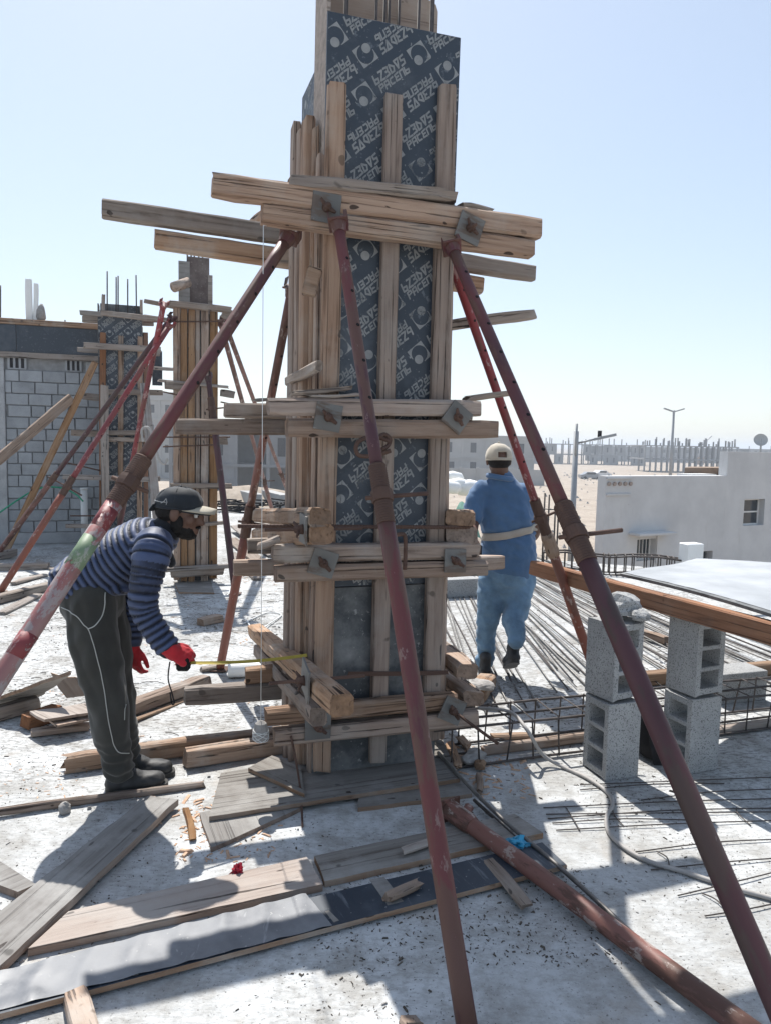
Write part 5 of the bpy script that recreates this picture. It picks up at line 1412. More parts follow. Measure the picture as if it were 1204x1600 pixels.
# makeshift table: orange timber and a film-faced sheet
ta_, tb_ = V((0.987, 4.862, 0.840)), V((1.836, 2.955, 0.840))
tt = beam("table_timber", ta_, tb_, .10, .06, M_RED, None, label="thick orange-brown timber resting across the block stacks", cat="timber", rough=.003, warp=.002)
sh = root("table_sheet", ((1.678, 3.741, 0.900)), "big film-faced plywood sheet with sun glare painted white on it, laid on the orange timber at right", "plywood sheet")
A_, B_, C_, D_ = V((1.370, 4.250, 0.915)), V((1.802, 2.951, 0.915)), V((3.140, 4.373, 0.915)), V((2.069, 4.886, 0.915))
def sheet_pt(s, t):
    p = (A_ + (B_ - A_) * s) * (1 - t) + (D_ + (C_ - D_) * s) * t
    p.z += .012 * math.sin(s * 3.0) + .006 * math.sin(t * 7 + s * 3); return p
vs, fs = [], []
for l in (0, 1):
    for j in range(11):
        for i in range(17):
            p = sheet_pt(i / 16, j / 10); p.z -= .016 * l
            vs.append(p)
def gi(l, j, i): return l * 187 + j * 17 + i
for j in range(10):
    for i in range(16):
        fs.append((gi(0, j, i), gi(0, j, i+1), gi(0, j+1, i+1), gi(0, j+1, i))); fs.append((gi(1, j, i), gi(1, j+1, i), gi(1, j+1, i+1), gi(1, j, i+1)))
for i in range(16): fs.append((gi(1, 0, i), gi(1, 0, i+1), gi(0, 0, i+1), gi(0, 0, i))); fs.append((gi(0, 10, i), gi(0, 10, i+1), gi(1, 10, i+1), gi(1, 10, i)))
for j in range(10): fs.append((gi(0, j, 0), gi(0, j+1, 0), gi(1, j+1, 0), gi(1, j, 0))); fs.append((gi(1, j, 16), gi(1, j+1, 16), gi(0, j+1, 16), gi(0, j, 16)))
mesh("plywood", vs, fs, M_FILM_OLD, None, sh)
vs = [sheet_pt(.012 + .976 * i / 40, .03 + .95 * j / 24) + V((0, 0, .0016 + .0035 * max(0, noise.noise(V((i * .33, j * .5, 3)))))) for j in range(25) for i in range(41)]
fs = [(j * 41 + i, j * 41 + i + 1, (j + 1) * 41 + i + 1, (j + 1) * 41 + i) for j in range(24) for i in range(40)]
mesh("glare_white_film", vs, fs, M_GLAREFILM, None, sh, True)  # pale layer over the dark ply, its white standing in for sun glare
scrap(((3.113, 7.275, 0.350)), ((4.828, 7.901, 0.500)), .03, .07, M_GREYWOOD, "long thin board lying at the slab edge behind the white sheet")
# black strap bag between the stacks
bg_ = root("black_bag", ((1.403, 3.643, 0.000)), "black cloth bag with a hanging strap between the two block stacks", "bag")
c = V((1.431, 3.758, 0.000)); 
vs, fs = tube_geo([c + V((0, .08, .02)), c + V((.0, .08, .10)), c + V((-.01, .07, .2)), c + V((-.02, .06, .28))], [(.05, .09), (.06, .10), (.045, .08), (.02, .04)], 14)
vs = [v + V((.02 * noise.noise(V(v) * 14), .02 * noise.noise(V(v) * 14 + V((5, 0, 0))), 0)) for v in vs]
mesh("pouch", vs, fs, M_BLACK, None, bg_, True)
mesh("strap", *beam_geo(.34, .05, .008, rough=.002, seed=5), M_BLACK, frame(V((1.568, 4.249, 0.000)) * 0 + c + V((-.035, -.02, .31)), c + V((.02, -.05, .0)), (0, -1, 0))[0], bg_)

# ------------------------------------------------------------------ rebar cage lying behind the blocks
cage_dir = E1.copy(); a0 = V((0.312, 3.591, 0.000)); a0.z = 0
cage = root("rebar_cage", a0, "rusty beam cage of stirrups and bars lying behind the hollow blocks", "rebar cage")
Hc, Wc, Lc = .215, .27, 3.0
rnd = random.Random(12)
for y, z in ((0, Hc), (Wc, Hc), (Wc * .42, Hc + .002), (0, .012), (Wc, .012), (Wc * .55, .012)):
    p = a0 + E2 * y + V((0, 0, z)); n = 8
    pts = [p - cage_dir * .05 + cage_dir * (Lc * i / n) + V((0, 0, rnd.uniform(-.004, .004))) + E2 * rnd.uniform(-.004, .004) for i in range(n + 1)]
    tube("long_bar", pts, .0075, M_REBAR, cage, 6)
for k in range(19):
    s = .05 + k * .155; lean = rnd.uniform(-.035, .035); b_ = a0 + cage_dir * s; b2 = b_ + cage_dir * lean
    pts = [b_ + V((0, 0, .006)), b2 + V((0, 0, Hc + .008)), b2 + E2 * (Wc) + cage_dir * rnd.uniform(-.02, .02) + V((0, 0, Hc + .008)), b_ + E2 * Wc + V((0, 0, .006))]
    tube("stirrup", pts, .0048, M_REBAR, cage, 6)
# far cage at the slab edge
a1 = V((2.060, 9.562, 0.000)); d1 = (V((3.730, 9.209, 0.000)) - a1).normalized(); L1 = (V((3.730, 9.209, 0.000)) - a1).length
n1 = V((-d1.y, d1.x, 0))
cage2 = root("rebar_cage", a1, "far rebar cage along the slab edge in front of the white house", "rebar cage")
for y, z in ((0, .25), (.2, .25), (0, .02), (.2, .02)):
    tube("long_bar", [a1 + n1 * y + V((0, 0, z)) + d1 * (L1 * i / 6) + V((0, 0, .02 * math.sin(i * 1.7))) for i in range(7)], .012, M_REBAR, cage2, 6)
for k in range(17):
    b_ = a1 + d1 * (L1 * (k + .5) / 17) + d1 * rnd.uniform(-.04, .04)
    tube("stirrup", [b_, b_ + V((0, 0, .26)), b_ + n1 * .2 + V((0, 0, .26)), b_ + n1 * .2], .009, M_REBAR, cage2, 5)
# starter bars right of the worker
for i, (x, yb, yt) in enumerate(((847, 880, 770), (856, 876, 774), (866, 885, 776))):
    pass
stb = root("starter_bars", ((2.319, 10.371, 0.000)), "upright starter bars tied together right of the worker in blue", "rebar")
for b, t in ((((2.202, 10.246, 0.000)), ((2.119, 10.000, 0.986))), (((2.291, 10.368, 0.000)), ((2.233, 10.200, 0.957))), (((2.334, 10.154, 0.000)), ((2.272, 9.900, 0.945))), (((2.432, 10.386, 0.000)), ((2.375, 10.100, 0.826)))):
    b, t = V(b), V(t); tube("bar", [b, V((b.x, b.y, t.z))], .012, M_REBAR, stb, 6)
tube("tie", [((2.119, 10.000, 0.786)), ((2.363, 10.000, 0.774))], .008, M_REBAR, stb, 5)
# ------------------------------------------------------------------ loose reinforcing bars fanning over the slab
rnd = random.Random(21)
k = 0
def bar(p, q, r, mat, label, group, bend=.03, z=.012):
    p, q = V(p), V(q); side = V((-(q - p).y, (q - p).x, 0)).normalized(); ph = rnd.uniform(0, 6)
    pts = [p + (q - p) * t + side * (bend * math.sin(t * 3 + ph)) + V((0, 0, abs(bend) * .12 * (1 + math.sin(t * 9 + ph)))) for t in [i / 7 for i in range(8)]]
    o = tube("loose_rebar", pts, r, mat, None, 6); return tag(o, label, "rebar", group)
far0, far1 = V((0.533, 8.385, 0.012)), V((2.207, 10.628, 0.012))
near0, near1 = V((0.593, 4.801, 0.012)), V((3.501, 5.709, 0.012))
NB = 60
for i in range(NB):
    t = i / (NB - 1)
    p = far0 + (far1 - far0) * (t ** .8) + V((rnd.uniform(-.12, .12), rnd.uniform(-.2, .2), 0)); q = near0 + (near1 - near0) * (t ** 1.05) + V((rnd.uniform(-.1, .1), rnd.uniform(-.5, .3), 0))
    p.z = q.z = .012 + rnd.uniform(0, .035) * (t > .4)
    bar(p, q, rnd.choice([.004, .005, .006, .007]) * (1.25 if t > .5 else 1), M_REBARL if i % 3 else M_REBAR, "long loose reinforcing bar in the fan lying behind and right of the worker in blue", "loose reinforcing bars fanned over the slab")
# three bars beside the fallen prop
for i, (pl, r) in enumerate((([((0.298, 3.699, 0.050)), ((0.423, 3.307, 0.050)), ((0.539, 3.003, 0.050)), ((0.693, 2.723, 0.030)), ((0.844, 2.378, 0.020)), ((0.933, 2.157, 0.012))], .009),
                ([((0.433, 3.255, 0.020)), ((0.559, 2.955, 0.020)), ((0.693, 2.615, 0.012)), ((0.808, 2.365, 0.012)), ((0.908, 2.170, 0.012))], .008))):
    tag(tube("ribbed_bar", smooth_path(pl, 5), r, M_REBARL if i == 0 else M_REBAR, None, 8), ["longer ribbed steel bar lying beside the fallen prop and under the film board end", "second steel bar tight against the fallen prop"][i], "rebar")
# wire mesh lines over the slab, right
WL = [(((0.745, 3.224, 0.006)), ((1.936, 3.367, 0.006))), (((0.744, 3.166, 0.006)), ((1.865, 3.236, 0.006))), (((0.744, 3.127, 0.006)), ((1.915, 3.274, 0.006))), (((0.759, 3.030, 0.006)), ((1.853, 3.161, 0.006))),
      (((0.756, 3.089, 0.006)), ((1.443, 3.139, 0.006))), (((1.047, 2.872, 0.006)), ((1.794, 3.004, 0.006))), (((1.065, 2.746, 0.006)), ((1.716, 2.864, 0.006))), (((0.973, 3.462, 0.006)), ((2.062, 3.602, 0.006))),
      (((1.106, 2.583, 0.006)), ((1.680, 2.799, 0.006))), (((1.156, 2.467, 0.006)), ((1.562, 2.587, 0.006))), (((0.959, 3.408, 0.006)), ((1.696, 3.508, 0.006))), (((1.220, 3.317, 0.006)), ((1.989, 3.467, 0.006))),
      (((0.848, 3.241, 0.006)), ((0.860, 3.029, 0.006))), (((1.136, 2.880, 0.006)), ((1.148, 2.775, 0.006))), (((1.202, 2.602, 0.006)), ((1.246, 2.491, 0.006))), (((1.643, 3.263, 0.006)), ((1.630, 3.102, 0.006))), (((1.061, 3.238, 0.006)), ((1.063, 3.079, 0.006)))]
for i, (p, q) in enumerate(WL):
    p, q = V(p), V(q); mid = (p + q) / 2 + V((rnd.uniform(-.02, .02), rnd.uniform(-.02, .02), .006))
    tag(tube("mesh_wire", smooth_path([p, mid, q], 5), .0028, M_REBAR, None, 5), "thin dark steel wire lying on the slab at the right", "wire", "thin steel wires on the slab")
# hose
pts = smooth_path([((0.509, 3.899, 0.220)), ((0.681, 3.825, 0.230)), ((0.743, 3.657, 0.200)), ((0.833, 3.687, 0.060)), ((0.936, 3.639, 0.012)), ((1.021, 3.527, 0.012)), ((1.081, 3.375, 0.012)), ((1.067, 3.250, 0.012)), ((1.009, 3.143, 0.012)), ((0.979, 3.012, 0.012)), ((1.007, 2.888, 0.012)), ((1.077, 2.789, 0.012)), ((1.170, 2.735, 0.012)), ((1.248, 2.683, 0.012)), ((1.341, 2.621, 0.012)), ((1.454, 2.563, 0.012)), ((1.578, 2.493, 0.012))], 6)
tag(tube("grey_cable", pts, .0095, M_CABLE, None, 8), "grey electric cable curving over the slab past the block stacks", "cable")
# planks near the cage
scrap(((0.536, 3.789, 0.030)), ((1.134, 3.992, 0.030)), .055, .04, M_OLD, "dark brown timber lying on the slab inside the rebar cage")
scrap(((0.622, 4.007, 0.020)), ((0.832, 4.018, 0.020)), .03, .05, M_TAN, "reddish lath lying behind the rebar cage")
scrap(((1.716, 4.972, 0.050)), ((3.170, 5.395, 0.050)), .09, .08, M_TAN, "long brown timber lying behind the block stacks")
scrap(((1.911, 4.150, 0.020)), ((2.603, 4.388, 0.020)), .05, .05, M_GREYWOOD, "grey timber on the slab right of the block stacks")
scrap(((2.167, 6.347, 0.050)), ((2.347, 6.007, 0.050)), .07, .06, M_OLD, "timber stub between the two block stacks, farther back")
scrap(((0.482, 3.506, 0.020)), ((0.468, 3.344, 0.020)), .03, .03, M_TAN, "pale splintered peg near the column foot at right", split=.02)
p = V((0.829, 7.806, 0.000)); M = col_frame(p)
o = mesh("solid_block", *box_geo((-.2, 0, 0), (.2, .2, .2), .004), M_BLOCK, M); tag(o, "grey concrete block lying on the slab behind the column", "concrete block")
p = V((2.351, 4.696, 0.000)); M = col_frame(p)
o = mesh("solid_block", *box_geo((-.2, 0, 0), (.2, .2, .2), .004), M_BLOCK, M); tag(o, "grey block lying behind the rebar cage at the right edge", "concrete block")
# off-cuts under worker 2's front foot
scrap(((0.594, 4.569, 0.050)), ((0.722, 4.907, 0.050)), .10, .12, M_OLD, "dark timber block by the left foot of the worker in blue")
rock("cement_lump", V((0.635, 4.587, 0.120)), .10, .06, .03, M_STONE, 2.2, "flat cement lump on the timber block by the worker's left foot", "cement lump")
rock("cement_lump", V((0.477, 3.691, 0.030)), .085, .05, .04, M_STONE, 4.0, "grey stone lump at the foot of the rebar cage", "stone")
o = rock("timber_cube", V((0.484, 3.637, 0.030)) + V((.02, -.03, 0)), .03, .03, .03, M_TAN, 1.2, "tiny orange wood chunk beside the grey stone lump", "wood chunk", sub=2)
rock("small_stone", V((-1.376, 3.101, 0.020)), .028, .024, .03, M_STONE, 7.7, "single round pebble at the thin lath on the left", "stone")
for i in range(4):
    a = [(712, 1195), (728, 1165), (700, 1183), (755, 1205)][i]
    pass
for i, (p, q) in enumerate(((((0.367, 3.881, 0.030)), ((0.392, 3.566, 0.030))), (((0.362, 3.586, 0.020)), ((0.435, 3.727, 0.020))), (((0.426, 3.923, 0.050)), ((0.476, 3.859, 0.020))))):
    scrap(p, q, .025, .05, M_OLD, ["upright splinter among rubble right of the column foot", "short lath crossing the rubble right of the column foot", "small offcut topmost in the rubble right of the column foot"][i], split=.02)
# litter
def crumple(name, c, s, mat, seed, label, cat, flat=.5):
    bmr = bmesh.new(); bmesh.ops.create_icosphere(bmr, subdivisions=3, radius=1)
    for v in bmr.verts:
        n = .7 + .7 * noise.noise(v.co * 2.1 + V((seed, 0, 0))) + .35 * noise.noise(v.co * 6 + V((0, seed, 0)))
        v.co = V((v.co.x * s[0], v.co.y * s[1], max(-.35, v.co.z) * s[2])) * n
    me = bpy.data.meshes.new(name); bmr.to_mesh(me); bmr.free(); me.materials.append(mat)
    o = bpy.data.objects.new(name, me); link(o, Matrix.Translation(V(c))); return tag(o, label, cat)
crumple("blue_plastic_bag", ((0.569, 2.865, 0.035)), (.062, .045, .03), M_BLUEBAG, 1.0, "crumpled blue plastic bag by the end of the grey board", "plastic bag")
crumple("red_wrapper", ((-0.525, 2.636, 0.030)), (.03, .022, .035), M_REDRAG, 6.0, "crumpled red wrapper near the pinkish board", "wrapper")
# strewn bits: grit, chips and shavings nobody could count
def litter(name, n, region, smin, smax, flat, mat, seed, dens=None):
    r = random.Random(seed); geo = []
    x0, x1, y0, y1 = region; tries = 0
    while len(geo) < n and tries < n * 20:
        tries += 1
        x, y = r.uniform(x0, x1), r.uniform(y0, y1)
        if dens and r.random() > dens(x, y): continue
        s = r.uniform(smin, smax) * (1 if r.random() < .9 else 1.8); a = r.uniform(0, 6.28); el = r.uniform(1, 3.2)
        ca, sa = math.cos(a), math.sin(a)
        pts = [(-el, -.5), (el * .9, -.6), (el, .5), (-el * .8, .6)]
        tz = s * flat * r.uniform(.5, 1.4)
        b = [(x + (u * ca - v * sa) * s * .5, y + (u * sa + v * ca) * s * .5, 0.0005) for u, v in pts]
        t = [(x + (u * ca - v * sa) * s * .38, y + (u * sa + v * ca) * s * .38, tz + r.uniform(0, tz * .4)) for u, v in pts]
        geo.append((b + t, [(4, 5, 6, 7), (0, 1, 5, 4), (1, 2, 6, 5), (2, 3, 7, 6), (3, 0, 4, 7)]))
    return tag(mesh(name, *join_geo(geo), mat), kind='stuff')
def patchy(s, o): return lambda x, y: max(0.02, min(1.0, -.25 + 3.2 * noise.noise(V((x * s, y * s, o))) + .8 * noise.noise(V((x * s * 4, y * s * 4, o)))))
litter("dark_grit", 5000, (-3.6, 2.2, 1.5, 8.0), .002, .0055, .5, M_GRIT, 1, patchy(1.3, 1))
litter("pale_grit", 2200, (-3.6, 2.6, 1.5, 8.0), .003, .009, .6, M_STONE, 2, patchy(1.0, 4))
litter("wood_shavings", 1500, (-4.5, -.3, 3.2, 9.0), .004, .014, .15, M_CHIP, 3, patchy(1.1, 9))
litter("wood_shavings", 150, (-.85, -.42, 2.75, 3.25), .005, .018, .2, M_CHIP, 4)
litter("wood_shavings", 30, (-1.1, -.75, 2.95, 3.35), .006, .02, .2, M_CHIP, 5)
litter("wood_shavings", 90, (.3, .75, 3.3, 3.9), .008, .024, .2, M_CHIP, 6)
litter("dark_grit", 900, (-.2, .8, 2.2, 2.75), .002, .006, .5, M_GRIT, 7)
# low twigs of wire and straw on the left middle ground
r = random.Random(31); geo = []
for i in range(420):
    x, y = r.uniform(-4.5, .2), r.uniform(4.0, 9.5); a = r.uniform(-.5, .5); L = r.uniform(.03, .14)
    geo.append(tube_geo([(x, y, .004), (x + L * .5 * math.cos(a), y + L * .5 * math.sin(a), .01), (x + L * math.cos(a), y + L * math.sin(a), .004)], .0025, 3))
tag(mesh("straw_litter", *join_geo(geo), M_GRIT), kind='stuff')
pts = smooth_path([((-1.245, 6.609, 0.010)), ((-1.077, 6.156, 0.030)), ((-0.994, 6.495, 0.020)), ((-0.956, 6.836, 0.010)), ((-1.113, 6.874, 0.010)), ((-1.242, 6.443, 0.010))], 5)
tag(tube("rope_piece", pts, .006, M_STRING, None, 5), "white cord curled on the slab left of the column", "cord")


# ------------------------------------------------------------------ people
def cloth_mat(name, col, rough=.85, var=.18, scale=9, weave=420, bump=.25, sheen=.2, spec=.2):
    m, N, L, B = new_mat(name)
    v, _ = n_coord(N, L, (1, 1, 1), False)
    n = n_noise(N, L, v, scale, 5, .6); w = n_noise(N, L, v, weave, 2, .5)
    c = n_ramp(N, L, n, [(.3, tuple(x * (1 - var) for x in col)), (.7, tuple(min(1, x * (1 + var)) for x in col))])
    L.new(c, B.inputs["Base Color"]); B.inputs["Roughness"].default_value = rough
    B.inputs["Specular IOR Level"].default_value = spec; B.inputs["Sheen Weight"].default_value = sheen
    n_bump(N, L, B, n_math(N, L, 'ADD', n_math(N, L, 'MULTIPLY', n, .6), n_math(N, L, 'MULTIPLY', w, .3)), bump, .004)
    return m
M_SKIN = cloth_mat("brown_skin", (.13, .068, .046), .55, .12, 14, 300, .12, 0, .4)
M_HAIR = cloth_mat("black_hair", (.012, .010, .009), .7, .4, 60, 500, .5, 0)
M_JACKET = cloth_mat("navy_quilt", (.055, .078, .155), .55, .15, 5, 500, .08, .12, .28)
def valley_shade_cloth():      # quilted navy nylon, shade of the stitched valleys painted dark into its colour
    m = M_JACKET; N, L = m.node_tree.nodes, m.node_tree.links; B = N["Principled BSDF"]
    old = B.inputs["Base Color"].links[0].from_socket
    a = N.new("ShaderNodeAttribute"); a.attribute_name = "valley_shade"
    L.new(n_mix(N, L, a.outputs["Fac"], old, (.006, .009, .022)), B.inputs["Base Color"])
valley_shade_cloth()
M_TROUSER = cloth_mat("dark_olive_cloth", (.043, .042, .037), .85, .2, 7, 500, .2)
M_PIPING = cloth_mat("white_piping", (.42, .42, .39), .7, .05)
M_BOOT = cloth_mat("dusty_black_leather", (.035, .035, .036), .6, .5, 12, 200, .2, 0, .4)
M_SOLE = cloth_mat("boot_sole", (.05, .048, .045), .9, .3, 20)
M_GLOVE = cloth_mat("red_knit_glove", (.42, .022, .03), .9, .18, 22, 330, .5)
M_CAP = cloth_mat("black_cap_cloth", (.022, .026, .032), .7, .35, 10, 300, .2, .1)
M_BRIM = cloth_mat("pale_brim_cloth", (.42, .38, .30), .8, .1)
M_UNDER = cloth_mat("black_collar", (.013, .014, .018), .85, .2)
M_POLO = cloth_mat("blue_polo", (.068, .138, .255), .85, .14, 6, 600, .2, .3)
M_JEANS = cloth_mat("light_blue_jeans", (.125, .215, .315), .85, .42, 5, 450, .25)
M_WCAP = cloth_mat("beige_cap_cloth", (.46, .41, .33), .85, .07, 9)
M_BELT = cloth_mat("beige_belt", (.40, .36, .31), .8, .1)

def organic(name, shapes, voxel, mat, parent, smooth=6, fac=.5, post=None):
    """closed shapes fused into one continuous skin by voxel remeshing, then smoothed"""
    vs, fs = join_geo(shapes)
    me = bpy.data.meshes.new(name); me.from_pydata([tuple(v) for v in vs], [], fs); me.update()
    o = bpy.data.objects.new(name + "_raw", me); COL.objects.link(o)
    m = o.modifiers.new("r", 'REMESH'); m.mode = 'VOXEL'; m.voxel_size = voxel; m.use_smooth_shade = True
    if smooth:
        s = o.modifiers.new("s", 'SMOOTH'); s.factor = fac; s.iterations = smooth
    dg = bpy.context.evaluated_depsgraph_get(); dg.update()
    out = bpy.data.meshes.new_from_object(o.evaluated_get(dg), depsgraph=dg)
    bpy.data.objects.remove(o); bpy.data.meshes.remove(me)
    out.name = name
    if post: post(out)
    out.materials.clear(); out.materials.append(mat); out.shade_smooth()
    ob = bpy.data.objects.new(name, out); link(ob, None, parent)
    return ob

def ell(c, r, rot=None, n=20, m=12):
    c = V(c); vs, fs = [], []
    R = rot if rot is not None else Matrix.Identity(3)
    vs.append(c + R @ V((0, 0, r[2])))
    for j in range(1, m):
        t = math.pi * j / m
        for k in range(n):
            a = 2 * math.pi * k / n
            vs.append(c + R @ V((r[0] * math.sin(t) * math.cos(a), r[1] * math.sin(t) * math.sin(a), r[2] * math.cos(t))))
    vs.append(c + R @ V((0, 0, -r[2]))); e = len(vs) - 1
    for k in range(n): fs.append((0, 1 + k, 1 + (k + 1) % n))
    for j in range(m - 2):
        for k in range(n):
            a = 1 + j * n + k; b = 1 + j * n + (k + 1) % n
            fs.append((a, a + n, b + n, b))
    for k in range(n): fs.append((e, 1 + (m - 2) * n + (k + 1) % n, 1 + (m - 2) * n + k))
    return vs, fs

def limb(pts, rads, ref=(0, 1, 0), sub=5, sides=20, round_ends=True):
    """rounded tapering tube through pts; each radius a number or (along ref, across)"""
    pts = [V(p) for p in pts]; rr = [r if isinstance(r, tuple) else (r, r) for r in rads]
    path = smooth_path(pts, sub); R = []
    for i in range(len(pts) - 1):
        for k in range(sub):
            t = k / sub; t = t * t * (3 - 2 * t) if False else t
            R.append((rr[i][0] * (1 - t) + rr[i+1][0] * t, rr[i][1] * (1 - t) + rr[i+1][1] * t))
    R.append(rr[-1])
    if round_ends:
        a = (path[0] - path[1]).normalized(); b = (path[-1] - path[-2]).normalized()
        pre, preR, suf, sufR = [], [], [], []
        for f in (.98, .8, .5):
            s = math.sqrt(1 - f * f)
            pre.append(path[0] + a * min(R[0]) * f); preR.append((R[0][0] * max(s, .12), R[0][1] * max(s, .12)))
        for f in (.5, .8, .98):
            s = math.sqrt(1 - f * f)
            suf.append(path[-1] + b * min(R[-1]) * f); sufR.append((R[-1][0] * max(s, .12), R[-1][1] * max(s, .12)))
        path = pre + path + suf; R = preR + R + sufR
    return tube_geo(path, R, sides, ref=ref)

def chain_coord(p, chain):
    best = (1e9, 0)
    acc = 0
    for a, b, ra, rb in chain:
        d = b - a; L = d.length; t = max(0, min(1, (p - a).dot(d) / (L * L)))
        dist = (p - (a + d * t)).length / (ra * (1 - t) + rb * t)
        if dist < best[0]: best = (dist, acc + L * t)
        acc += L
    return best

def displace(me, fn):
    """move every vertex: fn(position, normal) -> position"""
    n = len(me.vertices)
    co = np.empty(n * 3, np.float32); no = np.empty(n * 3, np.float32)
    me.vertices.foreach_get("co", co); me.vertices.foreach_get("normal", no)
    co = co.reshape(-1, 3); no = no.reshape(-1, 3)
    out = np.array([fn(V(c), V(k))[:] for c, k in zip(co.tolist(), no.tolist())], np.float32)
    me.vertices.foreach_set("co", out.ravel()); me.update()

def wrinkle(amp, sx, sy, sz, seed=0, fine=0.0):
    def d(c, nrm):
        n = noise.noise(V((c.x * sx + seed, c.y * sy, c.z * sz))) + .5 * noise.noise(V((c.x * sx * 2.1, c.y * sy * 2.1 + seed, c.z * sz * 2.1)))
        return c + nrm * (amp * n)
    return lambda me: displace(me, d)

def hand(root_pt, f, n, s, curls, thumb, scale=1.0, spread=.09):
    """palm, four jointed fingers of unequal length and a thumb leaving the palm's side; f along the hand, n out of its back, s towards the thumb"""
    f, n, s = V(f).normalized(), V(n), V(s)
    n = (n - f * n.dot(f)).normalized(); s = (f.cross(n) if f.cross(n).dot(s) > 0 else n.cross(f)).normalized()
    k = scale; R = V(root_pt); geo = []
    geo.append(limb([R - f * .01 * k, R + f * .035 * k, R + f * .075 * k, R + f * .092 * k], [(.026 * k, .020 * k), (.036 * k, .019 * k), (.042 * k, .016 * k), (.040 * k, .013 * k)], ref=s, sides=16))
    lens = [(.040, .025, .020), (.045, .029, .022), (.042, .027, .021), (.033, .020, .018)]
    for i in range(4):
        off = (.031 - i * .0205) * k
        p = R + f * (.088 - .006 * abs(i - 1)) * k + s * off
        ang = 0; pts = [p - f * .02 * k, p]; rd = [.0098 * k, .0102 * k]
        for L, c in zip(lens[i], curls[i] if isinstance(curls[0], (tuple, list)) else curls):
            ang += math.radians(c)
            d = (f * math.cos(ang) - n * math.sin(ang) + s * (spread * (1.5 - i)) * math.cos(ang)).normalized()
            p = p + d * L * k; pts.append(p); rd.append(rd[-1] * .93)
        geo.append(limb(pts, rd, ref=s, sub=3, sides=10))
    t0 = R + f * .028 * k + s * .028 * k - n * .004 * k
    pts = [t0]; rd = [.0145 * k]
    for (a, b, c), L in zip(thumb, (.036, .032, .024)):
        d = (f * a + s * b - n * c).normalized(); pts.append(pts[-1] + d * L * k); rd.append(rd[-1] * .88)
    geo.append(limb(pts, rd, ref=n, sub=3, sides=10))
    return geo

def boot(heel, toe, z, w, h, mat, parent, name="boot", pitch=0.0, roll=0.0):
    """work boot from heel to toe, sole on plane z; pitch lifts the heel"""
    heel, toe = V(heel), V(toe); heel.z = toe.z = 0
    d = (toe - heel); L = d.length; d.normalize(); y = V((-d.y, d.x, 0))
    B0 = Matrix(((d.x, y.x, 0, heel.x), (d.y, y.y, 0, heel.y), (0, 0, 1, z), (0, 0, 0, 1)))
    piv = Matrix.Translation((L * .78, 0, 0))
    M = B0 @ piv @ Matrix.Rotation(pitch, 4, 'Y') @ piv.inverted()
    sh = [limb([(.035, 0, .045), (L * .3, 0, .045), (L * .62, 0, .045), (L - .045, 0, .042)], [(w * .42, .042), (w * .40, .043), (w * .5, .040), (w * .44, .036)], ref=(0, 1, 0)),
          limb([(.05, 0, .05), (.055, 0, .10), (.052, 0, h)], [(w * .40, .05), (w * .40, .052), (w * .44, .056)], ref=(0, 1, 0)),
          limb([(.07, 0, .10), (L * .45, 0, .075), (L * .62, 0, .055)], [(w * .36, .035), (w * .36, .030), (w * .38, .022)], ref=(0, 1, 0))]
    sh = [([M @ V(v) for v in a], b) for a, b in sh]
    up_ = organic(name, sh, .0065, mat, parent, 4, post=wrinkle(.003, 30, 30, 40, 3))
    prof = []
    for i in range(25):
        t = i / 24; a = 2 * math.pi * t
        xx = L * .5 + (L * .5 + .004) * math.cos(a); ww = (w * .5) * (1.0 if xx > L * .6 else (.82 if xx > L * .25 else .88)) * (abs(math.sin(a)) ** .6) * (1 if math.sin(a) > 0 else -1)
        prof.append((xx, ww))
    vs, fs = prism_geo(prof[:-1], 0.0, .026)
    mesh(name + "_sole", [M @ V(v) for v in vs], fs, M_SOLE, None, up_)
    # laces
    for i in range(4):
        xx = L * (.36 + i * .07); zz = .128 - i * .018
        tube("lace", [M @ V((xx, -w * .22, zz - .012)), M @ V((xx + .006, 0, zz)), M @ V((xx, w * .22, zz - .012))], .0028, M_UNDER, up_, 5)
    return up_

# ================================================= person 1: bending, holding the end of a tape
P1 = V((-1.160, 3.313, 0.000))
p1 = root("person", P1, "person in navy quilted jacket, black cap and red gloves bending to hold a tape measure", "person")
YN, YF, YC = 3.16, 3.46, 3.31
hipN, kneeN, ankN = V((-1.294, 3.200, 0.893)), V((-1.221, 3.180, 0.510)), V((-1.174, 3.200, 0.127))
hipF, kneeF, ankF = V((-1.321, 3.400, 0.853)), V((-1.269, 3.440, 0.402)), V((-1.227, 3.440, 0.065))
# body skin (head, neck, trunk, arms as one continuous surface)
head = V((-0.913, 3.310, 1.324)); neck0 = V((-1.023, 3.310, 1.203)); neck1 = V((-0.942, 3.310, 1.280))
hx = V((.93, 0, -.20)).normalized(); hz = V((.20, 0, .93)).normalized(); hy = V((0, 1, 0))
HR = Matrix((hx, hy, hz)).transposed()
def H(x, y, z): return head + HR @ V((x, y, z))
headshape = [ell(H(-.012, 0, .012), (.094, .074, .080), HR), ell(H(.022, 0, -.045), (.062, .060, .068), HR), ell(H(.040, 0, -.090), (.040, .042, .028), HR),
             ell(H(.082, 0, -.022), (.024, .016, .034), HR), ell(H(.100, 0, -.038), (.014, .015, .013), HR), ell(H(.078, 0, .015), (.018, .052, .014), HR),
             ell(H(.080, 0, -.072), (.014, .024, .010), HR), ell(H(.078, 0, -.088), (.015, .022, .009), HR), ell(H(.052, .046, -.028), (.026, .020, .026), HR), ell(H(.052, -.046, -.028), (.026, .020, .026), HR)]
for s in (-1, 1): headshape.append(ell(H(-.010, s * .078, -.016), (.022, .010, .034), HR))
shN, elN, wrN = V((-1.005, 3.150, 1.163)), V((-1.030, 3.120, 0.917)), V((-0.905, 3.100, 0.734))
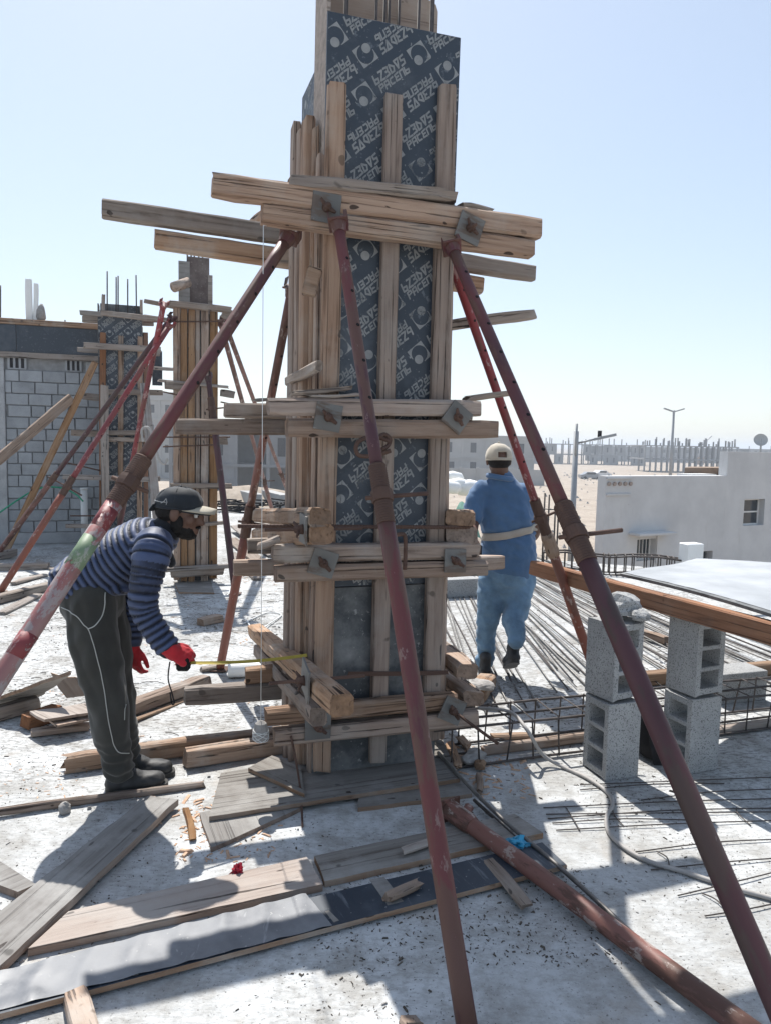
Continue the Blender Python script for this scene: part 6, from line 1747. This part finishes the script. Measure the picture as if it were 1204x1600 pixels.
shF, elF, wrF = V((-1.122, 3.480, 1.105)), V((-1.212, 3.520, 0.837)), V((-1.210, 3.500, 0.656))
pel, mid, chest = V((-1.308, 3.310, 0.942)), V((-1.219, 3.310, 1.076)), V((-1.084, 3.310, 1.167))
body = organic("body", headshape + [limb([neck0, neck1, H(-.03, 0, -.04)], [.062, .056, .058]), limb([pel, mid, chest, neck0], [(.14, .10), (.14, .095), (.16, .10), (.07, .06)]),
        limb([chest, shN, elN, wrN], [.06, .05, .04, .03]), limb([chest, shF, elF, wrF], [.06, .05, .04, .03])], .0055, M_SKIN, p1, 4)
# eyes and brows
for s in (-1, 1):
    e = organic("eye", [ell(H(.073, s * .030, -.006), (.011, .012, .011), HR)], .003, M_PVC, p1, 1)
    mesh("pupil", *ell(H(.083, s * .031, -.007), (.003, .005, .005), HR, 10, 6), M_HOLE, None, e, True)
    mesh("eyebrow", *limb([H(.088, s * .014, .016), H(.086, s * .034, .022), H(.070, s * .056, .014)], [.004, .005, .003], sub=3, sides=8), M_HAIR, None, p1, True)
# beard, hair
organic("beard", [ell(H(.026, 0, -.082), (.056, .060, .044), HR), ell(H(.048, 0, -.098), (.040, .042, .028), HR), ell(H(.004, .062, -.055), (.030, .014, .042), HR), ell(H(.004, -.062, -.055), (.030, .014, .042), HR),
                   ell(H(.088, 0, -.060), (.010, .028, .007), HR)], .0045, M_HAIR, p1, 2, post=wrinkle(.004, 90, 90, 90, 1))
organic("hair", [ell(H(-.045, 0, -.018), (.074, .079, .052), HR), ell(H(-.008, .073, .012), (.030, .008, .030), HR), ell(H(-.008, -.073, .012), (.030, .008, .030), HR)], .0055, M_HAIR, p1, 2, post=wrinkle(.003, 70, 70, 70, 2))
# cap: crown of six panels, button, strap with buckle, brim
def cap_geo(c, R, rx, ry, rz, n=36, m=9, low=-.12):
    vs, fs = [], []
    for j in range(m + 1):
        t = (math.pi / 2 - low) * j / m
        for k in range(n):
            a = 2 * math.pi * k / n
            seam = 1 - .025 * max(0, 1 - abs(((a / (math.pi / 3)) % 1) - .5) * 0 - min((a / (math.pi / 3)) % 1, 1 - (a / (math.pi / 3)) % 1) * 12)
            st = math.sin(t) ** .85 if t > 0 else 0
            vs.append(c + R @ V((rx * st * math.cos(a) * seam, ry * st * math.sin(a) * seam, rz * math.cos(t))))
    for j in range(m):
        for k in range(n): fs.append((j*n+k, (j+1)*n+k, (j+1)*n+(k+1)%n, j*n+(k+1)%n))
    return vs, fs
HRH = HR
HR = HR @ Matrix.Rotation(math.radians(-9), 3, 'Y')      # the cap sits back on the head
c0 = H(-.014, 0, .026)
vs, fs = cap_geo(c0, HR, .107, .087, .080, low=-.22)
vs = [v + (v - c0).normalized() * (.0045 * noise.noise(v * 26) + .003 * noise.noise(v * 55)) for v in vs]
capo = mesh("cap", vs, fs, M_CAP, None, p1, True)
for k in range(6):
    a = math.pi / 6 + k * math.pi / 3
    tube("cap_seam", [c0 + HR @ V((.1065 * math.sin(t) ** .85 * math.cos(a), .0865 * math.sin(t) ** .85 * math.sin(a), .0805 * math.cos(t))) for t in [.1 + .19 * q for q in range(8)]], .0014, M_CAP, capo, 5)
sm = capo.modifiers.new("thick", 'SOLIDIFY'); sm.thickness = .004
mesh("cap_button", *ell(c0 + HR @ V((0, 0, .081)), (.010, .010, .006), HR, 10, 6), M_CAP, None, capo, True)
def brim_geo(c, R, w, l, drop, x0=.09, th=.006):
    vs, fs = [], []; nx, ny = 8, 14
    for l_ in (0, 1):
        for i in range(nx + 1):
            t = i / nx
            for j in range(ny + 1):
                s = j / ny * 2 - 1
                ww = w * math.sqrt(max(0, 1 - (t * .96) ** 2.6)) if t > 0 else w
                x = x0 - .055 * s * s * (1 - t) + l * t; y = s * ww
                vs.append(c + R @ V((x, y, -drop * t - .018 * s * s + .004 - th * l_)))
    q = (nx + 1) * (ny + 1)
    for i in range(nx):
        for j in range(ny):
            a = i * (ny + 1) + j; fs.append((a, a + ny + 1, a + ny + 2, a + 1)); fs.append((a + q, a + 1 + q, a + ny + 2 + q, a + ny + 1 + q))
    edge = [j for j in range(ny)] + [ny + i * (ny + 1) for i in range(nx)] + [nx * (ny + 1) + ny - j for j in range(ny)] + [(nx - i) * (ny + 1) for i in range(nx)]
    for i in range(len(edge)):
        a, b = edge[i], edge[(i + 1) % len(edge)]; fs.append((a, b, b + q, a + q))
    return vs, fs
mesh("brim", *brim_geo(c0, HR, .076, .088, .014, .080), M_BRIM, None, capo, True)
mesh("brim_lining", *brim_geo(c0 - HR @ V((0, 0, .0075)), HR, .074, .070, .012, .080), M_CAP, None, capo, True)
mesh("cap_band", *tube_geo([c0 + HR @ V((.105 * math.cos(a), .094 * math.sin(a), -.004)) for a in [2 * math.pi * k / 32 for k in range(32)]], (.005, .013), 8, ref=HR @ V((0, 0, 1)), closed=True) if False else tube_geo([c0 + HR @ V((.1045 * math.cos(a), .0855 * math.sin(a), -.013)) for a in [2 * math.pi * k / 32 for k in range(32)]], .0055, 8, closed=True), M_CAP, None, capo, True)
mesh("back_flap", *limb([c0 + HR @ V((-.100, 0, -.005)), c0 + HR @ V((-.118, 0, -.030))], [(.062, .010), (.050, .010)]), M_CAP, None, capo, True)
bk = [c0 + HR @ V((-.045 + dx, -.083 - .004 + abs(dx) * .05, .012 + dz)) for dx, dz in ((-.012, -.004), (.0, .002), (.010, .016), (.014, .004), (.012, -.010))]
tube("buckle", bk, .0022, M_GALV, capo, 6)
tube("strap_seam", [c0 + HR @ V((.1075 * math.cos(a), .0885 * math.sin(a), .012)) for a in [math.radians(t) for t in range(185, 262, 7)]], .0016, M_GALV, capo, 5)
HR = HRH
# high black collar round the neck
organic("collar", [limb([V((-1.035, 3.310, 1.173)), V((-0.980, 3.310, 1.239))], [(.090, .082), (.074, .066)]), limb([V((-1.003, 3.310, 1.168)), V((-0.963, 3.310, 1.081))], [(.05, .03), (.03, .02)])], .006, M_UNDER, p1, 3, post=wrinkle(.003, 30, 30, 60, 2))
# quilted jacket, ribs across trunk and sleeves
torso_pts = [V((-1.371, 3.310, 0.990)), V((-1.277, 3.310, 1.037)), V((-1.172, 3.310, 1.112)), V((-1.078, 3.310, 1.173)), V((-1.015, 3.310, 1.197))]
torso_r = [(.185, .125), (.175, .130), (.180, .135), (.185, .115), (.105, .080)]
slvN = [V((-1.000, 3.170, 1.182)), V((-0.999, 3.130, 1.133)), V((-1.018, 3.100, 0.991)), V((-1.018, 3.100, 0.908)), V((-0.973, 3.100, 0.825)), V((-0.916, 3.100, 0.748))]
slvNr = [.082, .080, .062, .058, .055, .050]
slvF = [V((-1.094, 3.450, 1.132)), V((-1.132, 3.490, 1.048)), V((-1.209, 3.520, 0.853)), V((-1.219, 3.520, 0.758)), V((-1.213, 3.500, 0.666))]
slvFr = [.080, .074, .058, .054, .049]
tail = limb([V((-1.393, 3.310, 1.058)), V((-1.451, 3.310, 1.042))], [(.16, .04), (.14, .022)])
hemfront = limb([V((-1.307, 3.310, 1.001)), V((-1.147, 3.310, 0.975))], [(.165, .075), (.13, .03)])
chT = [(a, b, ra[1] * 1.25, rb[1] * 1.25) for a, b, ra, rb in zip(torso_pts[:-1], torso_pts[1:], torso_r[:-1], torso_r[1:])]
def fine_chain(pts, rads, k=5):
    pp = smooth_path(pts, k); rr = [rads[min(i // k, len(rads) - 2)] * (1 - (i % k) / k) + rads[min(i // k, len(rads) - 2) + 1] * ((i % k) / k) for i in range(len(pp) - 1)] + [rads[-1]]
    return list(zip(pp[:-1], pp[1:], rr[:-1], rr[1:]))
chN, chF = fine_chain(slvN, slvNr), fine_chain(slvF, slvFr)
tdir = (torso_pts[-1] - torso_pts[0]).normalized()
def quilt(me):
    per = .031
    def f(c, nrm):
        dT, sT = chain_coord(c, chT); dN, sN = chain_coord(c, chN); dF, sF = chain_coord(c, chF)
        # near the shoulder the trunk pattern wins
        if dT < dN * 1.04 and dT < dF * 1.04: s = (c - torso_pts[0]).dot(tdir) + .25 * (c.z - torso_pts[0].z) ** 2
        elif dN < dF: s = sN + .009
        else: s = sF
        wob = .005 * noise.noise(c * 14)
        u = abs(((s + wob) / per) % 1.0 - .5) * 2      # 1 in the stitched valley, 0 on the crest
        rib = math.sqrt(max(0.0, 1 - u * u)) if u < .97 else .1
        seam.append(max(0.0, min(1.0, (u - .30) / .45)))  # painted shade: grows from the rib crests into the stitched valleys
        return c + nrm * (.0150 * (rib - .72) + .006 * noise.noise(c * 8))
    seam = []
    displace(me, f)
    at = me.attributes.new("valley_shade", 'FLOAT', 'POINT'); at.data.foreach_set("value", seam)
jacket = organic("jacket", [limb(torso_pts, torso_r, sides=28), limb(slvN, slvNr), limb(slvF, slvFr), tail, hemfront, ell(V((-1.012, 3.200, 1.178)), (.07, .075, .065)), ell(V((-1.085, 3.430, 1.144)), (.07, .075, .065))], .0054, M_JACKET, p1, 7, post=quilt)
# trousers
hipC = V((-1.308, 3.310, 0.912))
trs = [limb([V((-1.319, 3.310, 0.962)), hipC], [(.165, .13), (.165, .135)]),
       limb([V((-1.307, 3.220, 0.917)), V((-1.268, 3.200, 0.749)), V((-1.238, 3.190, 0.608)), V((-1.208, 3.180, 0.437)), V((-1.192, 3.190, 0.271)), V((-1.171, 3.200, 0.154))], [.125, .112, .098, .088, .080, .066]),
       limb([V((-1.326, 3.400, 0.877)), V((-1.294, 3.420, 0.689)), V((-1.276, 3.430, 0.531)), V((-1.255, 3.440, 0.339)), V((-1.241, 3.440, 0.180)), V((-1.221, 3.440, 0.084))], [.12, .105, .092, .082, .074, .064])]
def tw(me):
    wrinkle(.010, 7, 7, 4, 4)(me)
    def f(c, nrm):          # cuffs bunch up, diagonal drag folds along the leg
        k = max(0, min(1, (.34 - c.z) / .2)); k2 = max(0, min(1, (c.z - .3) / .2))
        a = .007 * k * math.sin(c.z * 120 + 4 * noise.noise(c * 8) + c.x * 22)
        b = .020 * k2 * max(0, noise.noise(V((c.x * 13 + c.z * 4, c.y * 9, c.z * 2.6)))) - .020 * abs(noise.noise(V((c.x * 10 - c.z * 3.2, c.y * 6, c.z * 2.2 + 9)))) + .006 * noise.noise(V((c.x * 22, c.y * 22, c.z * 14)))
        return c + nrm * (a + b)
    displace(me, f)
trousers = organic("trousers", trs, .0075, M_TROUSER, p1, 6, post=tw)
bvh = BVHTree.FromPolygons([v.co.copy() for v in trousers.data.vertices], [tuple(p.vertices) for p in trousers.data.polygons])
def on_surface(p, off=.002):
    h = bvh.ray_cast(V((p[0], 2.0, p[2])), V((0, 1, 0)))
    return V(h[0]) + V((0, -off, 0)) if h[0] is not None else None
def piping(name, pts, r=.0022):
    pp = [q for q in (on_surface(p) for p in smooth_path(pts, 8)) if q is not None]
    if len(pp) > 2: tube(name, pp, r, M_PIPING, trousers, 6)
piping("piping", [((-1.396, 3.100, 0.905)), ((-1.363, 3.100, 0.900)), ((-1.314, 3.100, 0.882)), ((-1.279, 3.100, 0.846)), ((-1.255, 3.100, 0.819)), ((-1.229, 3.100, 0.735)), ((-1.203, 3.100, 0.609)), ((-1.183, 3.100, 0.467)), ((-1.171, 3.100, 0.353)), ((-1.158, 3.100, 0.281)), ((-1.109, 3.100, 0.233))])
piping("pocket_piping", [((-1.206, 3.100, 0.973)), ((-1.204, 3.100, 0.923)), ((-1.213, 3.100, 0.873)), ((-1.233, 3.100, 0.839)), ((-1.258, 3.100, 0.827))], .0026)
piping("seam", [((-1.139, 3.100, 0.849)), ((-1.130, 3.100, 0.752)), ((-1.109, 3.100, 0.639)), ((-1.116, 3.100, 0.526)), ((-1.123, 3.100, 0.411))], .0018)
# boots on the slab
boot(((-1.265, 3.283, 0.000)), ((-1.006, 3.371, 0.000)), .0, .105, .15, M_BOOT, p1)
boot((V(ankF) + V((-.06, .0, 0))), (V(ankF) + V((.22, .05, 0))), .0, .105, .15, M_BOOT, p1)
# gloved hands: near one closed on the tape, far one hanging
g = hand(V((-0.918, 3.100, 0.748)), (.88, -.05, -.42), (.30, -.75, .52), (.2, -.4, .9), [(62, 78, 50)] * 4, [(.75, .45, .5), (.8, -.05, .65), (.7, -.25, .7)], 1.06, .02)
gl = organic("glove", g + [limb([V((-0.932, 3.100, 0.761)), V((-0.894, 3.100, 0.731))], [.043, .038])], .0042, M_GLOVE, p1, 3, post=wrinkle(.0015, 60, 60, 60, 2))
g = hand(V((-1.207, 3.490, 0.646)), (.08, -.05, -1), (-.25, -.9, .1), (.9, -.2, 0), [(22, 30, 22), (28, 34, 24), (34, 38, 26), (38, 40, 28)], [(.8, .55, .2), (.9, .2, .3), (.95, .05, .3)], 1.02, .03)
organic("glove", g + [limb([V((-1.213, 3.500, 0.669)), V((-1.207, 3.490, 0.634))], [.042, .036])], .0042, M_GLOVE, p1, 3, post=wrinkle(.0015, 60, 60, 60, 5))
# tape measure in the near hand, its blade out to the column, loop of cord below
tp0, tp1 = V((-0.847, 3.090, 0.688)), V((-0.346, 3.331, 0.661))
tm = root("tape_measure", tp0, "yellow tape measure stretched from the red glove to the column", "tape measure")
Mt, Lt = frame(tp0, tp1, (0, -.55, .85))
n = 30; vs = []; fs = []
for i in range(n + 1):
    x = -Lt/2 + Lt * i / n; sag = -.018 * (1 - (2 * i / n - 1) ** 2)
    for y, z in ((-.0095, .0022), (0, 0), (.0095, .0022)): vs.append((x, y, z + sag))
for i in range(n):
    for k in (0, 1): fs.append((i*3+k, i*3+k+1, i*3+k+4, i*3+k+3))
M_TAPE = plain_mat("yellow_tape", (.38, .29, .05), .5, .1, 40)
mesh("blade", vs, fs, M_TAPE, Mt, tm, True)
box("case", (-.028, -.02, -.03), (.028, .02, .03), M_HOLE, Matrix.Translation(tp0 + V((-.004, .004, -.004))), tm, .008)
tube("wrist_cord", smooth_path([tp0 + V((-.055, -.02, .01)), tp0 + V((-.06, -.03, -.06)), tp0 + V((-.045, -.03, -.12)), tp0 + V((-.035, -.03, -.165)), tp0 + V((-.045, -.03, -.17)), tp0 + V((-.052, -.03, -.12))], 5), .0032, M_BLACK, tm, 6)

# ================================================= person 2: seen from behind, stepping away past the column
P2 = V((0.741, 5.204, 0.000))
p2 = root("person", P2, "person in blue polo shirt, light jeans and beige cap seen from behind by the column", "person")
yc = 5.16
hc = V((0.773, 5.140, 1.551))
fx = V((-.10, .99, -.05)).normalized(); fzv = V((-.02, .05, 1)).normalized(); fy = fzv.cross(fx); H2 = Matrix((fx, fy, fzv)).transposed()
def Q(x, y, z): return hc + H2 @ V((x, y, z))
shL, shR = V((0.632, 5.150, 1.299)), V((0.982, 5.180, 1.290))
elL, wrL = V((0.605, 5.100, 1.110)), V((0.571, 4.860, 1.037))
elR, wrR = V((1.066, 5.260, 1.043)), V((1.075, 5.480, 0.949))
spn = [V((0.881, 5.200, 0.808)), V((0.861, 5.180, 1.016)), V((0.825, 5.170, 1.220)), V((0.795, 5.160, 1.391))]
heads = [ell(Q(-.01, 0, .006), (.094, .076, .088), H2), ell(Q(.03, 0, -.05), (.062, .058, .065), H2), ell(Q(.10, 0, -.03), (.018, .016, .022), H2), ell(Q(.07, 0, -.075), (.018, .024, .014), H2)]
for s in (-1, 1): heads.append(ell(Q(-.005, s * .080, -.02), (.020, .010, .032), H2))
hL = hand(wrL, (-.05, -.6, -.35), (.15, .3, .9), (1, 0, 0), [(25, 40, 30)] * 4, [(.8, .6, .3), (.85, .3, .4), (.9, .1, .4)], 1.0, .04)
hR_ = hand(wrR, (-.3, .9, -.2), (.3, .1, .9), (-1, 0, 0), [(25, 40, 30)] * 4, [(.8, .6, .3), (.85, .3, .4), (.9, .1, .4)], 1.0, .04)
organic("body", heads + [limb([V((0.795, 5.160, 1.391)), Q(-.02, 0, -.05)], [.062, .060]), limb(spn, [(.15, .11)] * 3 + [(.08, .07)], ref=(1, 0, 0)),
        limb([spn[2], shL, elL, wrL], [.07, .055, .045, .032]), limb([spn[2], shR, elR, wrR], [.07, .055, .045, .032])] + hL + hR_, .0058, M_SKIN, p2, 3)
for s in (-1, 1):
    e = mesh("eye", *ell(Q(.084, s * .030, -.006), (.010, .011, .010), H2, 12, 8), M_PVC, None, p2, True)
    mesh("pupil", *ell(Q(.093, s * .030, -.006), (.003, .005, .005), H2, 8, 6), M_HOLE, None, e, True)
organic("hair", [ell(Q(-.026, 0, -.018), (.080, .0815, .066), H2)], .006, M_HAIR, p2, 2)
c2h = Q(-.006, 0, .010)
vs, fs = cap_geo(c2h, H2, .110, .092, .094, low=-.28)
vs = [v + (v - c2h).normalized() * (.005 * noise.noise(v * 24) + .003 * noise.noise(v * 55)) for v in vs]
# opening at the back of the cap: drop the faces there, trim with a strap
keep = []
for f in fs:
    c = sum((V(vs[i]) for i in f), V((0, 0, 0))) / 4; l = H2.transposed() @ (c - c2h)
    if l.x < -.06 and -.012 < l.z < .030 and abs(l.y) < .036 * math.sqrt(max(0.0, 1 - ((l.z + .012) / .046) ** 2)) + .004: continue
    keep.append(f)
cp = mesh("cap", vs, keep, M_WCAP, None, p2, True); cp.modifiers.new("thick", 'SOLIDIFY').thickness = .004
tube("cap_strap", [c2h + H2 @ V((.1075 * math.cos(a), .0905 * math.sin(a), -.022)) for a in [2 * math.pi * k / 32 for k in range(32)]], .0035, M_WCAP, cp, 8, closed=True)
mesh("back_gap", *ell(Q(-.072, 0, .018), (.030, .040, .028), H2, 14, 8), M_HAIR, None, cp, True)
mesh("cap_button", *ell(c2h + H2 @ V((0, 0, .099)), (.010, .010, .006), H2, 10, 6), M_WCAP, None, cp, True)
mesh("brim", *brim_geo(c2h, H2, .076, .07, .02, .086), M_WCAP, None, cp, True)
# polo shirt
tp = [V((0.882, 5.200, 0.789)), V((0.870, 5.190, 0.946)), V((0.849, 5.180, 1.107)), V((0.819, 5.170, 1.274)), V((0.794, 5.155, 1.391))]
tr = [(.196, .165), (.200, .170), (.196, .155), (.192, .130), (.105, .085)]
sl = [V((0.677, 5.160, 1.321)), V((0.627, 5.140, 1.254)), V((0.610, 5.120, 1.175)), V((0.605, 5.110, 1.149))]
sr = [V((0.941, 5.180, 1.307)), V((0.992, 5.200, 1.230)), V((1.034, 5.230, 1.119)), V((1.047, 5.240, 1.072))]
def polo_w(me):
    def f(c, nrm):
        n = noise.noise(V((c.x * 9, c.y * 6, c.z * 5))) + .9 * noise.noise(V((c.x * 15, c.y * 10, c.z * 24 + 7 * c.x))) - .9 * abs(noise.noise(V((c.x * 18 + c.z * 9, c.y * 8, c.z * 12 + 3)))) - .8 * abs(noise.noise(V((c.x * 7 + c.z * 6, c.y * 5, c.z * 9))))
        k = .008 + .008 * math.exp(-((c.z - belt_z(c.x)) / .16) ** 2)
        return c + nrm * (k * n - .018 * math.exp(-((c.z - belt_z(c.x)) / .035) ** 2))     # the belt cinches the cloth
    displace(me, f)
bl_, br_ = V((0.676, 5.000, 1.000)), V((1.023, 5.050, 1.062))
def belt_z(x): return bl_.z + (br_.z - bl_.z) * (x - bl_.x) / (br_.x - bl_.x)
polo = organic("polo_shirt", [limb(tp, tr, ref=(1, 0, 0), sides=26), limb(sl, [.085, .080, .074, .072]), limb(sr, [.085, .078, .072, .070]), ell(V((0.690, 5.160, 1.321)), (.08, .08, .06)), ell(V((0.927, 5.180, 1.312)), (.08, .08, .06)), limb([V((0.801, 5.160, 1.355)), V((0.788, 5.150, 1.422))], [(.10, .09), (.080, .078)], ref=(1, 0, 0))], .0075, M_POLO, p2, 6, post=polo_w)
ctr = V((0.788, 5.150, 1.431))
tube("collar", [ctr + V((.083 * math.cos(a), .083 * math.sin(a) - .005, -.012 + .022 * math.sin(a) * 0 - .012 * math.cos(a))) for a in [2 * math.pi * k / 20 for k in range(20)]], .019, M_POLO, polo, 8, closed=True)
# support belt wrapped over the shirt, found on the shirt's own surface
bv2 = BVHTree.FromPolygons([v.co.copy() for v in polo.data.vertices], [tuple(p.vertices) for p in polo.data.polygons])
axis = V((0.868, 5.190, 1.001)); vs = []; nb = 48
for k in range(nb):
    a = 2 * math.pi * k / nb; d = V((math.cos(a), math.sin(a), 0))
    for dz in (-.026, 0, .026):
        z = belt_z(axis.x + d.x * .2) + dz
        h = bv2.ray_cast(V((axis.x, axis.y, z)) + d * .6, -d)
        pt = V(h[0]) if h[0] is not None else V((axis.x, axis.y, z)) + d * .2
        vs.append(pt + d * .005)
fs = []
for k in range(nb):
    for j in (0, 1): fs.append((k*3+j, ((k+1) % nb)*3+j, ((k+1) % nb)*3+j+1, k*3+j+1))
bt = mesh("support_belt", vs, fs, M_BELT, None, p2, True); bt.modifiers.new("thick", 'SOLIDIFY').thickness = -.006
pch = V((0.647, 5.060, 0.906)); box("belt_pouch", (-.03, -.02, -.06), (.02, .03, .05), M_BLACK, Matrix.Translation(pch), p2, .01)
# jeans
jn = [limb([V((0.871, 5.200, 0.844)), V((0.872, 5.200, 0.692))], [(.178, .150), (.185, .155)], ref=(1, 0, 0)),
      limb([V((0.775, 5.190, 0.692)), V((0.753, 5.180, 0.485)), V((0.739, 5.200, 0.317)), V((0.736, 5.220, 0.184)), V((0.735, 5.220, 0.090))], [.112, .092, .077, .069, .068], ref=(1, 0, 0)),
      limb([V((0.968, 5.200, 0.694)), V((0.933, 5.120, 0.503)), V((0.902, 5.050, 0.427)), V((0.905, 4.980, 0.373)), V((0.906, 4.950, 0.323))], [.112, .093, .078, .070, .066], ref=(1, 0, 0))]
def jw(me):
    def f(c, nrm):
        n = noise.noise(V((c.x * 8, c.y * 8, c.z * 7))) + .8 * noise.noise(V((c.x * 13, c.y * 13, c.z * 24))) - abs(noise.noise(V((c.x * 9 + c.z * 7, c.y * 7, c.z * 10 + 4))))
        n -= .8 * abs(noise.noise(V((c.x * 20 + c.z * 12, c.y * 14, c.z * 19 + 7))))
        k = .010 + .007 * max(0, min(1, (.38 - c.z) / .3))
        return c + nrm * (k * (n + .3))
    displace(me, f)
organic("jeans", jn, .0075, M_JEANS, p2, 6, post=jw)
boot(((0.738, 5.117, 0.000)), V((0.738, 5.117, 0.000)) + V((-.02, .28, 0)), 0, .10, .13, M_BOOT, p2, "shoe")
rs = V((0.907, 4.930, 0.208))
boot(V((rs.x, rs.y - .02, 0)), V((rs.x - .01, rs.y + .26, 0)), .07, .105, .11, M_BOOT, p2, "shoe", pitch=.45)


# ------------------------------------------------------------------ pale desert air
hz = box("haze", (-3100, -3100, -6.6), (3100, 3100, 13.5), None)
hz.data.materials.clear()
hm = bpy.data.materials.new("haze"); hm.use_nodes = True
hn = hm.node_tree.nodes; hn.clear()
pv = hn.new("ShaderNodeVolumePrincipled"); pv.inputs["Color"].default_value = (0.86, 0.92, 1.0, 1)
pv.inputs["Density"].default_value = 0.0011; pv.inputs["Anisotropy"].default_value = 0.3
ho = hn.new("ShaderNodeOutputMaterial"); hm.node_tree.links.new(pv.outputs[0], ho.inputs["Volume"])
hz.data.materials.append(hm); hz['kind'] = 'stuff'
hz.display_type = 'BOUNDS'
bpy.context.view_layer.update()
